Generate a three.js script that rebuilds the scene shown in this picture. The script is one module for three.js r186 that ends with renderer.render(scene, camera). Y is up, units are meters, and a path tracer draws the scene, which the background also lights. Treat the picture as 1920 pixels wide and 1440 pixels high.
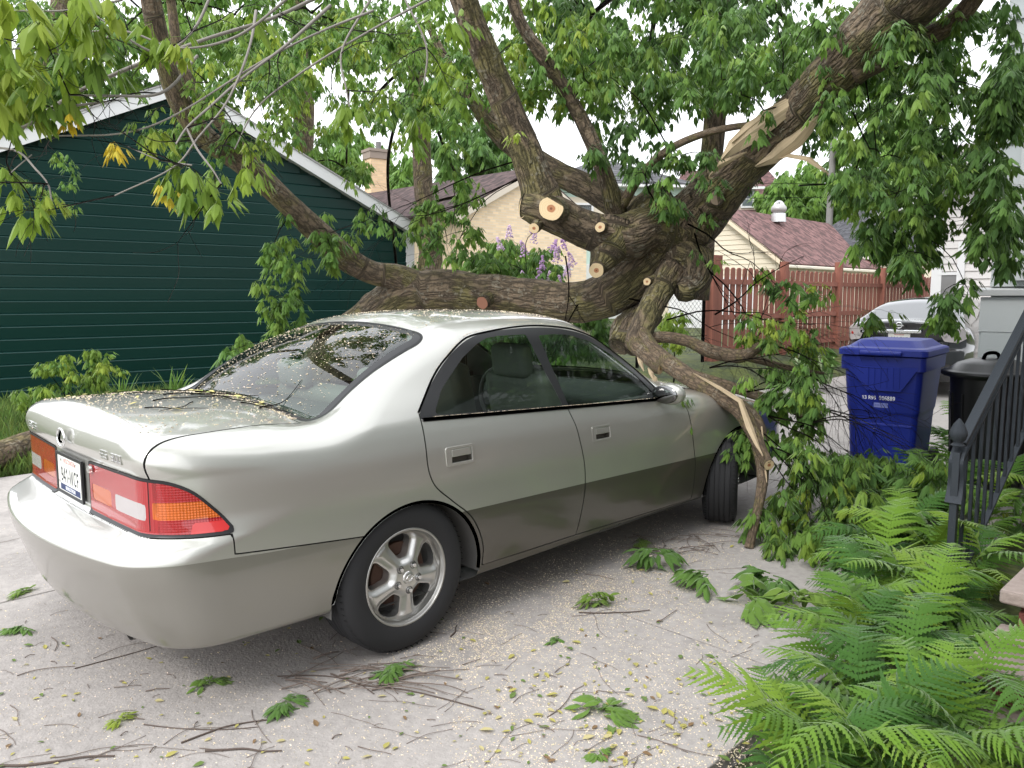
import * as THREE from 'three';
import { edgeTable, triTable } from 'three/addons/objects/MarchingCubes.js';
import { mergeGeometries } from 'three/addons/utils/BufferGeometryUtils.js';
import { RoundedBoxGeometry } from 'three/addons/geometries/RoundedBoxGeometry.js';

// ---------------------------------------------------------------- camera, sky, sun, exposure
const scene = new THREE.Scene();
const camera = new THREE.PerspectiveCamera(51.88, 4 / 3, 0.05, 400);
camera.position.set(0, 1.478, 0);
camera.rotation.set(-0.1108, 0, 0);
camera.updateMatrixWorld(true);

const sunDir = new THREE.Vector3(-0.55, 0.78, 0.5).normalize();
{ // a white overcast sky, a little brighter towards the veiled sun
  const w = 256, h = 128, d = new Float32Array(w * h * 4);
  for (let j = 0; j < h; j++) for (let i = 0; i < w; i++) {
    const el = ((j + 0.5) / h - 0.5) * Math.PI, az = ((i + 0.5) / w - 0.5) * 2 * Math.PI;
    const v = [Math.cos(el) * Math.cos(az), Math.sin(el), Math.cos(el) * Math.sin(az)];
    const c = Math.max(0, v[0] * sunDir.x + v[1] * sunDir.y + v[2] * sunDir.z);
    const cloud = 0.06 * Math.sin(v[0] * 7 + Math.sin(v[2] * 5) * 1.7) * Math.sin(v[2] * 8 + v[1] * 6);
    const L = 1.55 + 0.5 * Math.pow(c, 3) + 0.25 * Math.max(0, v[1]) + cloud;
    const o = (j * w + i) * 4;
    d[o] = L * 0.965; d[o + 1] = L * 0.99; d[o + 2] = L * 1.03; d[o + 3] = 1;
  }
  const t = new THREE.DataTexture(d, w, h, THREE.RGBAFormat, THREE.FloatType);
  t.mapping = THREE.EquirectangularReflectionMapping; t.magFilter = t.minFilter = THREE.LinearFilter; t.needsUpdate = true;
  scene.background = t; scene.environment = t;
}
const sun = new THREE.DirectionalLight(new THREE.Color(1, 0.97, 0.92), 1.3);
sun.position.copy(sunDir).multiplyScalar(40); sun.target.position.set(0, 0, -6);
sun.castShadow = true; sun.shadow.radius = 28; sun.shadow.mapSize.set(2048, 2048);
Object.assign(sun.shadow.camera, { left: -25, right: 25, top: 25, bottom: -25, near: 1, far: 100 });
scene.add(sun, sun.target);
const renderer = new THREE.WebGLRenderer({ antialias: true });
renderer.setSize(1024, 768); renderer.toneMapping = THREE.LinearToneMapping; renderer.toneMappingExposure = 1.25;
renderer.shadowMap.enabled = true; renderer.outputColorSpace = THREE.SRGBColorSpace;

// ---------------------------------------------------------------- helpers
const PI = Math.PI, V = (x, y, z) => new THREE.Vector3(x, y, z);
const lerp = (a, b, t) => a + (b - a) * t, clamp = (x, a, b) => Math.min(b, Math.max(a, x)), sst = (a, b, x) => { const t = clamp((x - a) / (b - a), 0, 1); return t * t * (3 - 2 * t); };
function rng(seed) { let s = seed | 0; return () => { s = (s + 0x6d2b79f5) | 0; let t = Math.imul(s ^ (s >>> 15), 1 | s); t = (t + Math.imul(t ^ (t >>> 7), 61 | t)) ^ t; return ((t ^ (t >>> 14)) >>> 0) / 4294967296; }; }
const hash = (x, y, s) => { let h = Math.imul(x | 0, 374761393) + Math.imul(y | 0, 668265263) + Math.imul(s | 0, 1274126177); h = Math.imul(h ^ (h >>> 13), 1274126177); return ((h ^ (h >>> 16)) >>> 0) / 4294967296; };
function vnoise(x, y, px, py, s) { // value noise that repeats after px, py cells
  const i = Math.floor(x), j = Math.floor(y), fx = x - i, fy = y - j, u = fx * fx * (3 - 2 * fx), v = fy * fy * (3 - 2 * fy), m = (a, p) => ((a % p) + p) % p;
  const a = hash(m(i, px), m(j, py), s), b = hash(m(i + 1, px), m(j, py), s), c = hash(m(i, px), m(j + 1, py), s), d = hash(m(i + 1, px), m(j + 1, py), s);
  return lerp(lerp(a, b, u), lerp(c, d, u), v);
}
function fbm(u, v, nx, ny, oct, s) { let t = 0, a = 0.5, n = 0; for (let o = 0; o < oct; o++) { t += a * vnoise(u * nx, v * ny, nx, ny, s + o * 17); n += a; a *= 0.5; nx *= 2; ny *= 2; } return t / n; }
function tex(size, fn, srgb = true) { // fn(u, v) -> [r, g, b] in 0..1 as they stand in the file
  const [w, h] = Array.isArray(size) ? size : [size, size], d = new Uint8Array(w * h * 4);
  for (let j = 0; j < h; j++) for (let i = 0; i < w; i++) { const c = fn((i + 0.5) / w, (j + 0.5) / h), o = (j * w + i) * 4; for (let k = 0; k < 3; k++) d[o + k] = clamp(c[k] * 255, 0, 255); d[o + 3] = 255; }
  const t = new THREE.DataTexture(d, w, h, THREE.RGBAFormat); t.wrapS = t.wrapT = THREE.RepeatWrapping; t.magFilter = THREE.LinearFilter; t.minFilter = THREE.LinearMipmapLinearFilter; t.generateMipmaps = true;
  if (srgb) t.colorSpace = THREE.SRGBColorSpace; t.needsUpdate = true; return t;
}
const gray = (g) => [g, g, g];
function rep(t, x, y) { const c = t.clone(); c.repeat.set(x, y); c.needsUpdate = true; return c; }
const canvasTex = (w, h, draw) => { const c = document.createElement('canvas'); c.width = w; c.height = h; draw(c.getContext('2d'), w, h); const t = new THREE.CanvasTexture(c); t.colorSpace = THREE.SRGBColorSpace; return t; };
const lin = (r, g, b) => new THREE.Color().setRGB(r, g, b);
const std = (r, g, b, rough = 0.8, o = {}) => new THREE.MeshStandardMaterial({ color: lin(r, g, b), roughness: rough, ...o });
const phy = (r, g, b, rough = 0.5, o = {}) => new THREE.MeshPhysicalMaterial({ color: lin(r, g, b), roughness: rough, ...o });

const taken = new Map();
function numbered(n) { const k = taken.get(n) || 0; taken.set(n, k + 1); return k ? n + '_' + String(k).padStart(3, '0') : n; }
function mesh(name, geo, mat, parent) { const m = new THREE.Mesh(Array.isArray(geo) ? mergeG(geo) : geo, mat); m.name = parent ? name : numbered(name); m.castShadow = m.receiveShadow = true; (parent || scene).add(m); return m; }
function thing(name, label, category, pos = [0, 0, 0], turn = 0, group) { const g = new THREE.Group(); g.name = numbered(name); g.position.set(...pos); g.rotation.y = turn; g.userData = { label, category }; if (group) g.userData.group = group; scene.add(g); return g; }
function tag(o, label, category, group) { o.userData.label = label; o.userData.category = category; if (group) o.userData.group = group; return o; }
function struct(name, geo, mat, label) { const m = mesh(name, geo, mat); m.userData = { kind: 'structure', label, category: name.replace(/_/g, ' ').split(' ').slice(-2).join(' ') }; return m; }
function mergeG(list) { // same attributes on all
  const gs = list.map((g) => { let q = g.index ? g.toNonIndexed() : g.clone(); for (const k of Object.keys(q.attributes)) if (!['position', 'normal', 'uv'].includes(k)) q.deleteAttribute(k); if (!q.attributes.uv) q.setAttribute('uv', new THREE.BufferAttribute(new Float32Array(q.attributes.position.count * 2), 2)); if (!q.attributes.normal) q.computeVertexNormals(); return q; });
  return gs.length === 1 ? gs[0] : mergeGeometries(gs, false);
}
function xf(geo, pos = [0, 0, 0], rot = [0, 0, 0], scl = [1, 1, 1]) { const m = new THREE.Matrix4().compose(V(...pos), new THREE.Quaternion().setFromEuler(new THREE.Euler(...rot)), V(...scl)); geo.applyMatrix4(m); return geo; }
function box(w, h, d, pos, rot, bevel = 0) { // uv in metres on every face
  const g = bevel ? new RoundedBoxGeometry(w, h, d, 2, bevel) : new THREE.BoxGeometry(w, h, d);
  const p = g.attributes.position, n = g.attributes.normal, uv = g.attributes.uv;
  for (let i = 0; i < p.count; i++) { const ax = Math.abs(n.getX(i)), ay = Math.abs(n.getY(i)), az = Math.abs(n.getZ(i)); if (ay >= ax && ay >= az) uv.setXY(i, p.getX(i), p.getZ(i)); else if (ax >= az) uv.setXY(i, p.getZ(i), p.getY(i)); else uv.setXY(i, p.getX(i), p.getY(i)); }
  return xf(g, pos, rot);
}
// a point of the place seen at pixel (px, py) of the photograph, `depth` metres ahead of the camera
const F = 1480, CP = Math.cos(0.1108), SP = Math.sin(0.1108), EYE = 1.478;
const dirPx = (px, py) => { const a = (px - 960) / F, b = (720 - py) / F; return [a, b * CP - SP, -(CP + b * SP)]; };
const at = (px, py, depth) => { const d = dirPx(px, py), t = depth / -d[2]; return V(d[0] * t, EYE + d[1] * t, d[2] * t); };
const pxOf = (p) => { const d = -p.z, h = p.y - EYE, yy = h * CP + d * SP, dd = d * CP - h * SP; return [960 + F * p.x / dd, 720 - F * yy / dd]; };
const ground = (px, py, y = 0) => { const d = dirPx(px, py), t = (y - EYE) / d[1]; return V(d[0] * t, y, d[2] * t); };

function curve(xs, ys) { // monotone cubic through points
  const n = xs.length, d = [], m = [];
  for (let i = 0; i < n - 1; i++) d.push((ys[i + 1] - ys[i]) / (xs[i + 1] - xs[i]));
  m[0] = d[0]; m[n - 1] = d[n - 2];
  for (let i = 1; i < n - 1; i++) m[i] = d[i - 1] * d[i] <= 0 ? 0 : (2 * d[i - 1] * d[i]) / (d[i - 1] + d[i]);
  return (x) => {
    if (x <= xs[0]) return ys[0] + m[0] * (x - xs[0]);
    if (x >= xs[n - 1]) return ys[n - 1] + m[n - 1] * (x - xs[n - 1]);
    let i = 0; while (x > xs[i + 1]) i++;
    const h = xs[i + 1] - xs[i], t = (x - xs[i]) / h, t2 = t * t, t3 = t2 * t;
    return (2 * t3 - 3 * t2 + 1) * ys[i] + (t3 - 2 * t2 + t) * h * m[i] + (3 * t2 - 2 * t3) * ys[i + 1] + (t3 - t2) * h * m[i + 1];
  };
}
const smax = (a, b, k) => { const h = Math.max(k - Math.abs(a - b), 0) / k; return Math.max(a, b) + h * h * k * 0.25; }, smin = (a, b, k) => -smax(-a, -b, k);

// swept limb: pts are [Vector3, radius]; returns geometry with uv in metres
function sweep(pts, seg = 8, step = 0.05, rough = 0, seed = 1, capEnd = true) {
  const P = pts.map((q) => q[0]), cv = new THREE.CatmullRomCurve3(P, false, 'centripetal'), len = cv.getLength(), n = Math.max(2, Math.ceil(len / step));
  // map arc length to radius by the nearest control index
  const lens = [0]; const fine = cv.getPoints((P.length - 1) * 20); let acc = 0; for (let i = 1; i < fine.length; i++) { acc += fine[i].distanceTo(fine[i - 1]); if (i % 20 === 0) lens.push(acc); }
  const rad = curve(lens, pts.map((q) => q[1]));
  const pos = [], nor = [], uv = [], idx = [];
  let t0 = cv.getTangentAt(0), N = Math.abs(t0.y) > 0.9 ? V(1, 0, 0) : V(0, 1, 0); N.sub(t0.clone().multiplyScalar(N.dot(t0))).normalize();
  const rings = [];
  for (let i = 0; i <= n; i++) {
    const u = i / n, p = cv.getPointAt(u), t = cv.getTangentAt(u); N.sub(t.clone().multiplyScalar(N.dot(t))).normalize(); const B = t.clone().cross(N), s = u * acc, r0 = Math.max(0.0008, rad(s));
    for (let j = 0; j <= seg; j++) {
      const a = (j / seg) * 2 * PI; let r = r0;
      if (rough) { const q = j % seg; r *= 1 + rough * ((fbm(q / seg + 0.08 * Math.sin(s * 5 + seed), s / 4, Math.max(4, Math.round(r0 * 70)), 22, 3, seed) - 0.5) * 1.5 + (fbm(q / seg, s / 4, 3, 9, 2, seed + 5) - 0.5) * 0.9); }
      const c = Math.cos(a), d = Math.sin(a); pos.push(p.x + (N.x * c + B.x * d) * r, p.y + (N.y * c + B.y * d) * r, p.z + (N.z * c + B.z * d) * r); nor.push(N.x * c + B.x * d, N.y * c + B.y * d, N.z * c + B.z * d); uv.push((j / seg) * Math.max(1, Math.round(r0 * 6.283 / 0.25)) * 0.25, s);
    }
  }
  for (let i = 0; i < n; i++) for (let j = 0; j < seg; j++) { const a = i * (seg + 1) + j, b = a + seg + 1; idx.push(a, b, a + 1, b, b + 1, a + 1); }
  if (capEnd) for (const e of [0, n]) { const c = pos.length / 3, p = cv.getPointAt(e / n), t = cv.getTangentAt(e / n).multiplyScalar(e ? 1 : -1); pos.push(p.x, p.y, p.z); nor.push(t.x, t.y, t.z); uv.push(0, 0); for (let j = 0; j < seg; j++) { const a = e * (seg + 1) + j; idx.push(c, a, a + 1); } }
  const g = new THREE.BufferGeometry(); g.setAttribute('position', new THREE.Float32BufferAttribute(pos, 3)); g.setAttribute('normal', new THREE.Float32BufferAttribute(nor, 3)); g.setAttribute('uv', new THREE.Float32BufferAttribute(uv, 2)); g.setIndex(idx);
  if (rough) { // normals from the bumpy surface, seam column welded
    g.computeVertexNormals(); const q = g.attributes.normal; for (let i = 0; i <= n; i++) { const a = i * (seg + 1), b = a + seg; const v = V(q.getX(a) + q.getX(b), q.getY(a) + q.getY(b), q.getZ(a) + q.getZ(b)).normalize(); q.setXYZ(a, v.x, v.y, v.z); q.setXYZ(b, v.x, v.y, v.z); }
  }
  return g;
}

// ---------------------------------------------------------------- the silver sedan
// body as an implicit surface in car space: x forward from the rear axle, y up, z to the right
const CAR = (() => {
  const Wy = curve([0.12, 0.2, 0.27, 0.4, 0.54, 0.65, 0.8, 0.9, 0.95, 1.0, 1.1, 1.2, 1.3, 1.4, 1.5], [0.81, 0.835, 0.858, 0.878, 0.889, 0.889, 0.876, 0.853, 0.832, 0.803, 0.738, 0.676, 0.616, 0.55, 0.48]);
  const Tx = curve([-1.3, -0.8, -0.4, 0, 2, 2.7, 3.2, 3.7], [0.07, 0.03, 0.008, 0, 0, 0.005, 0.04, 0.11]);
  const Dk = curve([-1.2, -1.0, -0.9, -0.6, -0.3, 0, 2.0, 2.25, 2.6, 3.0, 3.4, 3.7], [1.03, 1.05, 1.058, 1.058, 1.03, 0.96, 0.95, 0.965, 0.915, 0.845, 0.755, 0.64]);
  const Rf = curve([0, 0.3, 0.5, 0.75, 1.1, 1.4, 1.7, 2], [1.33, 1.365, 1.392, 1.405, 1.402, 1.385, 1.35, 1.3]);
  const Xr = curve([0.1, 0.2, 0.26, 0.35, 0.45, 0.55, 0.588, 0.61, 0.63, 0.648, 0.664, 0.68, 0.86, 0.885, 0.92, 0.97, 1.02, 1.1], [-0.9, -0.985, -1.035, -1.09, -1.125, -1.157, -1.162, -1.15, -1.112, -1.042, -0.995, -0.987, -0.987, -0.998, -1.006, -1.0, -0.982, -0.95]);
  const bend = (z, z0, k) => (z > z0 ? k * Math.pow(z - z0, 2.2) : 0), PzB = (z) => 0.2 * z * z + bend(z, 0.66, 4.5), PzL = (z) => 0.044 * z * z + bend(z, 0.63, 5.2);
  const Xf = curve([0.1, 0.2, 0.35, 0.5, 0.6, 0.7, 0.8, 0.9], [3.3, 3.44, 3.56, 3.62, 3.62, 3.56, 3.45, 3.3]);
  const Hh = (x, z) => {
    const deck = Dk(x) - 0.062 * (z / 0.7) ** 2;
    const rear = 0.985 + (x + 0.31) * 0.545 + 0.05 * Math.sin(clamp((x + 0.31) / 0.66, 0, 1) * PI) - 0.036 * (z / 0.55) ** 2;
    const wind = 0.955 + (2.3 - 0.27 * (z / 0.65) ** 2 - x) * 0.55;
    return smax(deck, smin(smin(Rf(x) - 0.052 * (z / 0.58) ** 2, rear, 0.035), wind, 0.06), lerp(0.02, 0.16, sst(0.56, 0.74, z)));
  };
  const f = (x, y, z) => {
    z = Math.abs(z);
    const tail = clamp(0.5 - x, 0, 1) * clamp(y - 0.95, 0, 0.5) * 0.22;
    const side = (z - (Wy(y) - Tx(x) - tail)) * 0.92, top = (y - Hh(x, z)) * 0.9;
    const bl = sst(0.62, 0.67, y), pz = lerp(PzB(z), PzL(z), bl), dp = (lerp(PzB(z + 0.01), PzL(z + 0.01), bl) - pz) / 0.01, q = 1 / Math.sqrt(1 + dp * dp);
    const kt = lerp(0.085, lerp(0.04, 0.085, sst(0.5, 0.78, z)), sst(-0.55, -0.85, x));
    let v = smax(side, (Xr(y) + pz - x) * q, lerp(0.04, 0.11, sst(0.64, 0.74, y)));
    v = smax(v, top, kt);
    v = smax(v, (x - Xf(y) + pz * 1.1) * q, 0.06);
    const yb = x < -0.2 ? 0.262 : lerp(0.205, 0.225, sst(0.3, 2.2, x));
    return smax(v, yb - y, 0.02);
  };
  return { f, Hh, topY(x, z) { let a = 0.6, b = 1.6; for (let i = 0; i < 30; i++) { const m = (a + b) / 2; if (f(x, m, z) > 0) b = m; else a = m; } return a; },
    grad(x, y, z) { const e = 0.004, g = V(f(x + e, y, z) - f(x - e, y, z), f(x, y + e, z) - f(x, y - e, z), f(x, y, z + e) - f(x, y, z - e)); return g.normalize(); } };
})();

// triangle soups: 18 numbers a triangle (position, normal for each corner)
function marchSoup(f, lo, hi, cell) {
  const nx = Math.ceil((hi[0] - lo[0]) / cell), ny = Math.ceil((hi[1] - lo[1]) / cell), nz = Math.ceil((hi[2] - lo[2]) / cell), val = new Float32Array((nx + 1) * (ny + 1) * (nz + 1));
  const id = (i, j, k) => (k * (ny + 1) + j) * (nx + 1) + i;
  for (let k = 0; k <= nz; k++) for (let j = 0; j <= ny; j++) for (let i = 0; i <= nx; i++) val[id(i, j, k)] = f(lo[0] + i * cell, lo[1] + j * cell, lo[2] + k * cell);
  const C = [[0, 0, 0], [1, 0, 0], [1, 1, 0], [0, 1, 0], [0, 0, 1], [1, 0, 1], [1, 1, 1], [0, 1, 1]], E = [[0, 1], [1, 2], [2, 3], [3, 0], [4, 5], [5, 6], [6, 7], [7, 4], [0, 4], [1, 5], [2, 6], [3, 7]], out = [];
  const e = 0.006, cache = new Map();
  for (let k = 0; k < nz; k++) for (let j = 0; j < ny; j++) for (let i = 0; i < nx; i++) {
    const ids = C.map((c) => id(i + c[0], j + c[1], k + c[2])); let ci = 0; for (let c = 0; c < 8; c++) if (val[ids[c]] < 0) ci |= 1 << c;
    if (ci === 0 || ci === 255) continue;
    const vert = (ed) => {
      const [a, b] = E[ed], ka = Math.min(ids[a], ids[b]), kb = Math.max(ids[a], ids[b]), key = ka * 3 + (kb - ka === 1 ? 0 : kb - ka === nx + 1 ? 1 : 2); let v = cache.get(key); if (v) return v;
      const t = val[ids[a]] / (val[ids[a]] - val[ids[b]]), x = lo[0] + (i + lerp(C[a][0], C[b][0], t)) * cell, y = lo[1] + (j + lerp(C[a][1], C[b][1], t)) * cell, z = lo[2] + (k + lerp(C[a][2], C[b][2], t)) * cell;
      let gx = f(x + e, y, z) - f(x - e, y, z), gy = f(x, y + e, z) - f(x, y - e, z), gz = f(x, y, z + e) - f(x, y, z - e); const l = 1 / Math.hypot(gx, gy, gz); v = [x, y, z, gx * l, gy * l, gz * l]; cache.set(key, v); return v;
    };
    for (let t = ci * 16; triTable[t] !== -1; t += 3) { const a = vert(triTable[t]), b = vert(triTable[t + 1]), c = vert(triTable[t + 2]); pushTri(out, a, b, c); }
  }
  return out;
}
function pushTri(out, a, b, c) { // faces wound to agree with the normals
  const ux = b[0] - a[0], uy = b[1] - a[1], uz = b[2] - a[2], vx = c[0] - a[0], vy = c[1] - a[1], vz = c[2] - a[2], nx = uy * vz - uz * vy, ny = uz * vx - ux * vz, nz = ux * vy - uy * vx;
  if (nx * a[3] + ny * a[4] + nz * a[5] >= 0) out.push(...a, ...b, ...c); else out.push(...a, ...c, ...b);
}
function cut(soup, g, where) { // splits along g = 0: [inside, outside]
  const A = [], B = [];
  for (let o = 0; o < soup.length; o += 18) {
    const v = [0, 1, 2].map((k) => soup.slice(o + k * 6, o + k * 6 + 6));
    if (where && !where(v[0])) { B.push(...v[0], ...v[1], ...v[2]); continue; }
    const d = v.map((q) => g(q[0], q[1], q[2])), ins = d.filter((q) => q <= 0).length;
    if (ins === 3) { A.push(...v[0], ...v[1], ...v[2]); continue; } if (ins === 0) { B.push(...v[0], ...v[1], ...v[2]); continue; }
    const one = ins === 1, k = d.findIndex((q) => (q <= 0) === one), a = v[k], b = v[(k + 1) % 3], c = v[(k + 2) % 3], da = d[k], ab = mixV(a, b, da / (da - d[(k + 1) % 3])), ac = mixV(a, c, da / (da - d[(k + 2) % 3]));
    const S = one ? A : B, T = one ? B : A; S.push(...a, ...ab, ...ac); T.push(...ab, ...b, ...c, ...ab, ...c, ...ac);
  }
  return [A, B];
}
const mixV = (a, b, t) => a.map((q, i) => q + (b[i] - q) * t);
function shift(soup, d) { const o = soup.slice(); for (let i = 0; i < o.length; i += 6) for (let k = 0; k < 3; k++) o[i + k] += o[i + 3 + k] * d; return o; }
function mirror(soup) { const o = []; for (let i = 0; i < soup.length; i += 18) for (const k of [0, 2, 1]) { const s = soup.slice(i + k * 6, i + k * 6 + 6); s[2] *= -1; s[5] *= -1; o.push(...s); } return o; }
const both = (s) => s.concat(mirror(s));
function soupGeo(soup) { const n = soup.length / 6, p = new Float32Array(n * 3), q = new Float32Array(n * 3), uv = new Float32Array(n * 2); for (let i = 0; i < n; i++) { for (let k = 0; k < 3; k++) { p[i * 3 + k] = soup[i * 6 + k]; q[i * 3 + k] = soup[i * 6 + 3 + k]; } const a = Math.abs(soup[i * 6 + 5]) > 0.6; uv[i * 2] = soup[i * 6]; uv[i * 2 + 1] = a ? soup[i * 6 + 1] : soup[i * 6 + 2]; } const g = new THREE.BufferGeometry(); g.setAttribute('position', new THREE.BufferAttribute(p, 3)); g.setAttribute('normal', new THREE.BufferAttribute(q, 3)); g.setAttribute('uv', new THREE.BufferAttribute(uv, 2)); return g; }
function sdPoly(pts) { return (x, y) => { let d = 1e9, s = 1; for (let i = 0, j = pts.length - 1; i < pts.length; j = i++) { const [ax, ay] = pts[i], [bx, by] = pts[j], ex = bx - ax, ey = by - ay, wx = x - ax, wy = y - ay, t = clamp((wx * ex + wy * ey) / (ex * ex + ey * ey), 0, 1), qx = wx - ex * t, qy = wy - ey * t; d = Math.min(d, qx * qx + qy * qy); const c1 = y >= ay, c2 = y < by, c3 = ex * wy > ey * wx; if ((c1 && c2 && c3) || (!c1 && !c2 && !c3)) s = -s; } return s * Math.sqrt(d); }; }
function smoothLine(pts, n = 6) { const c = new THREE.CatmullRomCurve3(pts.map((p) => V(p[0], p[1], 0)), false, 'centripetal'); return c.getPoints((pts.length - 1) * n).map((p) => [p.x, p.y]); }
function groove(soup, g, w, where) { const [a, r] = cut(soup, (x, y, z) => g(x, y, z) + w, where), [s, b] = cut(r, (x, y, z) => g(x, y, z) - w, where); return [a, b, s]; }

const LENSB = (() => { const t = tex(64, (u, v) => gray(0.5 + 0.25 * Math.cos(u * 2 * PI * 4) + 0.25 * Math.cos(v * 2 * PI * 4)), false); t.repeat.set(28, 28); return t; })();
const M = {
  paint: phy(0.53, 0.525, 0.485, 0.32, { metalness: 0.6, clearcoat: 1, clearcoatRoughness: 0.05 }),
  paintLow: phy(0.125, 0.114, 0.098, 0.36, { metalness: 0.5, clearcoat: 0.8, clearcoatRoughness: 0.1 }),
  paintSill: phy(0.115, 0.105, 0.086, 0.45, { metalness: 0.3, clearcoat: 0.3, clearcoatRoughness: 0.3 }),
  rubber: std(0.012, 0.012, 0.013, 0.62), blackTrim: std(0.014, 0.014, 0.016, 0.42),
  dark: std(0.13, 0.126, 0.12, 0.95), seam: std(0.015, 0.014, 0.013, 0.8),
  glass: phy(0.62, 0.70, 0.66, 0.02, { transmission: 1, thickness: 0, ior: 1.52, side: THREE.DoubleSide }),
  carpet: std(0.11, 0.11, 0.10, 1), seat: std(0.20, 0.205, 0.18, 0.7), chrome: phy(0.80, 0.80, 0.81, 0.22, { metalness: 1 }), alloy: phy(0.62, 0.61, 0.59, 0.32, { metalness: 0.85, clearcoat: 0.3, clearcoatRoughness: 0.3 }),
  red: phy(0.36, 0.008, 0.012, 0.2, { clearcoat: 1, clearcoatRoughness: 0.03, bumpMap: LENSB, bumpScale: 0.0012 }), amber: phy(0.60, 0.115, 0.004, 0.2, { clearcoat: 1, clearcoatRoughness: 0.03, bumpMap: LENSB, bumpScale: 0.0025 }), lens: phy(0.46, 0.42, 0.42, 0.2, { clearcoat: 1, bumpMap: LENSB, bumpScale: 0.002 }), redBright: phy(0.6, 0.02, 0.02, 0.3, { clearcoat: 1 }),
};
function makeCar() {
  const t = thing('sedan', 'silver four door sedan with sawdust and twigs on its trunk, trapped under the fallen tree', 'car', [-1.047, 0, -3.775], PI / 4);
  let S = marchSoup(CAR.f, [-1.26, 0.13, 0], [3.72, 1.46, 0.945], 0.0155);
  const side = (v) => v[2] > 0.42, circ = (cx, cy, r) => (x, y) => Math.hypot(x - cx, y - cy) - r;
  let under; [under, S] = cut(S, (x, y) => y - 0.245, (v) => v[4] < -0.75);
  const archG = (x, y) => Math.min(circ(0.03, 0.25, 0.388)(x, y), circ(2.69, 0.25, 0.392)(x, y));
  [, S] = cut(S, archG, (v) => v[2] > 0.5);
  // rear window
  const backOut = sdPoly(smoothLine([[-0.35, 0], [-0.345, 0.3], [-0.34, 0.55], [-0.325, 0.625], [-0.29, 0.652], [-0.2, 0.652], [0.0, 0.636], [0.2, 0.61], [0.3, 0.592], [0.342, 0.56], [0.352, 0.47], [0.36, 0]], 5).concat([[0.36, -0.3], [-0.35, -0.3]]));
  const topish = (v) => v[1] > 0.9 && v[4] > 0.1;
  let bw; [bw, S] = cut(S, (x, y, z) => backOut(x, z), topish);
  let bwIn, bwRub, bwFrit; [bwIn, bwRub] = cut(bw, (x, y, z) => backOut(x, z) + 0.012); [bwIn, bwFrit] = cut(bwIn, (x, y, z) => backOut(x, z) + 0.045);
  // windscreen
  const ws = []; for (let i = 0; i <= 12; i++) { const z = i / 12 * 0.6; ws.push([2.235 - 0.27 * (z / 0.65) ** 2 * 0.95, z]); } for (let i = 12; i >= 0; i--) { const z = i / 12 * 0.55; ws.push([1.57 - 0.27 * (z / 0.65) ** 2 * 0.8, z]); }
  const frontOut = sdPoly(ws.concat([[1.57, -0.3], [2.235, -0.3]])); let fw; [fw, S] = cut(S, (x, y, z) => frontOut(x, z) - 0.012, topish);
  let fwIn, fwRub; [fwIn, fwRub] = cut(fw, (x, y, z) => frontOut(x, z) + 0.012);
  // side glass
  const dlo = sdPoly(smoothLine([[0.112, 0.969], [0.13, 0.995], [0.197, 1.056], [0.349, 1.169], [0.48, 1.245], [0.592, 1.285], [0.727, 1.305], [1.039, 1.317], [1.276, 1.3], [1.467, 1.254], [1.637, 1.165], [1.76, 1.041], [1.86, 0.905]], 5).concat([[1.84, 0.888], [1.0, 0.922], [0.13, 0.96]]));
  const gr = sdPoly([[0.22, 0.984], [0.295, 1.059], [0.486, 1.185], [0.6, 1.24], [0.68, 1.265], [0.76, 1.272], [0.945, 1.274], [0.965, 1.1], [0.985, 0.952]]), gf = sdPoly([[1.055, 1.265], [1.16, 1.267], [1.27, 1.262], [1.424, 1.222], [1.573, 1.14], [1.693, 1.023], [1.775, 0.912], [1.05, 0.946]]);
  let sw; [sw, S] = cut(S, (x, y) => dlo(x, y), side);
  let glR, glF, trim; [glR, sw] = cut(sw, (x, y) => gr(x, y) - 0.012); [glF, trim] = cut(sw, (x, y) => gf(x, y) - 0.012);
  // tail lamps, laid out along the wrap-round length s
  const sOf = (x, z) => z + (x + 0.987);
  const lampP = sdPoly(smoothLine([[0.205, 0.862], [0.45, 0.866], [0.72, 0.866], [0.84, 0.855], [0.94, 0.82], [1.04, 0.745], [1.11, 0.682]], 4).concat([[1.105, 0.664], [0.205, 0.664]])), rearOnly = (v) => v[0] < -0.6 && v[1] < 0.92;
  let lampS; [lampS, S] = cut(S, (x, y, z) => lampP(sOf(x, z), y), rearOnly);
  let lamp, bezel; [lamp, bezel] = cut(lampS, (x, y, z) => lampP(sOf(x, z), y) + 0.011);
  const strip = (s0, s1, y0, y1) => (x, y, z) => { const s = sOf(x, z); return Math.max(s0 - s, s - s1, y0 - y, y - y1); };
  let seamL = [], q; [lamp, q] = (() => { const w = 0.003; let rest = lamp, sm = []; for (const s0 of [0.446, 0.735]) { let a; [a, rest] = cut(rest, strip(s0 - w, s0 + w, 0, 2)); sm = sm.concat(a); } return [rest, sm]; })(); seamL = q;
  let amber, white, amber2, refl; [white, lamp] = cut(lamp, strip(0.468, 0.715, 0.72, 0.778)); [amber, lamp] = cut(lamp, strip(0.752, 1.06, 0.725, 0.785)); [amber2, lamp] = cut(lamp, strip(0.24, 0.43, 0.72, 0.78)); [refl, lamp] = cut(lamp, strip(0.93, 1.12, 0.6, 0.712));
  let amberA; [amberA, amber] = cut(amber, strip(0.90, 1.1, 0.6, 0.9));
  // trunk lid seams
  const zl = curve([-1.1, -0.9, -0.6, -0.24], [0.715, 0.7, 0.68, 0.655]);
  let lid, sm1; const lidWhere = (v) => v[0] < -0.29 && v[1] > 0.66 && (v[4] > 0.2 || v[3] < -0.2);
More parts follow.
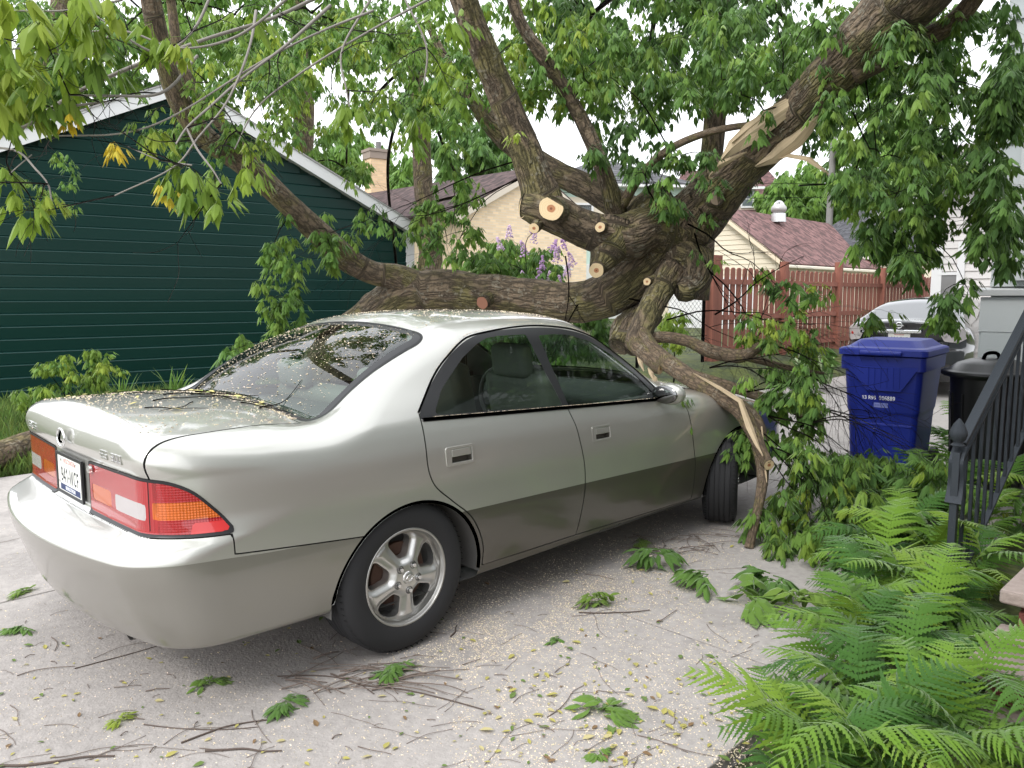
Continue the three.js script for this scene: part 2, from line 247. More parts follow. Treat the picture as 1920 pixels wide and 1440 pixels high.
  [lid, S, sm1] = groove(S, (x, y, z) => Math.max(z - zl(x), (x + 0.352)), 0.0035, (v) => v[0] < -0.25 && v[1] > 0.662);
  // bumper
  const bumpP = sdPoly([[-0.738, 0.663], [-0.735, 0.592], [-0.1, 0.536], [-0.1, 0.0], [-1.4, 0.0], [-1.4, 0.663]]); let bump, sm2;
  [bump, S, sm2] = groove(S, (x, y) => bumpP(x, y), 0.0025, (v) => v[0] < -0.15);
  let bumpLow; [bumpLow, bump] = cut(bump, (x, y, z) => y - (0.588 - 0.02 * sst(-0.9, -0.5, x)));
  // doors
  const B = smoothLine([[1.025, 0.95], [1.03, 0.915], [1.065, 0.827], [1.092, 0.717], [1.116, 0.604], [1.117, 0.464], [1.087, 0.262]]);
  const rd = smoothLine([[0.118, 0.985], [0.112, 0.94], [0.108, 0.871], [0.108, 0.761], [0.136, 0.689], [0.235, 0.602], [0.345, 0.509], [0.421, 0.368], [0.43, 0.262]]);
  const fr = smoothLine([[1.95, 0.9], [2.0, 0.88], [2.061, 0.837], [2.124, 0.608], [2.168, 0.404], [2.17, 0.245]]);
  const doorR = sdPoly(rd.concat(B.slice().reverse())), doorF = sdPoly(B.concat(fr.slice().reverse())), sideLow = (v) => v[2] > 0.6 && v[1] < 1.02;
  let dR, dF, sm3, sm4; [dR, S, sm3] = groove(S, (x, y) => doorR(x, y), 0.003, sideLow); [dF, S, sm4] = groove(S, (x, y) => doorF(x, y), 0.003, sideLow);
  const hb = (x0, y0) => (x, y) => Math.max(Math.abs(x - x0) - 0.06, Math.abs(y - y0) - 0.031); [, dR] = cut(dR, hb(0.296, 0.795)); [, dF] = cut(dF, hb(1.271, 0.771));
  const tone = (x, y) => y - (0.545 - 0.017 * (x - 0.35)); let dRl, dFl, low; [dRl, dR] = cut(dR, tone); [dFl, dF] = cut(dF, tone);
  [low, S] = cut(S, tone, (v) => v[0] > 0.25 && v[2] > 0.6); let sill; [sill, low] = cut(low, (x, y) => y - (0.264 - 0.01 * x), (v) => v[0] > 0.2 && v[0] < 2.3);
  // bonnet
  let hood, sm5; [hood, S, sm5] = groove(S, (x, y, z) => Math.max(z - curve([2, 2.6, 3.5], [0.7, 0.69, 0.6])(x), 2.3 - 0.22 * (z / 0.65) ** 2 - x, x - 3.45), 0.003, (v) => v[0] > 1.9 && v[1] > 0.6 && v[4] > 0.4);
  let head; [head, S] = cut(S, (x, y, z) => Math.max(0.34 - z, 0.6 - y, y - 0.72, 3.1 - x), (v) => v[0] > 3 && v[3] > 0.1);

  mesh('body_shell', soupGeo(both(S)), M.paint, t);
  const lowM = mesh('lower_body', soupGeo(both(low)), M.paintLow, t); mesh('sill', soupGeo(both(shift(sill, -0.004))), M.paintSill, lowM);
  mesh('underbody', [soupGeo(both(under)), box(3.2, 0.02, 1.4, [1.2, 0.24, 0])], M.dark, t);
  const lidM = mesh('trunk_lid', soupGeo(both(lid)), M.paint, t);
  const bumpM = mesh('rear_bumper', soupGeo(both(bump)), M.paint, t); mesh('lower_bumper', soupGeo(both(bumpLow)), phy(0.29, 0.28, 0.25, 0.35, { metalness: 0.6, clearcoat: 0.9, clearcoatRoughness: 0.1 }), bumpM).userData.label = 'darker lower half of the rear bumper';
  mesh('seam', soupGeo(both(shift(sm1.concat(sm2, sm3, sm4, sm5), -0.006))), M.seam, t);
  const bwM = mesh('rear_window', soupGeo(both(bwIn)), M.glass, t); mesh('window_border', soupGeo(both(shift(bwFrit, 0.0005))), M.blackTrim, bwM); mesh('rubber_seal', soupGeo(both(shift(bwRub, 0.002))), M.rubber, bwM);
  const fwM = mesh('windscreen', soupGeo(both(fwIn)), M.glass, t); mesh('rubber_seal', soupGeo(both(shift(fwRub, 0.001))), M.rubber, fwM);
  mesh('hood', soupGeo(both(hood)), M.paint, t);
  for (const m of [false, true]) {
    const k = (s) => soupGeo(m ? mirror(s) : s), sg = m ? -1 : 1;
    const a = mesh('rear_door', k(dR), M.paint, t), b = mesh('front_door', k(dF), M.paint, t);
    mesh('lower_panel', k(dRl), M.paintLow, a); mesh('lower_panel', k(dFl), M.paintLow, b);
    mesh('window_glass', k(shift(glR, -0.004)), M.glass, a); mesh('window_glass', k(shift(glF, -0.004)), M.glass, b);
    mesh('window_frame', k(trim), M.blackTrim, t);
    for (const [dm, x0, y0] of [[a, 0.286, 0.795], [b, 1.261, 0.771]]) { // handle: bezel, dished cup and flap
      const zz = 0.868, g = new THREE.Group(); g.name = 'handle'; g.position.set(x0, y0, sg * (zz + 0.0055)); g.rotation.x = sg * -0.12; dm.add(g);
      const sh = new THREE.Shape(), w = 0.078, h = 0.040, r = 0.012; sh.moveTo(-w + r, -h); sh.lineTo(w - r, -h); sh.quadraticCurveTo(w, -h, w, -h + r); sh.lineTo(w, h - r); sh.quadraticCurveTo(w, h, w - r, h); sh.lineTo(-w + r, h); sh.quadraticCurveTo(-w, h, -w, h - r); sh.lineTo(-w, -h + r); sh.quadraticCurveTo(-w, -h, -w + r, -h);
      const ho = new THREE.Path(); ho.moveTo(-0.05, -0.03); ho.lineTo(0.07, -0.03); ho.lineTo(0.07, 0.032); ho.lineTo(-0.05, 0.032); ho.lineTo(-0.05, -0.03); sh.holes.push(ho);
      mesh('handle_bezel', new THREE.ExtrudeGeometry(sh, { depth: 0.005, bevelEnabled: true, bevelSize: 0.002, bevelThickness: 0.002, bevelSegments: 2 }), M.paint, g).position.z = m ? -0.005 : 0;
      mesh('handle_flap', new RoundedBoxGeometry(0.112, 0.034, 0.014, 2, 0.005), M.paint, g).position.set(0.01, 0.013, sg * -0.001);
      mesh('handle_cup', [box(0.124, 0.066, 0.004, [0, 0, sg * -0.03]), box(0.124, 0.004, 0.03, [0, -0.031, sg * -0.016]), box(0.124, 0.004, 0.03, [0, 0.031, sg * -0.016]), box(0.004, 0.066, 0.03, [0.06, 0, sg * -0.016]), box(0.004, 0.066, 0.03, [-0.06, 0, sg * -0.016])], M.paintSill, g).position.set(0.01, 0, 0);
    }
    const L = mesh('tail_lamp', k(shift(lamp, 0.004)), M.red, t);
    mesh('reversing_lens', k(shift(white, 0.004)), M.lens, L); mesh('amber_lens', k(shift(amber, 0.004)), M.amber, L); mesh('amber_lens', k(shift(amberA, 0.006)), M.amber, L); mesh('amber_lens', k(shift(amber2, 0.003)), phy(0.5, 0.09, 0.012, 0.15, { clearcoat: 1 }), L); mesh('reflector', k(shift(refl, 0.0045)), M.redBright, L); mesh('bezel', k(shift(bezel.concat(seamL), 0.003)), M.blackTrim, L);
    mesh('head_lamp', k(shift(head, 0.003)), M.lens, t);
    // mirror
    const mg = new THREE.Group(); mg.name = 'door_mirror'; mg.position.set(1.80, 0.93, sg * 0.90); t.add(mg);
    mesh('mirror_housing', xf(new THREE.SphereGeometry(1, 20, 14), [0.03, 0, 0.01 * sg], [0, 0, 0], [0.06, 0.062, 0.10]), M.paint, mg); mesh('mirror_glass', xf(new THREE.SphereGeometry(1, 20, 12), [-0.022, 0, 0.01 * sg], [0, 0, 0], [0.016, 0.052, 0.086]), phy(0.2, 0.2, 0.2, 0.05, { metalness: 1 }), mg); mesh('mirror_mount', box(0.09, 0.07, 0.07, [0.03, -0.02, -0.085 * sg], [0, 0, 0], 0.015), M.blackTrim, mg);
    // wheel wells
    for (const [cx, r] of [[0.03, 0.387], [2.69, 0.391]]) { // arched liner and the lip round its edge
      const arc = [], lip = [], N = 30; for (let i = 0; i < N; i++) { const a0 = lerp(-0.03, PI + 0.03, i / N), a1 = lerp(-0.03, PI + 0.03, (i + 1) / N), q = (an, z) => [cx + r * Math.cos(an), 0.25 + r * Math.sin(an), z * sg, -Math.cos(an), -Math.sin(an), 0]; const A = q(a0, 0.5), B2 = q(a1, 0.5), C = q(a1, 0.855), D = q(a0, 0.855); pushTri(arc, A, B2, C); pushTri(arc, A, C, D); const E0 = [cx, 0.25, 0.5 * sg, 0, 0, sg], e0 = A.slice(), e1 = B2.slice(); e0[3] = e1[3] = 0; e0[4] = e1[4] = 0; e0[5] = e1[5] = sg; pushTri(arc, E0, e0, e1); }
      for (let i = 0; i <= 26; i++) { const an = lerp(0.02, PI - 0.02, i / 26), x = cx + (r - 0.003) * Math.cos(an), y = 0.25 + (r - 0.003) * Math.sin(an); let a = 0.3, b = 1; for (let n = 0; n < 26; n++) { const z = (a + b) / 2; if (CAR.f(x, y, z) > 0) b = z; else a = z; } lip.push([V(x, y, sg * (a - 0.006)), 0.009]); }
      const ww = mesh('wheel_well', soupGeo(arc), M.dark, t); mesh('arch_lip', sweep(lip, 8, 0.03), M.paint, ww); }
    // roof gutter strip
    const rail = []; for (let i = 0; i <= 24; i++) { const x = lerp(0.118, 1.84, i / 24), y = 0 + curve([0.11, 0.35, 0.6, 1.04, 1.28, 1.47, 1.64, 1.76, 1.86], [0.985, 1.178, 1.294, 1.326, 1.309, 1.263, 1.174, 1.05, 0.915])(x); let a = 0.3, b = 1.0; for (let n = 0; n < 26; n++) { const z = (a + b) / 2; if (CAR.f(x, y, z) > 0) b = z; else a = z; } rail.push([V(x, y, sg * (a + 0.001)), 0.005]); }
    mesh('drip_strip', sweep(rail, 6, 0.03), M.blackTrim, t);
    const belt = []; for (let i = 0; i <= 20; i++) { const x = lerp(0.125, 1.85, i / 20), y = curve([0.11, 1.0, 1.86], [0.962, 0.926, 0.893])(x); let a = 0.3, b = 1.0; for (let n = 0; n < 26; n++) { const z = (a + b) / 2; if (CAR.f(x, y, z) > 0) b = z; else a = z; } belt.push([V(x, y, sg * (a + 0.001)), 0.009]); }
    mesh('belt_strip', sweep(belt, 6, 0.04), M.blackTrim, t);
  }
  wheels(t);
  // interior
  const seat = (name, x, z, w, h) => { const g = new THREE.Group(); g.name = name; g.position.set(x, 0.3, z); t.add(g); mesh('cushion', box(0.5, 0.2, w, [0.25, 0.16, 0], [0, 0, 0.06], 0.06), M.seat, g); mesh('backrest', box(0.16, h, w * 0.96, [-0.08, 0.22 + h / 2, 0], [0, 0, 0.22], 0.06), M.seat, g); return g; };
  for (const z of [-0.36, 0.36]) { const g = seat('front_seat', 1.32, z, 0.5, 0.56); mesh('headrest', box(0.1, 0.19, 0.27, [-0.2, 0.83, 0], [0, 0, 0.15], 0.045), M.seat, g); }
  const rs = seat('rear_seat', 0.42, 0, 1.3, 0.5); for (const z of [-0.38, 0.38]) mesh('headrest', box(0.09, 0.15, 0.26, [-0.2, 0.77, z], [0, 0, 0.2], 0.04), M.seat, rs);
  mesh('parcel_shelf', box(0.52, 0.02, 1.2, [0.0, 0.93, 0]), std(0.09, 0.1, 0.09, 0.9), t);
  mesh('dashboard', [box(0.45, 0.2, 1.36, [2.02, 0.80, 0], [0, 0, 0.12], 0.06)], std(0.07, 0.075, 0.07, 0.7), t);
  mesh('steering_wheel', [xf(new THREE.TorusGeometry(0.18, 0.016, 8, 30), [1.72, 0.82, -0.36], [0, PI / 2, 0]), box(0.03, 0.05, 0.3, [1.73, 0.82, -0.36])], M.dark, t);
  for (const s of [-1, 1]) mesh('door_lining', box(1.5, 0.5, 0.03, [1.25, 0.66, s * 0.78], [s * -0.04, 0, 0]), std(0.16, 0.165, 0.15, 0.8), t);
  mesh('headliner', (() => { const g = new THREE.PlaneGeometry(1.1, 1.02, 14, 10); g.rotateX(PI / 2); const p = g.attributes.position; for (let i = 0; i < p.count; i++) { const x = p.getX(i) + 0.96, z = p.getZ(i); p.setXYZ(i, x, CAR.topY(x, z) - 0.035, z); } g.computeVertexNormals(); return g; })(), std(0.3, 0.3, 0.28, 0.95), t);
  mesh('cabin_floor', box(2.3, 0.02, 1.4, [1.05, 0.3, 0]), M.carpet, t); mesh('firewall', box(0.03, 0.62, 1.4, [2.3, 0.6, 0]), M.carpet, t); mesh('trunk_wall', box(0.03, 0.62, 1.3, [-0.24, 0.6, 0]), M.carpet, t);
  // number plate, emblem and lettering
  const plate = new THREE.Group(); plate.name = 'number_plate'; plate.position.set(-0.994, 0.768, 0); plate.rotation.y = -PI / 2; t.add(plate);
  const pt = canvasTex(512, 256, (c, w, h) => { c.fillStyle = '#e9e9e2'; c.fillRect(0, 0, w, h); c.fillStyle = '#c0342f'; c.font = 'bold 44px sans-serif'; c.textAlign = 'center'; c.fillText('WISCONSIN', w / 2, 48); c.fillStyle = '#20242c'; c.font = 'bold 128px sans-serif'; c.save(); c.translate(w / 2, 186); c.scale(0.74, 1.12); c.fillText('941-WCF', 0, 0); c.restore(); c.fillStyle = '#1d2f5c'; c.fillRect(40, 205, w - 80, 44); c.fillStyle = '#fff'; c.font = 'bold 36px sans-serif'; c.fillText('BERGSTROM', w / 2, 240); c.fillStyle = '#333'; c.font = 'bold 26px sans-serif'; c.fillText('FEB', 30, 205); });
  mesh('plate_face', new THREE.PlaneGeometry(0.295, 0.145), new THREE.MeshStandardMaterial({ map: pt, roughness: 0.5 }), plate).position.z = 0.0045;
  const fs = new THREE.Shape(); fs.moveTo(-0.162, -0.084); fs.lineTo(0.162, -0.084); fs.lineTo(0.162, 0.084); fs.lineTo(-0.162, 0.084); const fh = new THREE.Path(); fh.moveTo(-0.147, -0.072); fh.lineTo(0.147, -0.072); fh.lineTo(0.147, 0.072); fh.lineTo(-0.147, 0.072); fs.holes.push(fh);
  mesh('plate_frame', new THREE.ExtrudeGeometry(fs, { depth: 0.008, bevelEnabled: false }), M.blackTrim, plate); mesh('plate_back', new THREE.BoxGeometry(0.3, 0.15, 0.006), M.dark, plate);
  for (const s of [-1, 1]) mesh('plate_screw', xf(new THREE.CylinderGeometry(0.006, 0.006, 0.004, 10), [s * 0.09, 0.055, 0.007], [PI / 2, 0, 0]), M.chrome, plate);
  const em = new THREE.Group(); em.name = 'emblem'; em.position.set(-1.0175, 0.928, 0); em.rotation.set(0, -PI / 2, 0); t.add(em);
  mesh('emblem_ring', xf(new THREE.TorusGeometry(0.036, 0.0045, 8, 40), [0, 0, 0.004], [0, 0, 0], [1.25, 0.95, 1]), M.chrome, em);
  mesh('emblem_letter', sweep([[V(0.006, 0.031, 0.004), 0.004], [V(-0.012, 0.005, 0.005), 0.005], [V(-0.02, -0.012, 0.005), 0.005], [V(-0.008, -0.017, 0.005), 0.005], [V(0.034, -0.015, 0.004), 0.004]], 6, 0.004), M.chrome, em);
  const letters = { E: ['M1,1 L0,1 L0,0 L1,0', 'M0,.5 L.8,.5'], S: ['M1,1 L0,1 L0,.5 L1,.5 L1,0 L0,0'], 3: ['M0,1 L1,1 L1,0 L0,0', 'M.2,.5 L1,.5'], 0: ['M0,0 L1,0 L1,1 L0,1 L0,0'], L: ['M0,1 L0,0 L1,0'], X: ['M0,1 L1,0', 'M0,0 L1,1'], U: ['M0,1 L0,0 L1,0 L1,1'] };
  const word = (text, z0, y0, w, h, gap) => { const g = new THREE.Group(); g.name = 'badge'; t.add(g); let zc = z0; for (const ch of text) { if (ch !== ' ') { const parts = []; for (const st of letters[ch]) { const P = st.match(/-?[\d.]+,-?[\d.]+/g).map((s) => s.split(',').map(Number)); for (let i = 1; i < P.length; i++) { const A = [P[i - 1], P[i]].map(([u, v]) => { const z = zc + u * w, y = y0 + v * h; let a = -1.3, b = -0.7; for (let n = 0; n < 24; n++) { const x = (a + b) / 2; if (CAR.f(x, y, z) > 0) a = x; else b = x; } return V(b - 0.001, y, z); }); const d = A[1].clone().sub(A[0]), L = d.length(), b = new THREE.BoxGeometry(L + 0.005, 0.0052, 0.005); const m4 = new THREE.Matrix4().makeBasis(d.clone().normalize(), V(-1, 0, 0).cross(d.clone().normalize()).normalize(), V(-1, 0, 0)); b.applyMatrix4(m4.setPosition(A[0].clone().add(A[1]).multiplyScalar(0.5))); parts.push(b); } } mesh('letter', parts, M.chrome, g); } zc += w + gap; } };
  word('ES 300', 0.39, 0.902, 0.022, 0.026, 0.009); word('LEXUS', -0.58, 0.902, 0.022, 0.026, 0.009);
  mesh('key_lock', xf(new THREE.CylinderGeometry(0.014, 0.014, 0.01, 20), [-0.998, 0.835, 0.245], [0, 0, PI / 2], [1, 1, 1.3]), M.chrome, t);
  mesh('exhaust_tip', xf(new THREE.CylinderGeometry(0.03, 0.03, 0.2, 20, 1, true), [-0.84, 0.232, 0.40], [0, 0, PI / 2], [1, 1, 1.4]), std(0.2, 0.19, 0.18, 0.5, { metalness: 0.8, side: THREE.DoubleSide }), t);
  return t;
}
function wheels(t) {
  // alloy face: polar grid, five rounded windows
  const hole = sdPoly([[0.103, -0.008], [0.148, -0.034], [0.156, -0.018], [0.158, 0], [0.156, 0.018], [0.148, 0.034], [0.103, 0.008]]), h5 = (x, y) => { const a = Math.atan2(y, x), k = Math.round(a / (2 * PI / 5)) * 2 * PI / 5, c = Math.cos(k), s = Math.sin(k); return hole(x * c + y * s, -x * s + y * c) - 0.021; };
  const zf = (x, y) => { const r = Math.hypot(x, y), d = h5(x, y); return 0.012 * Math.cos(clamp(r / 0.19, 0, 1) * PI) - 0.018 * sst(0.03, 0, d) - 0.012 * sst(0.165, 0.188, r); };
  const P = (r, a) => { const x = r * Math.cos(a), y = r * Math.sin(a), e = 0.001; const n = V(-(zf(x + e, y) - zf(x - e, y)) / (2 * e), -(zf(x, y + e) - zf(x, y - e)) / (2 * e), 1).normalize(); return [x, y, zf(x, y), n.x, n.y, n.z]; };
  let soup = []; const NR = 26, NA = 150; for (let i = 0; i < NR; i++) for (let j = 0; j < NA; j++) { const r0 = 0.188 * i / NR, r1 = 0.188 * (i + 1) / NR, a0 = 2 * PI * j / NA, a1 = 2 * PI * (j + 1) / NA, a = P(r0, a0), b = P(r1, a0), c = P(r1, a1), d = P(r0, a1); pushTri(soup, a, b, c); if (i) pushTri(soup, a, c, d); }
  const [, face] = cut(soup, (x, y) => h5(x, y)); const faceG = soupGeo(face);
  // walls of the windows
  const walls = []; for (let k = 0; k < 5; k++) { const wall = [], pts = []; for (let j = 0; j < 48; j++) { const ph = j / 48 * 2 * PI; let lo = 0, hi = 0.09; const cx = 0.132; for (let n = 0; n < 24; n++) { const m = (lo + hi) / 2; if (hole(cx + Math.cos(ph) * m, Math.sin(ph) * m) - 0.021 < 0) lo = m; else hi = m; } pts.push([cx + Math.cos(ph) * lo, Math.sin(ph) * lo]); } const c = Math.cos(k * 2 * PI / 5), s = Math.sin(k * 2 * PI / 5), W = pts.map(([x, y]) => [x * c - y * s, x * s + y * c]); for (let j = 0; j < 48; j++) { const [ax, ay] = W[j], [bx, by] = W[(j + 1) % 48], az = zf(ax, ay), bz = zf(bx, by), nx = -(by - ay), ny = bx - ax, l = 1 / Math.hypot(nx, ny), n = [nx * l, ny * l, 0]; const A = [ax, ay, az, ...n], B = [bx, by, bz, ...n], C = [bx, by, bz - 0.04, ...n], D = [ax, ay, az - 0.04, ...n]; wall.push(...A, ...B, ...C, ...A, ...C, ...D); } walls.push(soupGeo(wall)); }
  const lath = (pts, seg = 64) => { const g = new THREE.LatheGeometry(pts.map((p) => new THREE.Vector2(p[0], p[1])), seg); g.rotateX(PI / 2); return g; };
  const lipG = lath([[0.186, -0.012], [0.189, -0.016], [0.194, -0.006], [0.196, 0.004], [0.2, 0.008], [0.206, 0.006], [0.207, 0]].map(([r, z]) => [r, z]));
  const barrelG = lath([[0.19, -0.01], [0.183, -0.05], [0.178, -0.16]]);
  const tp = [[0.2, -0.02], [0.2, 0.002], [0.212, 0.008], [0.235, 0.014], [0.262, 0.0145], [0.285, 0.009], [0.3, 0.0], [0.309, -0.010], [0.3155, -0.022]]; const zc = -0.095; for (const [a, b] of [[-0.03, -0.0345], [-0.062, -0.0665], [-0.090, -0.1], [-0.1235, -0.128], [-0.1555, -0.16]]) tp.push([0.3215, a + 0.001], [0.3215, a], [0.3145, a - 0.0008], [0.3145, b + 0.0008], [0.3215, b]); tp.push([0.3155, -0.170], [0.309, -0.18], [0.29, -0.195], [0.25, -0.205], [0.2, -0.19]);
  const tyreG = lath(tp, 88); { const p = tyreG.attributes.position, n = tyreG.attributes.normal; const nn = tyreG.toNonIndexed(); nn.computeVertexNormals(); }
  const bladeN = 72, sip = []; for (let i = 0; i < bladeN; i++) { const a = i / bladeN * 2 * PI; for (const [z, w] of [[-0.0145, 0.026], [-0.175, 0.026]]) { const b = new THREE.BoxGeometry(0.0035, 0.0022, w); b.translate(0, 0.3125, z); sip.push(b.applyMatrix4(new THREE.Matrix4().makeRotationZ(a))); } }
  const sipeG = mergeG(sip), tyreM = std(0.022, 0.022, 0.024, 0.78), dirt = std(0.014, 0.014, 0.014, 0.95);
  const nutG = (() => { const g = new THREE.CylinderGeometry(0.0085, 0.0095, 0.018, 6); g.rotateX(PI / 2); return g; })(), ringG = new THREE.TorusGeometry(0.0145, 0.0028, 6, 18);
  for (const [x, s, steer] of [[0, 1, 0], [0, -1, 0], [2.67, 1, 0.5], [2.67, -1, 0.5]]) {
    const w = new THREE.Group(); w.name = 'wheel'; w.position.set(x, 0.3215, s * (x > 1 ? 0.765 : 0.765)); w.rotation.y = steer + (s < 0 ? PI : 0); t.add(w);
    const spin = new THREE.Group(); const off = x > 1 ? 0.095 : 0.098;
    const add = (n, g, m, par) => { const q = mesh(n, g, m, par || w); if (!par) q.position.z = off; return q; };
    add('tyre', tyreG, tyreM); add('tread_siping', sipeG, dirt);
    const face = add('rim', faceG, M.alloy); face.rotation.z = 0.42; for (const wg of walls) mesh('spoke_wall', wg, M.alloy, face); mesh('rim_lip', [lipG, barrelG], phy(0.5, 0.49, 0.47, 0.38, { metalness: 0.8 }), face);
    for (let k = 0; k < 5; k++) { const a = k * 2 * PI / 5 + PI / 5, n = mesh('lug_nut', nutG, M.chrome, face); n.position.set(0.055 * Math.cos(a), 0.055 * Math.sin(a), 0.012); const r = mesh('lug_recess', ringG, M.dark, face); r.position.set(0.055 * Math.cos(a), 0.055 * Math.sin(a), 0.0075); }
    const cap = mesh('centre_cap', lath([[0.0001, 0.02], [0.018, 0.019], [0.026, 0.015], [0.029, 0.008], [0.03, 0]], 28), M.alloy, face); cap.position.z = 0.0;
    mesh('cap_emblem', xf(new THREE.TorusGeometry(0.013, 0.0018, 6, 24), [0, 0, 0.0205], [0, 0, 0], [1.2, 0.9, 1]), M.chrome, face);
    add('brake_disc', xf(new THREE.CylinderGeometry(0.135, 0.135, 0.02, 36), [0, 0, -0.07], [PI / 2, 0, 0]), std(0.1, 0.055, 0.04, 0.7, { metalness: 0.4 }));
    add('hub_back', xf(new THREE.CylinderGeometry(0.18, 0.18, 0.01, 36), [0, 0, -0.13], [PI / 2, 0, 0]), M.dark);
  }
}
makeCar();

// ---------------------------------------------------------------- surfaces
const T = {};
T.conc = tex(1024, (u, v) => { const a = fbm(u, v, 3, 3, 4, 3), b = fbm(u, v, 90, 90, 3, 5), st = sst(0.56, 0.72, fbm(u, v, 5, 5, 4, 11)), sp = vnoise(u * 330, v * 330, 330, 330, 9) > 0.93 ? 0.05 : 0; const g = 0.69 + (a - 0.5) * 0.07 + (b - 0.5) * 0.10 - st * 0.045 + sp; return [g, g * 0.963, g * 0.938]; });
T.concB = tex(512, (u, v) => gray(fbm(u, v, 60, 60, 4, 21)), false);
const barkH = (u, v) => { const w = u + 0.05 * (fbm(u, v, 5, 8, 3, 2) - 0.5), r = 1 - Math.abs(fbm(w, v, 22, 10, 4, 31) - 0.5) * 3.2, r2 = fbm(w, v, 60, 70, 2, 33), cr = sst(0.1, 0.0, Math.abs(fbm(w, v, 14, 40, 2, 35) - 0.5)); return clamp(1 - Math.pow(clamp(r, 0, 1), 2.2) - 0.25 * cr + 0.25 * (r2 - 0.5), 0, 1); };
T.bark = tex([512, 1024], (u, v) => { const h = barkH(u, v), lich = sst(0.60, 0.70, fbm(u, v, 24, 44, 4, 37)) * sst(0.45, 0.65, fbm(u, v, 4, 5, 2, 38)) * 0.7, moss = sst(0.42, 0.7, fbm(u, v, 4, 6, 3, 39)), k = fbm(u, v, 3, 4, 3, 41); const g = 0.37 + 0.24 * h + 0.1 * (k - 0.5); const c = [g, g * (0.90 + 0.06 * moss), g * (0.79 - 0.11 * moss)], L = 0.66; return [lerp(c[0], L, lich), lerp(c[1], L * 0.99, lich), lerp(c[2], L * 0.93, lich)]; });
T.barkB = tex([512, 1024], (u, v) => gray(barkH(u, v)), false);
T.shingle = tex(512, (u, v) => { const row = Math.floor(v * 16), x = u * 12 + (row % 2) * 0.5 + hash(row, 1, 3), k = hash(Math.floor(x) % 12, row, 5), e = v * 16 - row; const g = 0.62 + 0.3 * (k - 0.5) + 0.22 * (fbm(u, v, 120, 120, 2, 8) - 0.5) - (e < 0.12 ? 0.12 : 0); return gray(g); });
T.brickFar = tex(512, (u, v) => { const row = Math.floor(v * 32), e = v * 32 - row, x = u * 11 + (row % 2) * 0.5, c = x - Math.floor(x), k = hash(Math.floor(x) % 11, row, 2), mort = e < 0.16 || c < 0.055; const g = 0.96 + 0.1 * (k - 0.5); return mort ? [0.93, 0.87, 0.79] : [g, g * 0.90, g * 0.75]; });
T.wood = tex([256, 1024], (u, v) => { const g = 0.74 + 0.2 * (fbm(u, v, 40, 4, 4, 51) - 0.5) + 0.1 * (fbm(u, v, 4, 3, 3, 53) - 0.5); return gray(g); });
T.soil = tex(512, (u, v) => { const a = fbm(u, v, 8, 8, 5, 71), b = fbm(u, v, 64, 64, 3, 73); return [0.26 + 0.2 * (a - 0.5) + 0.2 * (b - 0.5), 0.29 + 0.2 * (a - 0.5) + 0.2 * (b - 0.5), 0.16 + 0.1 * (b - 0.5)]; });
T.rings = canvasTex(256, 256, (c) => { c.fillStyle = '#e6cfa6'; c.fillRect(0, 0, 256, 256); for (let r = 126; r > 4; r -= 5) { c.beginPath(); c.ellipse(128 + Math.sin(r) * 1.5, 128 + Math.cos(r * 1.3) * 1.5, r, r * 0.97, 0, 0, 7); c.strokeStyle = r % 3 ? 'rgba(150,105,60,0.28)' : 'rgba(120,80,45,0.42)'; c.lineWidth = 1.6; c.stroke(); } c.beginPath(); c.ellipse(130, 128, 44, 42, 0, 0, 7); c.fillStyle = 'rgba(160,96,62,0.75)'; c.fill(); c.beginPath(); c.ellipse(130, 129, 14, 14, 0, 0, 7); c.fillStyle = 'rgba(90,45,30,0.6)'; c.fill(); });
M.bark = std(0.64, 0.60, 0.535, 0.95, { map: rep(T.bark, 2, 1), bumpMap: rep(T.barkB, 2, 1), bumpScale: 0.014 });
M.barkSmooth = std(0.64, 0.60, 0.54, 0.95, { map: rep(T.bark, 3, 1.6), bumpMap: rep(T.barkB, 3, 1.6), bumpScale: 0.006 });
M.barkThin = std(0.60, 0.54, 0.47, 0.9, { map: rep(T.bark, 6, 3), bumpMap: rep(T.barkB, 6, 3), bumpScale: 0.002 });
M.twig = std(0.20, 0.17, 0.145, 0.9); M.twigGrey = std(0.30, 0.275, 0.25, 0.9); M.twigNear = std(0.27, 0.245, 0.225, 0.9); M.twigDark = std(0.10, 0.075, 0.062, 0.9);
M.cutWood = std(0.95, 0.95, 0.95, 0.8, { map: T.rings }); M.split = std(0.95, 0.74, 0.48, 0.8, { map: rep(T.wood, 3, 1) });
const white = std(0.68, 0.68, 0.68, 0.55), concM = std(0.86, 0.86, 0.86, 0.93, { map: rep(T.conc, 0.45, 0.45), bumpMap: rep(T.concB, 2.2, 2.2), bumpScale: 0.0022 });

// car-space to world: everything here stands square to the drive
const SQ = Math.SQRT1_2, fromDrive = (x, y, z) => V(-1.047 + (x + z) * SQ, y, -3.775 + (z - x) * SQ);
const ANG = PI / 4, driveGroup = (g) => { g.position.set(-1.047, 0, -3.775); g.rotation.y = ANG; return g; };

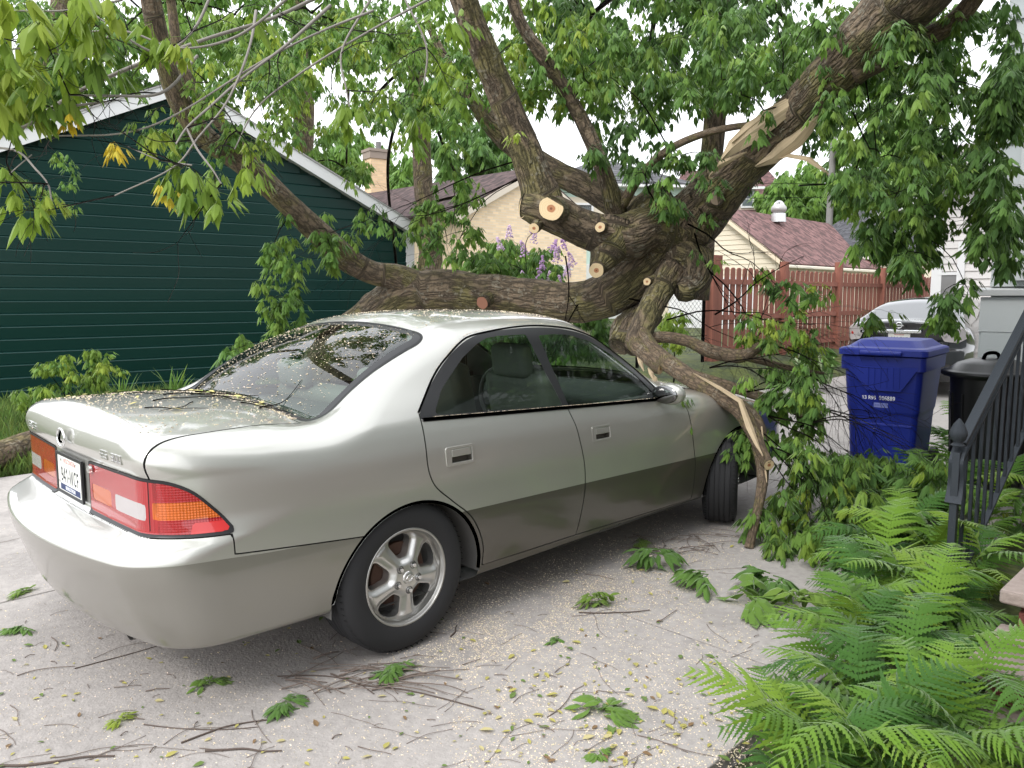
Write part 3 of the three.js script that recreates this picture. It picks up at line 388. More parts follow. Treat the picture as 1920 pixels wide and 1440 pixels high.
// ---------------------------------------------------------------- ground
const bankH = (x, z) => 0.45 * sst(-2.4, -3.3, z) * sst(5.5, 8.5, x);
function sheet(x0, x1, z0, z1, nx, nz, h) { const g = new THREE.PlaneGeometry(1, 1, nx, nz); g.rotateX(-PI / 2); const p = g.attributes.position, uv = g.attributes.uv; for (let i = 0; i < p.count; i++) { const x = lerp(x0, x1, p.getX(i) + 0.5), z = lerp(z0, z1, p.getZ(i) + 0.5); p.setXYZ(i, x, h(x, z), z); uv.setXY(i, x, z); } g.computeVertexNormals(); return g; }
driveGroup(struct('ground', sheet(-70, 110, -95, 70, 360, 330, (x, z) => bankH(x, z) - 0.05 + 0.025 * Math.sin(x * 1.3) * Math.sin(z * 1.7)), std(1, 1, 1, 1, { map: rep(T.soil, 0.5, 0.5) }), 'grassy earth round the drive'));
{ // drive: slabs with joints between
  const dm = struct('driveway', box(62, 0.06, 6.28, [20, -0.075, -0.93]), std(0.16, 0.15, 0.14, 1), 'pale concrete driveway strewn with sawdust and twigs'); driveGroup(dm);
  const xs = [-11, -8, -5.15, -2.1, 0.95, 4, 7.05, 10.1, 13.2, 16.2, 19.4, 22.6, 26, 30, 36, 44, 51], zs = [-4.05, -0.95, 2.2]; let k = 0;
  for (let i = 0; i + 1 < xs.length; i++) for (let j = 0; j + 1 < zs.length; j++) { const w = xs[i + 1] - xs[i] - 0.014, d = zs[j + 1] - zs[j] - 0.014, g = box(w, 0.1, d, [0, 0, 0], [0, 0, 0], 0.006); const uv = g.attributes.uv; for (let n = 0; n < uv.count; n++) uv.setXY(n, uv.getX(n) + k * 1.37, uv.getY(n) + k * 0.71); k++; const s = mesh('slab', g, concM, dm); s.position.set((xs[i] + xs[i + 1]) / 2, -0.05 + (hash(i, j, 4) - 0.5) * 0.003, (zs[j] + zs[j + 1]) / 2); }
}
// ---------------------------------------------------------------- generic gabled roof, prisms
function prism(poly, depth) { const s = new THREE.Shape(poly.map((p) => new THREE.Vector2(p[0], p[1]))); const g = new THREE.ExtrudeGeometry(s, { depth, bevelEnabled: false }); return g; }
function quad(a, b, c, d, us = 1, vs = 1) { const g = new THREE.BufferGeometry(); g.setAttribute('position', new THREE.Float32BufferAttribute([...a, ...b, ...c, ...a, ...c, ...d], 3)); const w = Math.hypot(b[0] - a[0], b[1] - a[1], b[2] - a[2]) * us, h = Math.hypot(d[0] - a[0], d[1] - a[1], d[2] - a[2]) * vs; g.setAttribute('uv', new THREE.Float32BufferAttribute([0, 0, w, 0, w, h, 0, 0, w, h, 0, h], 2)); g.computeVertexNormals(); return g; }
function slab(a, b, c, d, th) { // a roof plane of thickness th under the quad a b c d
  const n = V(b[0] - a[0], b[1] - a[1], b[2] - a[2]).cross(V(d[0] - a[0], d[1] - a[1], d[2] - a[2])).normalize(); if (n.y < 0) n.negate(); const q = (p) => [p[0] - n.x * th, p[1] - n.y * th, p[2] - n.z * th], [A, B, C, D] = [a, b, c, d].map(q);
  return [quad(a, b, c, d), quad(A, B, C, D), quad(a, b, B, A), quad(b, c, C, B), quad(c, d, D, C), quad(d, a, A, D)];
}
const roofMat = (r, g, b) => std(r, g, b, 0.95, { map: rep(T.shingle, 0.45, 0.45) });
// lap boards as parts: each an extruded profile across [x0,x1] given by span(y)
function lapBoards(parent, name, y0, y1, ex, span, mats, prof) { let i = 0; for (let y = y0; y < y1 - 0.01; y += ex, i++) { const h = Math.min(ex, y1 - y), [a, b] = span(y + h * 0.5); if (b - a < 0.05) continue; const s = new THREE.Shape(prof(h).map((p) => new THREE.Vector2(p[0], p[1]))), g = new THREE.ExtrudeGeometry(s, { depth: b - a, bevelEnabled: false }); g.rotateY(PI / 2); g.scale(1, 1, -1); const m = mesh(name, (() => { const q = g.toNonIndexed ? g : g; const ix = q.index; const p = q.attributes.position; if (!ix) for (let t = 0; t < p.count; t += 3) { const x1 = [p.getX(t + 1), p.getY(t + 1), p.getZ(t + 1)], x2 = [p.getX(t + 2), p.getY(t + 2), p.getZ(t + 2)]; p.setXYZ(t + 1, ...x2); p.setXYZ(t + 2, ...x1); } q.computeVertexNormals(); return q; })(), mats[i % mats.length], parent); m.position.set(a, y, 0); } }

// ---------------------------------------------------------------- green garage (group x along the gable wall, z towards the drive)
{
  const u = V(0.777, 0, -0.63), o = V(-6.68, 0, -11.5), turn = Math.atan2(0.63, 0.777), g = thing('green_garage', 'dark green garage with horizontal siding and a white trimmed gable behind the sedan', 'garage', [o.x, 0, o.z], turn);
  const xl = -2.29, xp = 1.92, xr = 6.13, ye = 2.67, yp = 4.65, sl = (yp - ye) / (xr - xp);
  mesh('wall', [xf(prism([[xl, -0.05], [xr, -0.05], [xr, ye], [xp, yp], [xl, ye]], 7), [0, 0, -7.01])], std(0.006, 0.030, 0.022, 0.8), g);
  const gm = [0.0, 0.002, -0.001, 0.003, 0.001].map((d) => std(0.007 + d * 0.4, 0.036 + d, 0.031 + d, 0.27));
  lapBoards(g, 'siding_board', -0.02, yp - 0.1, 0.18, (y) => [Math.max(xl, xp - (yp - 0.06 - y) / sl), Math.min(xr, xp + (yp - 0.06 - y) / sl)], gm, (h) => [[0.002, 0], [0.012, 0.001], [0.034, h - 0.03], [0.036, h - 0.024], [0.033, h - 0.019], [0.006, h - 0.005], [0.002, h - 0.001]]);
  for (const s of [-1, 1]) {
    const xe = s < 0 ? xl - 0.35 : xr + 0.18, yy = yp - Math.abs(xe - xp) * sl;
    mesh('roof', slab([xp, yp + 0.16, 0.22], [xe, yy + 0.16, 0.22], [xe, yy + 0.16, -7.2], [xp, yp + 0.16, -7.2], 0.03), roofMat(0.11, 0.10, 0.10), g);
    const L = Math.hypot(xe - xp, yy - yp), b = box(L, 0.19, 0.03, [(xe + xp) / 2, (yp + yy) / 2 + 0.025, 0.205], [0, 0, s < 0 ? Math.atan(sl) : -Math.atan(sl)]);
    const rk = mesh('rake_board', b, white, g); mesh('soffit', box(L, 0.02, 0.2, [(xe + xp) / 2, (yp + yy) / 2 - 0.04, 0.1], [0, 0, s < 0 ? Math.atan(sl) : -Math.atan(sl)]), white, rk);
    mesh('drip_edge', box(L, 0.02, 0.05, [(xe + xp) / 2, (yp + yy) / 2 + 0.135, 0.215], [0, 0, s < 0 ? Math.atan(sl) : -Math.atan(sl)]), std(0.35, 0.34, 0.33, 0.7), rk);
  }
  mesh('corner_board', [box(0.16, ye + 0.02, 0.035, [xr - 0.07, ye / 2 - 0.03, 0.022]), box(0.035, ye + 0.02, 0.16, [xr + 0.02, ye / 2 - 0.03, -0.06])], white, g);
}
// ---------------------------------------------------------------- houses behind
{ // cream brick house; x along the gable wall (right and away), z out of it towards the drive
  const o = at(865, 400, 22), g = thing('brick_house', 'cream brick house with a brown shingled roof behind the lilac bush', 'house', [o.x, 0, o.z], PI / 4), W = 5.36, ye = 3.78, yp = 5.11, bm = std(0.95, 0.94, 0.95, 0.9, { map: rep(T.brickFar, 0.42, 0.42) });
  mesh('wall', xf(prism([[0, 0], [W, 0], [W, ye], [W / 2, yp], [0, ye]], 9), [0, 0, -9]), bm, g);
  const sl = (yp - ye) / (W / 2);
  for (const s of [-1, 1]) { const xe = W / 2 + s * (W / 2 + 0.4), yy = yp - (W / 2 + 0.4) * sl; const r = mesh('roof', slab([W / 2, yp + 0.14, 0.25], [xe, yy + 0.14, 0.25], [xe, yy + 0.14, -9.3], [W / 2, yp + 0.14, -9.3], 0.08), roofMat(0.20, 0.125, 0.12), g); const L = Math.hypot(xe - W / 2, yy - yp); mesh('rake_board', box(L, 0.2, 0.04, [(xe + W / 2) / 2, (yy + yp) / 2 - 0.02, 0.24], [0, 0, -s * Math.atan(sl)]), std(0.66, 0.58, 0.48, 0.7), r); }
  for (const [x, y, w, h] of [[1.15, 1.55, 0.85, 1.1], [3.6, 1.6, 1.0, 1.2]]) { const f = mesh('window', [box(w + 0.16, 0.09, 0.1, [x, y + h / 2 + 0.045, 0.03]), box(w + 0.22, 0.07, 0.14, [x, y - h / 2 - 0.035, 0.04]), box(0.08, h, 0.1, [x - w / 2 - 0.04, y, 0.03]), box(0.08, h, 0.1, [x + w / 2 + 0.04, y, 0.03]), box(w, 0.05, 0.06, [x, y, 0.03])], white, g); mesh('pane', box(w, h, 0.02, [x, y, 0.02]), phy(0.3, 0.32, 0.33, 0.08), f); mesh('awning', box(w + 0.35, 0.03, 0.4, [x, y + h / 2 + 0.16, 0.2], [0.4, 0, 0]), std(0.5, 0.5, 0.48, 0.6), f); }
  mesh('gable_vent', [box(0.3, 0.55, 0.05, [W / 2, yp - 0.75, 0.02])], std(0.5, 0.42, 0.33, 0.8), g);
}
{ const p = at(706, 330, 30), g = thing('brick_chimney', 'cream brick chimney stack rising beyond the green garage roof', 'chimney', [p.x, 0, p.z], 0.6), bm = std(0.8, 0.72, 0.66, 0.9, { map: rep(T.brickFar, 0.42, 0.42) }); mesh('stack', box(0.72, 6.7, 0.6, [0, 3.25, 0]), bm, g); mesh('cap', [box(0.8, 0.28, 0.68, [0, 6.64, 0]), box(0.86, 0.1, 0.74, [0, 6.8, 0])], std(0.3, 0.24, 0.2, 0.9), g); mesh('flue', xf(new THREE.CylinderGeometry(0.1, 0.1, 0.3, 12), [0.1, 7, 0]), std(0.16, 0.15, 0.15, 0.6), g); mesh('base', box(1.6, 3.4, 1.4, [0, 1.6, -0.5]), bm, g); }
{ // two storey pale green house with hipped roof
  const c = at(1140, 345, 38), g = thing('green_house', 'pale green two storey house with a grey hipped roof and red chimney', 'house', [c.x, 0, c.z - 4], 0.12), W = 6.6, D = 8, ye = 6.6;
  mesh('wall', box(W, ye, D, [0, ye / 2, 0]), std(0.48, 0.62, 0.55, 0.8), g); mesh('eave_band', box(W + 0.06, 0.9, D + 0.06, [0, ye - 0.95, 0]), std(0.62, 0.55, 0.44, 0.8), g); const w2 = W / 2 + 0.55, d2 = D / 2 + 0.55, yr = 8.35, rm = roofMat(0.25, 0.25, 0.27);
  mesh('eaves', box(2 * w2, 0.12, 2 * d2, [0, ye + 0.02, 0]), white, g);
  const A = [-w2, ye + 0.1, d2], B = [w2, ye + 0.1, d2], C = [w2, ye + 0.1, -d2], E = [-w2, ye + 0.1, -d2], R1 = [-0.4, yr, 0.8], R2 = [0.4, yr, 0.8], R3 = [0.4, yr, -0.8], R4 = [-0.4, yr, -0.8];
  mesh('roof', [quad(A, B, R2, R1), quad(B, C, R3, R2), quad(C, E, R4, R3), quad(E, A, R1, R4), quad(R1, R2, R3, R4)], rm, g);
  for (const x of [-1.65, 1.5]) { const f = mesh('window', [box(0.95, 0.1, 0.1, [x, 5.78, D / 2 + 0.04]), box(0.95, 0.1, 0.1, [x, 4.62, D / 2 + 0.04]), box(0.1, 1.2, 0.1, [x - 0.42, 5.2, D / 2 + 0.035]), box(0.1, 1.2, 0.1, [x + 0.42, 5.2, D / 2 + 0.035])], white, g); mesh('pane', box(0.75, 1.08, 0.03, [x, 5.2, D / 2 + 0.015]), phy(0.1, 0.12, 0.13, 0.06), f); }
  mesh('lower_wall', box(W + 0.05, 3.0, 0.1, [0, 1.5, D / 2 + 0.06]), std(0.7, 0.72, 0.7, 0.8), g);
  mesh('chimney', box(0.42, 2.2, 0.42, [-0.35, yr + 0.0, 0.4]), std(0.42, 0.13, 0.10, 0.9), g);
}
{ // cream garage behind the picket fence
  const o = at(1465, 487, 25), g = thing('cream_garage', 'cream lap sided garage with a red brown roof and turbine vent behind the picket fence', 'garage', [o.x, 0, o.z], -PI / 4 + PI), W = 4.6, ye = 2.63, yp = 4.3;
  // local x runs from the right eave corner towards the left along the gable, z out of the gable
  g.rotation.y = PI / 4; g.position.set(o.x, 0, o.z);
  // local axes after turn pi/4: x -> (s,0,-s) the ridge direction; z -> (s,0,s)
  const H = 4.5 / 2, L = 8.2, cream = std(0.74, 0.66, 0.52, 0.75), wall = new THREE.Group();
  mesh('wall', [xf(prism([[2 * H, 0], [2 * H, ye], [H, yp], [0, ye], [0, 0]], L), [0, 0, 0], [0, PI / 2, 0])], cream, g);
  const holder = new THREE.Group(); holder.name = 'gable_siding'; holder.rotation.y = -PI / 2; g.add(holder); // x along z of the group, facing -x
  lapBoards(holder, 'siding_board', 1.55, yp - 0.1, 0.16, (y) => { const h = y < ye ? H : H * (yp - 0.05 - y) / (yp - ye); return [-H - h, -H + h]; }, [std(0.75, 0.67, 0.53, 0.7), std(0.73, 0.65, 0.515, 0.7)], (h) => [[0.002, 0], [0.03, 0], [0.008, h - 0.002], [0.002, h - 0.001]]);
  for (const s of [0, 1]) { const z0 = -H, ze = s ? -2 * H - 0.35 : 0.35, sl = (yp - ye) / H, yy = yp - (H + 0.35) * sl; const r = mesh('roof', slab([-0.3, yp + 0.12, z0], [-0.3, yy + 0.12, ze], [L + 0.3, yy + 0.12, ze], [L + 0.3, yp + 0.12, z0], 0.06), roofMat(0.40, 0.21, 0.20), g); const q = Math.hypot(ze - z0, yy - yp); mesh('rake_board', box(0.04, 0.16, q, [-0.28, (yp + yy) / 2 + 0.0, (z0 + ze) / 2], [(s ? -1 : 1) * Math.atan(sl), 0, 0]), std(0.74, 0.62, 0.47, 0.7), r); mesh('gutter', box(L + 0.6, 0.1, 0.1, [L / 2, yy + 0.02, ze + (s ? -0.04 : 0.04)], [0, 0, 0], 0.03), std(0.72, 0.66, 0.55, 0.5), r); }
  mesh('downpipe', box(0.08, ye - 0.2, 0.08, [L - 0.2, ye / 2, 0.1]), std(0.72, 0.66, 0.55, 0.5), g); mesh('corner_board', box(0.14, ye, 0.14, [0.05, ye / 2, 0.0]), std(0.74, 0.66, 0.54, 0.7), g);
  mesh('garage_door', box(0.06, 2.1, 3.3, [-0.03, 1.05, -H - 0.2]), std(0.78, 0.79, 0.8, 0.6), g);
  const v = new THREE.Group(); v.name = 'turbine_vent'; v.position.set(3.1, yp - 0.12, -H + 0.55); g.add(v); mesh('vent_pipe', xf(new THREE.CylinderGeometry(0.24, 0.26, 0.3, 18), [0, 0.05, 0]), std(0.6, 0.6, 0.6, 0.4, { metalness: 0.6 }), v); mesh('vent_core', xf(new THREE.SphereGeometry(0.27, 16, 10), [0, 0.36, 0], [0, 0, 0], [1, 0.72, 1]), std(0.42, 0.41, 0.4, 0.5, { metalness: 0.5 }), v); for (let i = 0; i < 16; i++) { const f = mesh('vent_fin', xf(new THREE.TorusGeometry(0.27, 0.03, 4, 9, PI), [0, 0.36, 0], [0, 0, -PI / 2], [1, 0.72, 0.35]), std(0.72, 0.72, 0.72, 0.35, { metalness: 0.7 }), v); f.rotation.y = i * PI / 8; }
}
{ // house with dormer
  const c = at(1375, 372, 46), g = thing('dormer_house', 'house with a red brown roof and a white dormer window above the cream garage', 'house', [c.x, 0, c.z], -0.15), y0 = c.y - 0.75;
  mesh('wall', box(7, y0 - 0.55, 8, [0, (y0 - 0.55) / 2, -4.6]), std(0.6, 0.55, 0.48, 0.8), g); mesh('fascia', box(7.8, 0.3, 0.1, [0, y0 - 0.38, 0.16]), white, g);
  mesh('roof', slab([-4, y0 - 0.25, 0.3], [4, y0 - 0.25, 0.3], [2.6, y0 + 3.1, -5], [-2.6, y0 + 3.1, -5], 0.12), roofMat(0.3, 0.15, 0.145), g); mesh('roof', slab([-4, y0 - 0.25, -10], [4, y0 - 0.25, -10], [2.6, y0 + 3.1, -5], [-2.6, y0 + 3.1, -5], 0.12), roofMat(0.3, 0.15, 0.145), g); mesh('roof', slab([4, y0 - 0.25, 0.3], [4, y0 - 0.25, -10], [2.6, y0 + 3.1, -5.02], [2.6, y0 + 3.1, -4.98], 0.12), roofMat(0.3, 0.15, 0.145), g);
  const d = mesh('dormer', box(2.5, 1.3, 2.6, [0, y0 + 0.75, -1.6]), std(0.62, 0.52, 0.44, 0.8), g); mesh('dormer_roof', [...slab([-1.7, y0 + 1.35, 0.1], [1.7, y0 + 1.35, 0.1], [1.3, y0 + 2.0, -1.7], [-1.3, y0 + 2.0, -1.7], 0.1)], roofMat(0.3, 0.15, 0.145), d); mesh('dormer_eave', box(3.4, 0.14, 0.1, [0, y0 + 1.3, 0.12]), white, d);
  for (const x of [-0.82, 0, 0.82]) { const f = mesh('window', [box(0.72, 0.1, 0.08, [x, y0 + 1.2, -0.26]), box(0.72, 0.1, 0.08, [x, y0 + 0.28, -0.26]), box(0.1, 0.86, 0.08, [x - 0.33, y0 + 0.74, -0.262]), box(0.1, 0.86, 0.08, [x + 0.33, y0 + 0.74, -0.262]), box(0.6, 0.06, 0.06, [x, y0 + 0.74, -0.26])], white, d); mesh('pane', box(0.6, 0.9, 0.03, [x, y0 + 0.74, -0.285]), phy(0.12, 0.14, 0.15, 0.06), f); }
}
{ // grey roofed garage and the pale sided house end beside it
  const c = at(1690, 470, 31), g = thing('grey_roof_garage', 'low garage with a grey hipped roof beyond the parked black car', 'garage', [c.x, 0, c.z - 2], -0.35); const ye = 3.0; mesh('wall', box(6.5, ye, 6, [0, ye / 2, 0]), std(0.7, 0.63, 0.5, 0.8), g); const w2 = 3.7, d2 = 3.4, A = [-w2, ye, d2], B = [w2, ye, d2], C = [w2, ye, -d2], E = [-w2, ye, -d2], R = [-0.9, 5.0, 0], R2 = [0.9, 5.0, 0]; mesh('roof', [quad(A, B, R2, R), quad(C, E, R, R2), quad(B, C, R2, R2), quad(E, A, R, R)], roofMat(0.17, 0.17, 0.19), g); mesh('fascia', box(2 * w2, 0.16, 2 * d2, [0, ye - 0.06, 0]), std(0.7, 0.66, 0.58, 0.7), g);
}
{
  const o = at(1748, 560, 17), g = thing('pale_house', 'pale grey sided house end with white corner trim behind the black car', 'house', [o.x, 0, o.z], -PI / 4), W = 4; mesh('wall', box(W, 4.6, 3, [W / 2, 2.3, -1.56]), std(0.6, 0.57, 0.55, 0.8), g);
  lapBoards(g, 'siding_board', 0.4, 3.9, 0.16, () => [0.1, W], [std(0.62, 0.59, 0.57, 0.75), std(0.60, 0.575, 0.56, 0.75)], (h) => [[-0.055, 0], [-0.02, 0], [-0.045, h - 0.002], [-0.055, h - 0.001]]);
  mesh('corner_board', box(0.2, 4.6, 0.06, [0.06, 2.3, 0.0]), white, g); mesh('door_trim', box(0.14, 2.4, 0.06, [0.52, 1.4, 0.0]), white, g); mesh('roof', slab([-1.2, 3.2, 0.4], [1.2, 4.3, 0.4], [1.2, 4.3, -3], [-1.2, 3.2, -3], 0.1), roofMat(0.2, 0.2, 0.21), g); mesh('rake_board', box(2.7, 0.16, 0.05, [0, 3.66, 0.42], [0, 0, Math.atan(1.1 / 2.4)]), white, g);
  const f = mesh('window', [box(0.4, 0.06, 0.05, [0.28, 1.95, 0.01]), box(0.4, 0.06, 0.05, [0.28, 1.45, 0.01])], white, g); mesh('pane', box(0.34, 0.46, 0.02, [0.28, 1.7, 0.0]), phy(0.2, 0.2, 0.2, 0.1), f);
}
{ // grey house at the right: lower wall of wide shingles, ledge, window above
  const o = at(1838, 560, 6.9), g = thing('grey_house', 'grey house wall with wide siding and a window sill beside the stair railing', 'house', [o.x, 0, o.z], -PI / 4), grey = [std(0.42, 0.45, 0.45, 0.8), std(0.44, 0.465, 0.465, 0.8), std(0.405, 0.435, 0.44, 0.8)];
  mesh('wall', [box(5, 1.5, 6, [2.5, 0.72, -3.03]), box(4.94, 6, 6, [2.53, 4.45, -3.08])], grey[0], g);
  for (let r = 0; r < 5; r++) for (let k = 0; k < 8; k++) { const m = mesh('wall_shingle', box(0.602, 0.298, 0.014, [0, 0, 0], [-0.02, 0, 0], 0.002), grey[(r + k * 2) % 3], g); m.position.set(0.3 + k * 0.606 + (r % 2) * 0.02, 0.12 + r * 0.3, -0.014); }
  mesh('ledge', box(5.1, 0.06, 0.12, [2.5, 1.515, -0.02], [0.12, 0, 0], 0.01), std(0.46, 0.47, 0.47, 0.6), g);
  lapBoards(g, 'siding_board', 1.56, 6.6, 0.2, () => [0.06, 4.9], grey, (h) => [[-0.085, 0], [-0.03, 0], [-0.06, h - 0.003], [-0.085, h - 0.001]]);
  const f = mesh('window', [box(1.0, 0.1, 0.12, [0.75, 1.66, -0.0]), box(1.0, 0.1, 0.09, [0.75, 2.75, -0.02]), box(0.1, 1.05, 0.09, [0.29, 2.2, -0.022]), box(0.1, 1.05, 0.09, [1.2, 2.2, -0.022])], std(0.5, 0.52, 0.52, 0.6), g); mesh('pane', box(0.84, 1.0, 0.02, [0.75, 2.2, -0.03]), phy(0.02, 0.022, 0.024, 0.05), f);
  mesh('fascia', box(5.2, 0.25, 0.5, [2.5, 6.7, 0.1]), white, g);
}
{ // utility pole and its wires
  const p = at(1553, 430, 37), g = thing('utility_pole', 'weathered grey wooden utility pole beyond the cream garage', 'pole', [p.x, 0, p.z]); mesh('shaft', sweep([[V(0, 0, 0), 0.17], [V(0.03, 5, 0), 0.15], [V(0.1, 11.5, 0), 0.13]], 14, 0.4, 0.03, 4), std(0.42, 0.40, 0.38, 0.95, { map: rep(T.wood, 4, 0.5) }), g); mesh('crossarm', box(2.2, 0.1, 0.1, [0, 10.8, 0.14]), M.twigGrey, g);
  for (const [y, x1, y1, s] of [[6.6, -18, 7.2, 0], [6.0, -18, 6.4, 1], [7.6, 24, 8.2, 0]]) { const m = mesh('cable', sweep([[V(p.x, y, p.z), 0.012], [V(p.x + x1 * 0.5, (y + y1) / 2 - 0.35, p.z + 1), 0.012], [V(p.x + x1, y1, p.z + 3), 0.012]], 5, 0.6), M.dark); tag(m, y === 6.6 ? 'thin black cable with a splice running left from the utility pole' : y === 6.0 ? 'lower thin black cable running left from the utility pole' : 'thin black cable running right from the utility pole', 'cable'); if (!s && x1 < 0) mesh('splice', sweep([[V(p.x - 0.25, 6.58, p.z + 0.02), 0.035], [V(p.x - 1.5, 6.5, p.z + 0.2), 0.04]], 8, 0.3), M.dark, m); }
}
{ // red stained picket fence
  const g = thing('picket_fence', 'red brown stained wooden picket fence with tall square posts', 'fence'), D0 = 13.2, X0 = 0.2534 * D0, a = 1.7, b = 1.66, y0 = 0.40, r = rng(12), mats = [0, 1, 2, 3, 4, 5].map((k) => std(0.48 + k * 0.02, 0.18 + k * 0.009, 0.125 + k * 0.007, 0.85, { map: rep(T.wood, 2, 0.6) })), turn = Math.atan2(b, a), L = Math.hypot(a, b); g.position.set(X0, 0, -D0); g.rotation.y = turn;
  const pw = 0.138, pg = [0, 1].map((v) => { const s = new THREE.Shape(), w = pw / 2, h = 1.56 + v * 0.012; s.moveTo(-w, 0); s.lineTo(w, 0); s.lineTo(w, h - 0.035); s.lineTo(w - 0.035, h); s.lineTo(-w + 0.035, h); s.lineTo(-w, h - 0.035); return new THREE.ExtrudeGeometry(s, { depth: 0.018, bevelEnabled: false }); });
  const postG = box(0.13, 1.95, 0.13, [0, 0, 0], [0, 0, 0], 0.006), post1 = box(0.26, 1.9, 0.16, [0, 0, 0], [0, 0, 0], 0.006);
  for (let k = 0; k <= 5; k++) { const m = mesh('post', k ? postG : post1, mats[k % 6], g); m.position.set(k * L, 1.2 + (k % 2 ? -0.06 : 0.0), k ? 0.03 : 0); }
  for (let k = 0; k < 5; k++) { for (const y of [0.58, 1.12, 1.72]) { const m = mesh('rail', box(L - 0.13, 0.085, 0.038, [0, 0, 0]), mats[(k + 2) % 6], g); m.position.set((k + 0.5) * L, y, -0.02); const m2 = mesh('rail', box(L - 0.13, 0.085, 0.03, [0, 0, 0]), mats[(k + 4) % 6], g); m2.position.set((k + 0.5) * L, y, 0.035); } for (let i = 0; i < 11; i++) { const m = mesh('picket', pg[(i + k) % 2], mats[Math.floor(r() * 6)], g); m.position.set(k * L + 0.19 + i * (L - 0.3) / 10.4, y0 + (r() - 0.5) * 0.02, 0.001); m.rotation.z = (r() - 0.5) * 0.008; } }
}
{ // chain link fence left of it and a grey board fence behind the trunk
  const g = thing('chain_link_fence', 'galvanised chain link fence between the tree trunk and the red picket fence', 'fence', [0, 0, 0]); const p0 = at(1196, 600, 12.2), p1 = at(1322, 600, 13.0), n = 44, wires = [], mm = std(0.5, 0.51, 0.51, 0.6), y0 = 0.55, y1 = 1.62, d = p1.clone().sub(p0), L = Math.hypot(d.x, d.z); g.position.set(p0.x, 0, p0.z); g.rotation.y = Math.atan2(-d.z, d.x);
  const H = y1 - y0, sp = 0.09; for (let x = -H; x < L; x += sp) for (const s of [0, 1]) { const a = Math.max(0, x), b = Math.min(L, x + H); if (b <= a) continue; const ya = y0 + (s ? H - (a - x) : a - x), yb = y0 + (s ? H - (b - x) : b - x); wires.push(sweep([[V(a, ya, s * 0.004), 0.003], [V((a + b) / 2, (ya + yb) / 2, s * 0.004), 0.003], [V(b, yb, s * 0.004), 0.003]], 4, 0.6, 0, 1, false)); }
  mesh('wire_mesh', wires, mm, g).userData.kind = 'stuff'; mesh('top_rail', sweep([[V(-0.1, y1, 0), 0.02], [V(L + 0.05, y1, 0), 0.02]], 8, 0.5), mm, g); mesh('bottom_wire', sweep([[V(-0.1, y0 + 0.28, 0), 0.006], [V(L + 0.05, y0 + 0.28, 0), 0.006]], 6, 0.5), mm, g); for (const x of [0, L - 0.04]) mesh('post', sweep([[V(x, 0, 0), 0.028], [V(x, y1 + 0.06, 0), 0.028]], 10, 0.5), mm, g);
  const f = thing('board_fence', 'weathered grey board fence seen under the fallen trunk', 'fence'), q0 = at(780, 600, 13), q1 = at(935, 600, 13.4), dd = q1.clone().sub(q0), LL = Math.hypot(dd.x, dd.z); f.position.set(q0.x, 0, q0.z); f.rotation.y = Math.atan2(-dd.z, dd.x); const wm = [0, 1, 2].map((k) => std(0.28 + k * 0.03, 0.25 + k * 0.03, 0.21 + k * 0.03, 0.9, { map: rep(T.wood, 2, 0.6) })); for (let i = 0; i < 10; i++) { const m = mesh('board', box(0.14, 1.4, 0.02, [0, 0, 0]), wm[i % 3], f); m.position.set(0.07 + i * LL / 10, 0.68 + 0.01 * (i % 3), 0); } for (const y of [0.4, 1.1]) mesh('rail', box(LL, 0.08, 0.04, [LL / 2, y, -0.035]), wm[0], f);
}

// ---------------------------------------------------------------- leaves
// one leaflet along +x, drooping, folded on its midrib
function leaflet(out, base, dir, len, wid, droop, side, fold = 0.25) {
  const d = dir.clone().normalize(), s = side.clone().sub(d.clone().multiplyScalar(side.dot(d))).normalize(), n = d.clone().cross(s).normalize(); if (n.y < 0) n.negate();
  const pt = (t, w) => { const p = base.clone().addScaledVector(d, len * t).addScaledVector(s, w * wid); p.y -= droop * len * t * t; p.addScaledVector(n, -Math.abs(w) * wid * fold); return p; };
  const c0 = pt(0, 0), c1 = pt(0.38, 0), c2 = pt(0.72, 0), c3 = pt(1, 0), l1 = pt(0.3, 1), l2 = pt(0.66, 0.78), r1 = pt(0.3, -1), r2 = pt(0.66, -0.78);
  for (const [a, b, c] of [[c0, c1, l1], [c1, l2, l1], [c1, c2, l2], [c2, c3, l2], [c0, r1, c1], [c1, r1, r2], [c1, r2, c2], [c2, r2, c3]]) out.push(a.x, a.y, a.z, b.x, b.y, b.z, c.x, c.y, c.z);
}
function stick(out, a, b, w) { const d = b.clone().sub(a).normalize(), s = Math.abs(d.y) > 0.8 ? V(1, 0, 0) : V(0, 1, 0), p = d.clone().cross(s).normalize().multiplyScalar(w), q = d.clone().cross(p).normalize().multiplyScalar(w); const r = [p, q.clone().sub(p.clone().multiplyScalar(0.5)), q.clone().negate().sub(p.clone().multiplyScalar(0.5))]; for (let i = 0; i < 3; i++) { const u = r[i], v = r[(i + 1) % 3], A = a.clone().add(u), B = a.clone().add(v), C = b.clone().add(v), D = b.clone().add(u); for (const k of [A, B, C, A, C, D]) out.push(k.x, k.y, k.z); } }
function soft(out) { const g = new THREE.BufferGeometry(); g.setAttribute('position', new THREE.Float32BufferAttribute(out, 3)); g.setAttribute('uv', new THREE.Float32BufferAttribute(new Float32Array(out.length / 3 * 2), 2)); g.computeVertexNormals(); return g; }
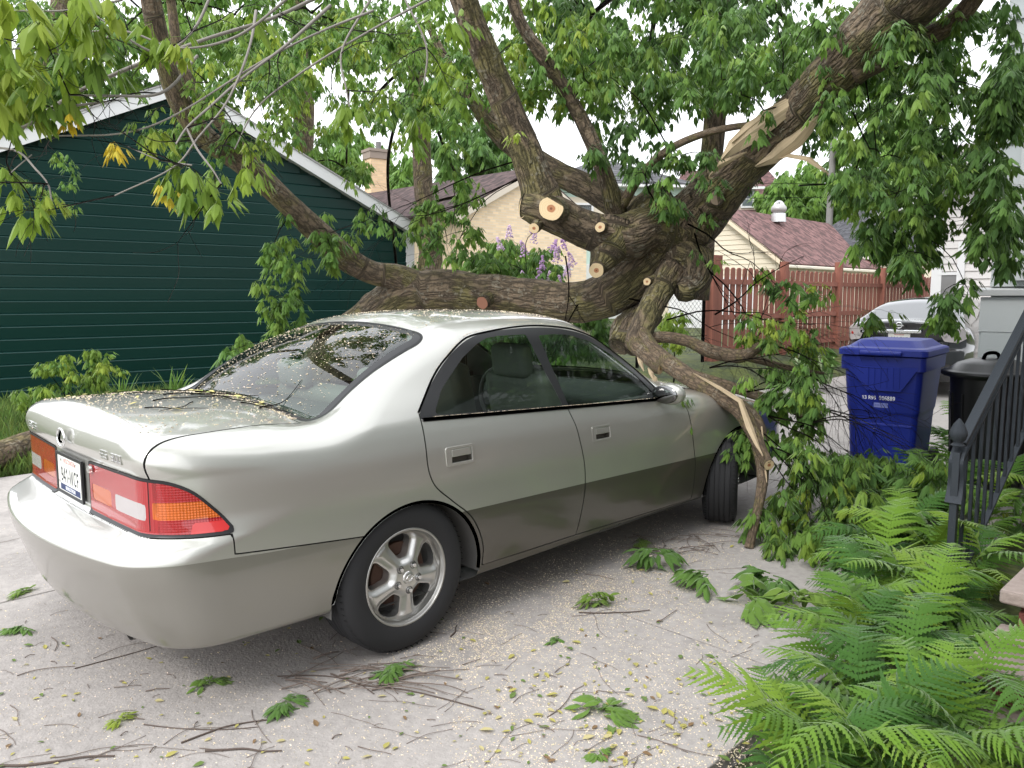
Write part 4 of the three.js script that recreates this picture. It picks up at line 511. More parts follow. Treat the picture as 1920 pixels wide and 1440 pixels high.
// a spray: several compound leaves hanging round a shoot tip (leaflets of about 8 cm)
function leafSpray(seed, leaves, sag = 0.5) {
  const r = rng(seed), o = [];
  for (let i = 0; i < leaves; i++) {
    const az = i / leaves * 2 * PI * 1.618 + r() * 1.5, el = lerp(0.5, -0.8, r()), L = lerp(0.05, 0.12, r()), a = V(0, -0.02 + 0.05 * r(), 0), d = V(Math.cos(az) * Math.cos(el), Math.sin(el), Math.sin(az) * Math.cos(el)); const tip = a.clone().addScaledVector(d, L); tip.y -= 0.025; stick(o, a, tip, 0.0011);
    const dn = d.clone().multiplyScalar(0.75).setY(d.y * 0.5 - sag - 0.5 * r()).normalize(), sd = V(-Math.sin(az), 0.15 * (r() - 0.5), Math.cos(az)).normalize(); const nl = 3 + 2 * Math.floor(r() * 1.6);
    const l0 = lerp(0.07, 0.105, r()); leaflet(o, tip, dn, l0, l0 * lerp(0.17, 0.22, r()), 0.35 * r(), sd, 0.4);
    for (let k = 0; k < (nl - 1) / 2; k++) { const q = tip.clone().lerp(a, k * 0.36 + 0.06); for (const s of [-1, 1]) { const dd = dn.clone().multiplyScalar(0.9).addScaledVector(sd, s * lerp(0.35, 0.8, r())); dd.y -= sag * (0.3 + 0.9 * r()); const l = l0 * lerp(0.65, 1.02, r()); leaflet(o, q, dd, l, l * lerp(0.16, 0.22, r()), 0.4 * r(), dn.clone().addScaledVector(sd, -s * 0.5).add(V((r() - 0.5) * 0.5, 0, (r() - 0.5) * 0.5)), 0.4); } }
  }
  return soft(o);
}
function groundSpray(seed, leaves) { // a shoot lying on the concrete, narrow leaflets fanned out
  const r = rng(seed), o = [], a0 = r() * 6.28; for (let i = 0; i < leaves; i++) { const az = a0 + (r() - 0.5) * 4.2, y0 = 0.012 + 0.03 * r(), a = V((r() - 0.5) * 0.05, y0, (r() - 0.5) * 0.05), d = V(Math.cos(az), 0.05, Math.sin(az)), tip = a.clone().addScaledVector(d, lerp(0.03, 0.09, r())); stick(o, a, tip, 0.0012); const sd = V(-Math.sin(az), 0, Math.cos(az)); for (const s of [0, -1, 1, -1.6, 1.6]) { if (s && r() < 0.2) continue; const dd = d.clone().addScaledVector(sd, s * lerp(0.4, 0.8, r())); dd.y = lerp(-0.1, 0.35, r()); const l = lerp(0.055, 0.095, r()); leaflet(o, tip.clone().lerp(a, Math.abs(s) > 1 ? 0.45 : 0.05), dd, l, l * lerp(0.15, 0.21, r()), 0.35 + 0.2 * r(), d.clone().cross(dd.clone().normalize()).length() > 0.1 ? sd.clone().add(V(0, (r() - 0.5) * 0.9, 0)) : sd.clone().add(V(0, 0.3, 0)), 0.35); } }
  for (let i = 1; i < o.length; i += 3) o[i] = Math.max(0.002 + 0.002 * (i % 7) / 7, o[i]); return soft(o);
}
const SPRAYS = [0, 1, 2, 3, 4, 5, 6].map((k) => leafSpray(100 + k, 5 + k % 3, 0.5 + 0.22 * (k % 4)));
const leafM = (r, g, b, tr = 0.35) => phy(r, g, b, 0.95, { transmission: tr, thickness: 0, side: THREE.DoubleSide, ior: 1.35 });
const LEAF = { // near, mid and far greens, each in a few tones
  fresh: [leafM(0.25, 0.36, 0.04, 0.45), leafM(0.20, 0.31, 0.035, 0.45), leafM(0.31, 0.40, 0.05, 0.45), leafM(0.16, 0.27, 0.035, 0.45)], mid: [leafM(0.125, 0.245, 0.042, 0.42), leafM(0.155, 0.28, 0.043, 0.42), leafM(0.105, 0.215, 0.04, 0.42), leafM(0.19, 0.305, 0.048, 0.42)],
  dark: [leafM(0.09, 0.19, 0.038, 0.4), leafM(0.11, 0.215, 0.038, 0.4), leafM(0.078, 0.165, 0.038, 0.4)], far: [leafM(0.125, 0.245, 0.042), leafM(0.155, 0.28, 0.043)], yellow: [leafM(0.62, 0.46, 0.03), leafM(0.6, 0.5, 0.06)],
};
// collects sprays for one thing: the ones that show largest become parts, the rest one mass
function Foliage(parent, kind, limit = 300) {
  const items = [];
  return {
    add(p, s, tone, rx = 0, rz = 0, ry = null, v = null) { items.push({ p, s, tone: tone || kind, q: new THREE.Euler(rx, ry === null ? hash(items.length, 7, 3) * 6.283 : ry, rz), v: v === null ? Math.floor(hash(items.length, 5, 1) * 7) : v, c: hash(items.length, 9, 4) }); },
    get count() { return items.length; },
    build() {
      items.sort((a, b) => b.s / Math.max(0.5, -b.p.z) - a.s / Math.max(0.5, -a.p.z)); const inv = new THREE.Matrix4(); parent.updateMatrixWorld(true); inv.copy(parent.matrixWorld).invert();
      const near = items.slice(0, limit), rest = items.slice(limit), m4 = new THREE.Matrix4(), q = new THREE.Quaternion();
      for (const it of near) { const set = LEAF[it.tone], m = mesh('leaf_spray', SPRAYS[it.v], set[Math.floor(it.c * set.length)], parent); m.position.copy(it.p).applyMatrix4(inv); m.rotation.copy(it.q); m.scale.setScalar(it.s); }
      const bins = new Map(); for (const it of rest) { const k = it.tone + it.v; if (!bins.has(k)) bins.set(k, []); bins.get(k).push(it); }
      for (const L of bins.values()) { const im = new THREE.InstancedMesh(SPRAYS[L[0].v], LEAF[L[0].tone][0], L.length); im.name = 'foliage'; im.userData.kind = 'stuff'; im.castShadow = im.receiveShadow = true; const base = LEAF[L[0].tone][0].color; L.forEach((it, i) => { m4.compose(it.p.clone().applyMatrix4(inv), q.setFromEuler(it.q), V(it.s, it.s, it.s)); im.setMatrixAt(i, m4); const set = LEAF[it.tone], c = set[Math.floor(it.c * set.length)].color, w = 0.86 + 0.28 * hash(i, 3, 8); im.setColorAt(i, new THREE.Color().setRGB(c.r / base.r * w, c.g / base.g * w, c.b / base.b * w)); }); parent.add(im); }
    },
  };
}
const limb = (list, seg = 20, step = 0.03, rough = 0.10, seed = 1) => sweep(list.map(([x, y, d, w]) => [at(x, y, d), w * d / F / 2]), seg, step, rough, seed);
function cutFace(parent, x, y, d, r, nx, ny, nz, m = M.cutWood) { const R = r * d / F, c = at(x, y, d), n = V(nx, ny, nz).normalize(), g = new THREE.CylinderGeometry(R, R * 1.06, 0.05, 22, 1, true), cap = new THREE.CircleGeometry(R, 22); const q = new THREE.Quaternion().setFromUnitVectors(V(0, 0, 1), n); g.rotateX(PI / 2); g.translate(0, 0, -0.025); g.applyQuaternion(q); g.translate(c.x, c.y, c.z); { const p = cap.attributes.position; for (let i = 1; i < p.count; i++) { const a = Math.atan2(p.getY(i), p.getX(i)), k = 1 + 0.04 * Math.sin(a * 2 + x) + 0.025 * Math.sin(a * 5 + y); p.setXY(i, p.getX(i) * k, p.getY(i) * k); } const gp = g.attributes.position; } cap.applyQuaternion(q); cap.translate(c.x + n.x * 0.0005, c.y + n.y * 0.0005, c.z + n.z * 0.0005); const f = mesh('cut_face', cap, m, parent); mesh('bark_rim', g, M.barkThin, f); return f; }
function ribbon(pts, th, up) { // torn strip: [Vector3, halfWidth], widened across `up`
  const o = [], row = pts.map(([p, w], i) => { const a = pts[Math.max(0, i - 1)][0], b = pts[Math.min(pts.length - 1, i + 1)][0], t = b.clone().sub(a).normalize(), s = t.clone().cross(up).normalize(), n = s.clone().cross(t).normalize(); return [p.clone().addScaledVector(s, w), p.clone().addScaledVector(n, th), p.clone().addScaledVector(s, -w), p.clone().addScaledVector(n, -th * 0.3)]; });
  const uv = []; let L = 0; for (let i = 0; i + 1 < row.length; i++) { const L1 = L + pts[i][0].distanceTo(pts[i + 1][0]); for (let k = 0; k < 4; k++) { const A = row[i][k], B = row[i][(k + 1) % 4], C = row[i + 1][(k + 1) % 4], D = row[i + 1][k]; for (const [q, u, v] of [[A, k, L], [B, k + 1, L], [C, k + 1, L1], [A, k, L], [C, k + 1, L1], [D, k, L1]]) { o.push(q.x, q.y, q.z); uv.push(u * 0.08, v); } } L = L1; }
  const g = new THREE.BufferGeometry(); g.setAttribute('position', new THREE.Float32BufferAttribute(o, 3)); g.setAttribute('uv', new THREE.Float32BufferAttribute(uv, 2)); g.computeVertexNormals(); return g;
}
// twig that wanders and forks; ends are returned for leaves
function twigTree(out, p, dir, len, r0, depth, r, droop, ends, wob = 0.5) {
  const n = 4, pts = [[p.clone(), r0]]; let d = dir.clone().normalize(), q = p.clone();
  for (let i = 1; i <= n; i++) { d.add(V((r() - 0.5) * wob, (r() - 0.5) * wob - droop * 0.25, (r() - 0.5) * wob)).normalize(); q = q.clone().addScaledVector(d, len / n); pts.push([q, r0 * (1 - 0.7 * i / n)]); if (depth > 0 && i > 1 && i < n + 1) { const k = r() < 0.75 ? 1 : 2; for (let j = 0; j < k; j++) { const e = d.clone().add(V((r() - 0.5) * 1.9, (r() - 0.45) * 1.4 - droop * 0.3, (r() - 0.5) * 1.9)).normalize(); twigTree(out, q, e, len * lerp(0.45, 0.72, r()), r0 * (1 - 0.7 * i / n) * 0.8, depth - 1, r, droop, ends, wob); } } else if (depth <= 0 && i === 3 && r() < 0.4) ends.push([q.clone(), d.clone()]); }
  out.push(sweep(pts, r0 > 0.006 ? 7 : 4, len / 8, 0, 1, false)); ends.push([q, d]);
}

// ---------------------------------------------------------------- the fallen tree
const tree = thing('fallen_tree', 'storm broken box elder tree lying across the front of the silver sedan', 'tree');
{
  const B = (n, l, seg, seed, rough = 0.10, mat = M.bark) => mesh(n, limb(l, seg, 0.03, rough, seed), mat, tree);
  B('trunk', [[560, 760, 7.3, 103], [640, 660, 7.1, 100], [705, 600, 6.95, 94], [765, 556, 6.8, 86], [820, 545, 6.7, 77], [900, 550, 6.6, 75], [1000, 560, 6.5, 75], [1085, 566, 6.35, 77], [1150, 545, 6.2, 86], [1205, 500, 6.15, 92], [1250, 455, 6.1, 103], [1295, 415, 6.0, 109], [1345, 360, 5.8, 94]], 40, 3, 0.12);
  const br = B('broken_limb', [[1335, 372, 5.85, 96], [1375, 330, 5.65, 84], [1430, 275, 5.4, 76], [1500, 205, 5.15, 80], [1560, 145, 4.95, 90], [1620, 80, 4.75, 102], [1690, 5, 4.5, 114], [1770, -90, 4.2, 142], [1900, -240, 4.0, 150]], 36, 5, 0.13);
  B('limb', [[790, 540, 6.72, 60], [745, 520, 6.68, 48], [700, 512, 6.62, 43], [650, 485, 6.52, 47], [590, 430, 6.35, 45], [520, 365, 6.1, 40], [450, 305, 5.85, 38], [390, 262, 5.65, 40], [345, 205, 5.45, 40], [318, 145, 5.25, 36], [295, 60, 5.05, 36], [275, -40, 4.85, 34]], 24, 7, 0.05, M.barkSmooth);
  B('limb', [[622, 462, 6.45, 22], [560, 392, 6.4, 24], [490, 320, 6.3, 24], [430, 250, 6.2, 24], [380, 190, 6.1, 22], [340, 120, 6.0, 20], [320, 0, 5.9, 16]], 14, 9, 0.06, M.barkThin);
  const cr = B('limb', [[1260, 440, 6.02, 92], [1215, 430, 5.92, 86], [1170, 445, 5.85, 86], [1125, 440, 5.8, 75], [1085, 424, 5.76, 68], [1045, 404, 5.72, 70], [1010, 388, 5.72, 72], [985, 382, 5.75, 55]], 36, 11, 0.10);
  B('limb', [[1150, 430, 5.86, 96], [1142, 462, 5.8, 78], [1128, 490, 5.75, 48], [1119, 505, 5.72, 30]], 26, 13, 0.07);
  B('limb', [[1030, 415, 5.8, 54], [1018, 380, 5.76, 76], [1000, 325, 5.7, 61], [978, 265, 5.65, 56], [950, 200, 5.58, 54], [918, 120, 5.45, 50], [885, 40, 5.3, 49], [850, -60, 5.15, 45]], 28, 15, 0.12);
  B('limb', [[1190, 425, 6.05, 80], [1225, 400, 6.0, 90], [1260, 380, 6.0, 70]], 24, 14, 0.1);
  B('limb', [[1290, 425, 6.35, 68], [1230, 415, 6.45, 60], [1170, 390, 6.55, 53], [1105, 352, 6.7, 48], [1040, 322, 6.85, 44], [980, 285, 7, 44], [925, 238, 7.1, 37], [885, 185, 7.2, 26], [840, 120, 7.3, 17], [800, 40, 7.3, 12]], 22, 17, 0.1);
  B('limb', [[1155, 400, 5.95, 40], [1140, 345, 5.85, 32], [1112, 270, 5.8, 29], [1072, 190, 5.75, 26], [1020, 110, 5.6, 25], [975, 40, 5.5, 21], [950, -40, 5.4, 19]], 18, 19, 0.1);
  B('limb', [[1165, 385, 5.9, 22], [1205, 325, 5.75, 16], [1255, 280, 5.6, 14], [1330, 248, 5.5, 13], [1440, 232, 5.3, 11], [1540, 240, 5.2, 7]], 12, 21, 0.06, M.barkThin);
  B('limb', [[1265, 470, 6.0, 70], [1300, 485, 5.92, 66], [1308, 510, 5.88, 60], [1298, 535, 5.85, 52], [1280, 545, 5.83, 44], [1268, 545, 5.82, 24]], 24, 23, 0.16);
  B('limb', [[1295, 415, 5.9, 70], [1318, 440, 5.85, 44], [1332, 448, 5.83, 22]], 18, 24, 0.18);
  B('limb', [[1262, 505, 5.95, 56], [1238, 545, 5.85, 50], [1215, 590, 5.7, 48], [1198, 630, 5.5, 46], [1186, 655, 5.4, 34]], 22, 25, 0.08);
  B('limb', [[1198, 625, 5.5, 36], [1228, 662, 5.3, 34], [1290, 706, 5.05, 34], [1350, 742, 4.92, 34], [1388, 770, 4.85, 32], [1412, 812, 4.78, 27], [1430, 850, 4.7, 22], [1441, 870, 4.66, 19]], 20, 27, 0.07, M.barkThin);
  B('limb', [[1185, 640, 5.42, 34], [1205, 660, 5.32, 30], [1238, 690, 5.2, 25]], 16, 29, 0.08, M.barkThin);
  B('limb', [[1375, 755, 4.95, 34], [1412, 790, 4.9, 36], [1424, 835, 4.8, 30], [1430, 890, 4.7, 22], [1424, 940, 4.62, 19], [1414, 985, 4.57, 17], [1404, 1028, 4.53, 18]], 16, 31, 0.06, M.barkThin);
  B('limb', [[1200, 640, 5.6, 26], [1240, 632, 5.55, 22], [1290, 640, 5.5, 22], [1330, 658, 5.45, 26], [1385, 668, 5.4, 26], [1405, 662, 5.35, 22], [1424, 650, 5.3, 17]], 14, 33, 0.07, M.barkThin);
  B('limb', [[1310, 650, 5.6, 14], [1420, 675, 5.6, 14], [1480, 690, 5.5, 10], [1545, 700, 5.4, 5]], 10, 35, 0.05, M.barkThin);
  B('limb', [[1290, 700, 5.5, 20], [1400, 735, 5.3, 20], [1480, 765, 5.2, 16], [1540, 800, 5.1, 9]], 12, 37, 0.06, M.barkThin);
  B('limb', [[1600, 130, 4.8, 60], [1660, 105, 4.7, 44], [1730, 75, 4.6, 38], [1800, 30, 4.45, 34], [1850, -40, 4.3, 34]], 16, 39, 0.08, M.barkThin);
  B('limb', [[1340, 385, 5.95, 46], [1372, 352, 5.8, 38], [1375, 350, 5.7, 30]], 14, 41, 0.08, M.barkThin);
  // sawn stubs and cut faces
  const st = (l, seg = 16) => mesh('stub', limb(l, seg, 0.02, 0.04, 43), M.bark, tree);
  st([[1050, 400, 5.85, 52], [1033, 391, 5.33, 46]]); cutFace(tree, 1033, 391, 5.325, 22, -0.12, 0.05, 1); st([[1010, 388, 5.75, 48], [982, 388, 5.7, 44]]); cutFace(tree, 981, 388, 5.69, 20, -0.93, 0.05, 0.36);
  st([[1015, 415, 5.72, 26], [1001, 428, 5.55, 19]], 12); cutFace(tree, 1001, 428, 5.545, 9.5, -0.4, -0.25, 1); st([[1135, 425, 5.85, 24], [1125, 426, 5.52, 18]], 12); cutFace(tree, 1125, 426, 5.515, 9, -0.15, 0, 1); cutFace(tree, 1118, 507, 5.64, 14, -0.35, -0.35, 1);
  st([[1240, 520, 6.0, 24], [1214, 528, 5.8, 15]], 12); cutFace(tree, 1213, 528, 5.795, 7, -0.5, -0.1, 0.9); st([[930, 545, 6.6, 40], [905, 567, 6.35, 26]], 14); cutFace(tree, 904, 568, 6.345, 12, -0.5, -0.4, 0.9, std(0.30, 0.14, 0.09, 0.9)); cutFace(tree, 1442, 872, 4.645, 10.5, 0.25, -0.35, 1); cutFace(tree, 1239, 691, 5.19, 12, 0.75, -0.2, 0.6); cutFace(tree, 1425, 649, 5.295, 8.5, 0.8, 0.45, 0.4);
  st([[1350, 370, 5.9, 40], [1342, 372, 5.55, 26]], 12); cutFace(tree, 1342, 372, 5.545, 12, 0.3, 0, 1, std(0.36, 0.27, 0.2, 0.9));
  // torn wood of the break
  const sp = (l, th, up) => mesh('splinter', ribbon(l.map(([x, y, d, w]) => [at(x, y, d), w * d / F / 2]), th, V(...up)), M.split, tree), toward = [0.1, 0.2, 1];
  sp([[1352, 300, 5.35, 4], [1375, 275, 5.3, 26], [1410, 248, 5.22, 39], [1450, 220, 5.12, 34], [1490, 192, 5.05, 23], [1530, 165, 4.98, 5]], 0.02, toward); sp([[1372, 268, 5.28, 3], [1405, 240, 5.22, 16], [1440, 213, 5.14, 18], [1490, 178, 5.06, 4]], 0.015, toward);
  sp([[1418, 312, 5.35, 4], [1450, 296, 5.25, 23], [1490, 262, 5.15, 34], [1520, 228, 5.06, 29], [1548, 200, 5.0, 18], [1560, 185, 4.97, 4]], 0.02, toward); sp([[1440, 300, 5.3, 8], [1480, 292, 5.2, 26], [1515, 298, 5.15, 29], [1540, 316, 5.1, 16], [1552, 328, 5.1, 3]], 0.012, [0, 1, 0.5]); sp([[1560, 155, 4.98, 4], [1590, 130, 4.9, 13], [1640, 95, 4.85, 3]], 0.012, toward); sp([[1330, 330, 5.5, 3], [1352, 308, 5.42, 13], [1400, 285, 5.3, 3]], 0.012, toward);
  sp([[1300, 700, 4.98, 2], [1350, 728, 4.85, 7], [1388, 752, 4.78, 10], [1405, 800, 4.72, 14], [1420, 835, 4.65, 8], [1430, 855, 4.62, 2]], 0.012, toward); sp([[1428, 800, 4.8, 3], [1434, 860, 4.7, 6], [1437, 905, 4.65, 2]], 0.01, toward); for (const [x, y] of [[1195, 670], [1215, 690], [1222, 700]]) sp([[x, y, 5.15, 2], [x + 6, y + 10, 5.13, 9], [x + 12, y + 26, 5.12, 2]], 0.01, toward);
  // torn stump of the lower trunk under the crotch
  B('torn_butt', [[1215, 590, 6.2, 60], [1180, 620, 6.0, 62], [1160, 650, 5.9, 40]], 18, 45, 0.25);
}

// ---------------------------------------------------------------- foliage of the fallen tree and its neighbours
function scatter(fol, r, cx, cy, D, rx, ry, rd, n, s0, s1, tone, clumps = 0) { // clumped ellipsoid of sprays
  const C = []; const k = clumps || Math.max(3, Math.round(n / 7)); for (let i = 0; i < k; i++) { let a, b, c; do { a = r() * 2 - 1; b = r() * 2 - 1; c = r() * 2 - 1; } while (a * a + b * b + c * c > 1); C.push([cx + a * rx, cy + b * ry, D + c * rd]); }
  const out = []; for (let i = 0; i < n; i++) { const q = C[Math.floor(r() * k)], g = () => (r() + r() + r() - 1.5) * 0.8, z = Math.max(1.2, q[2] + g() * rd * 0.4), p = at(q[0] + g() * rx * 0.22, q[1] + g() * ry * 0.26, z); if (p.y < 0.03) continue; const tl = Array.isArray(tone) ? tone[Math.floor(r() * tone.length)] : tone; fol.add(p, lerp(s0, s1, r()), tl, (r() - 0.5) * 0.5, (r() - 0.5) * 0.5); }
  return C;
}
function joinTwigs(parent, name, C, from, r, mat, r0) { // branches out from limb points, each clump joined to the nearest wood already there
  const wood = from.map((f) => [at(...f), 0]), left = C.map((c) => at(...c));
  while (left.length) { let bi = 0, bj = 0, bd = 1e9; left.forEach((p, i) => wood.forEach((w, j) => { const d = p.distanceTo(w[0]) * (1 + 0.12 * w[1]); if (d < bd) { bd = d; bi = i; bj = j; } })); const b = left.splice(bi, 1)[0], [a, k] = wood[bj], m = a.clone().lerp(b, 0.5).add(V((r() - 0.5) * 0.22 * bd, (0.12 * r() + 0.02) * bd, (r() - 0.5) * 0.22 * bd)), q = r0 * 0.62 * Math.pow(0.86, k); mesh(name, sweep([[a, q], [m, q * 0.85], [b, q * 0.7]], 5, 0.1, 0, 1, false), mat, parent); wood.push([b, k + 1]); }
}
{
  const r = rng(77), fol0 = Foliage(tree, 'mid', 300), clearOf = (p) => { const [x, y] = pxOf(p); return x > 1545 && x < 1800 && y > 600 && y < 850 && p.z > -6.2; }, fol = { add(p, ...a) { if (!clearOf(p)) fol0.add(p, ...a); }, build() { fol0.build(); } };
  // on the long left limb
  joinTwigs(tree, 'twig', scatter(fol, r, 520, 530, 6.2, 65, 130, 0.35, 64, 0.5, 0.8, 'mid', 20), [[590, 430, 6.35], [560, 405, 6.3], [640, 475, 6.5]], r, M.twig, 0.008);
  joinTwigs(tree, 'twig', scatter(fol, r, 650, 430, 6.4, 110, 70, 0.4, 44, 0.6, 0.9, 'mid', 12), [[650, 485, 6.5], [590, 430, 6.35]], r, M.twig, 0.007); joinTwigs(tree, 'twig', scatter(fol, r, 480, 640, 6.3, 60, 40, 0.3, 26, 0.7, 1, 'mid', 5), [[530, 560, 6.2]], r, M.twig, 0.006);
  joinTwigs(tree, 'twig', scatter(fol, r, 420, 170, 5.7, 190, 140, 0.8, 170, 0.45, 0.8, ['mid', 'fresh', 'mid'], 44), [[345, 205, 5.45], [318, 145, 5.25], [390, 262, 5.65]], r, M.twigGrey, 0.010);
  joinTwigs(tree, 'twig', scatter(fol, r, 110, 350, 7.4, 90, 80, 0.6, 18, 0.45, 0.7, 'mid', 8), [[270, 300, 7]], r, M.twig, 0.0025);
  // along the upright limbs in the middle
  joinTwigs(tree, 'twig', scatter(fol, r, 690, 120, 6.8, 260, 150, 1.2, 330, 0.5, 0.85, ['mid', 'fresh', 'mid'], 80), [[918, 120, 5.5], [885, 40, 5.4], [880, 160, 7.2], [950, 200, 5.6]], r, M.twig, 0.010);
  joinTwigs(tree, 'twig', scatter(fol, r, 1010, 100, 6.4, 160, 130, 1.0, 220, 0.5, 0.85, ['mid', 'fresh', 'mid'], 50), [[1020, 110, 5.6], [918, 120, 5.5], [1072, 190, 5.75]], r, M.twigGrey, 0.009);
  joinTwigs(tree, 'twig', scatter(fol, r, 1230, 110, 6.6, 180, 150, 1.0, 340, 0.55, 0.9, ['mid', 'dark', 'mid'], 80), [[1255, 280, 5.6], [1330, 248, 5.5], [1345, 120, 7]], r, M.twigDark, 0.009);
  joinTwigs(tree, 'twig', scatter(fol, r, 1300, 330, 5.6, 120, 70, 0.4, 70, 0.55, 0.85, ['mid', 'dark'], 16), [[1330, 360, 5.7], [1255, 280, 5.6]], r, M.twigDark, 0.007); scatter(fol, r, 860, 300, 6.2, 60, 120, 0.5, 34, 0.5, 0.8, 'mid', 12); scatter(fol, r, 1890, 130, 4.4, 40, 150, 0.3, 90, 0.5, 0.8, 'dark', 24); scatter(fol, r, 1170, 270, 5.8, 110, 60, 0.4, 40, 0.6, 0.9, 'dark', 10);
  joinTwigs(tree, 'twig', scatter(fol, r, 840, 430, 6.3, 90, 60, 0.3, 30, 0.55, 0.85, 'mid', 8), [[985, 330, 5.8]], r, M.twigDark, 0.006);
  joinTwigs(tree, 'twig', scatter(fol, r, 950, 500, 6.9, 80, 40, 0.3, 24, 0.7, 0.9, 'mid', 7), [[1040, 420, 5.8]], r, M.twigDark, 0.006);
  // along the broken limb and hanging at the right
  joinTwigs(tree, 'twig', scatter(fol, r, 1480, 110, 5.4, 170, 130, 0.8, 270, 0.5, 0.8, ['dark', 'mid', 'mid'], 70), [[1500, 205, 5.1], [1560, 145, 4.95], [1620, 80, 4.75]], r, M.twigDark, 0.009);
  joinTwigs(tree, 'twig', scatter(fol, r, 1730, 150, 4.8, 200, 170, 0.7, 380, 0.45, 0.78, ['dark', 'mid', 'mid'], 90), [[1660, 105, 4.7], [1730, 75, 4.6], [1620, 130, 4.8]], r, M.twigDark, 0.009);
  joinTwigs(tree, 'twig', scatter(fol, r, 1740, 330, 4.7, 190, 110, 0.6, 260, 0.42, 0.72, ['mid', 'dark', 'mid'], 70), [[1660, 180, 4.7], [1730, 200, 4.6], [1600, 210, 4.9]], r, M.twigDark, 0.009);
  joinTwigs(tree, 'twig', scatter(fol, r, 1720, 450, 4.6, 110, 60, 0.4, 60, 0.6, 0.9, ['mid', 'dark'], 18), [[1690, 330, 4.6], [1760, 330, 4.6]], r, M.twigDark, 0.006); joinTwigs(tree, 'twig', scatter(fol, r, 1780, 570, 4.5, 50, 60, 0.25, 26, 0.55, 0.8, ['mid', 'dark'], 8), [[1745, 450, 4.6]], r, M.twigDark, 0.005); scatter(fol, r, 1870, 380, 4.4, 60, 130, 0.4, 60, 0.6, 0.9, 'dark', 18);
  // the branch pile by the front wheel and bin
  const pile = []; const starts = [[1424, 650, 5.3, 0.8, 0.1, 0.1], [1500, 690, 5.4, 1, -0.2, 0.3], [1500, 840, 5.0, 0.8, -0.3, 0.4], [1440, 780, 4.9, 0.8, 0, 0.5], [1425, 830, 4.8, 0.7, -0.4, 0.6], [1520, 765, 5.15, 0.9, 0, 0.6], [1560, 900, 4.8, 0.8, -0.3, 0.4], [1400, 735, 5.25, 0.9, 0.4, 0], [1330, 690, 5.2, 0.9, 0.3, 0.3], [1390, 660, 5.4, 0.5, 0.9, 0], [1480, 750, 5.2, 1, -0.4, 0.5], [1405, 790, 4.85, 0.4, -0.6, 0.7], [1500, 800, 5.0, 0.2, 0.4, 0.6], [1600, 920, 4.8, 0.7, -0.2, 0.3]];
  const ends = []; for (const [x, y, d, dx, dy, dz] of starts) for (let k = 0; k < 2; k++) { const out = [], e = []; twigTree(out, at(x, y, d), V(dx + (r() - 0.5) * 0.6, dy + (r() - 0.5) * 0.5, dz + (r() - 0.5) * 0.8), lerp(0.4, 0.7, r()), 0.0055, 2, r, 0.55, e, 0.55); mesh('twig', out, r() < 0.6 ? M.twigDark : M.twigGrey, tree); ends.push(...e); }
  for (const [p, d] of ends) { if (p.y < 0.04) p.y = 0.04 + 0.04 * r(); if (r() < 0.62) fol.add(p, lerp(0.55, 0.95, r()), r() < 0.55 ? 'mid' : r() < 0.7 ? 'dark' : 'fresh', (r() - 0.5) * 0.9, (r() - 0.5) * 0.9); }
  scatter(fol, r, 1500, 960, 4.7, 90, 80, 0.3, 46, 0.6, 0.95, ['mid', 'mid', 'fresh'], 9); scatter(fol, r, 1590, 880, 5.1, 110, 70, 0.3, 52, 0.6, 0.95, ['mid', 'dark'], 10); scatter(fol, r, 1480, 830, 5.0, 110, 60, 0.4, 36, 0.55, 0.9, 'mid', 9); scatter(fol, r, 1380, 830, 4.9, 40, 40, 0.15, 14, 0.5, 0.8, 'mid', 5); scatter(fol, r, 1515, 745, 5.1, 42, 75, 0.25, 26, 0.5, 0.8, ['mid', 'dark'], 9); scatter(fol, r, 1640, 890, 5.3, 90, 26, 0.2, 26, 0.55, 0.85, ['mid', 'dark'], 8); scatter(fol, r, 1440, 620, 5.4, 120, 50, 0.3, 30, 0.5, 0.8, ['mid', 'fresh'], 10); scatter(fol, r, 1290, 770, 4.7, 30, 50, 0.1, 5, 0.5, 0.7, 'mid', 3); scatter(fol, r, 1490, 1040, 4.35, 60, 30, 0.15, 20, 0.55, 0.8, 'mid', 5);
  // bare shoots hanging from the crotch
  for (const [x, y, d, dx, dy, dz, l] of [[1090, 560, 6.2, -0.2, -1, 0.4, 0.5], [1060, 480, 6.0, -0.1, -1, 0.2, 0.6], [1300, 430, 5.8, 0.5, -0.9, 0.3, 0.8], [1320, 500, 5.8, 0.9, -0.6, 0.2, 0.9], [1180, 560, 5.9, 0.6, -0.2, 0.6, 0.9], [1250, 600, 5.6, 1, 0.1, 0.2, 1.0], [1230, 380, 5.7, -0.4, 0.3, 0.5, 0.6], [985, 330, 5.8, -1, -0.25, 0, 1.0], [975, 300, 6, -1, 0.1, 0, 1.1], [1290, 420, 5.6, 0.8, -0.4, 0.5, 0.7], [1340, 590, 5.5, 0.4, 0.4, 0.2, 0.7]]) { const out = [], e = []; twigTree(out, at(x, y, d), V(dx, dy, dz), l, 0.0065, 2, r, 0.3, e, 0.6); mesh('twig', out, M.twigDark, tree); for (const [p] of e) if (r() < 0.12) fol.add(p, 0.6, 'mid'); }
  fol.build();
}
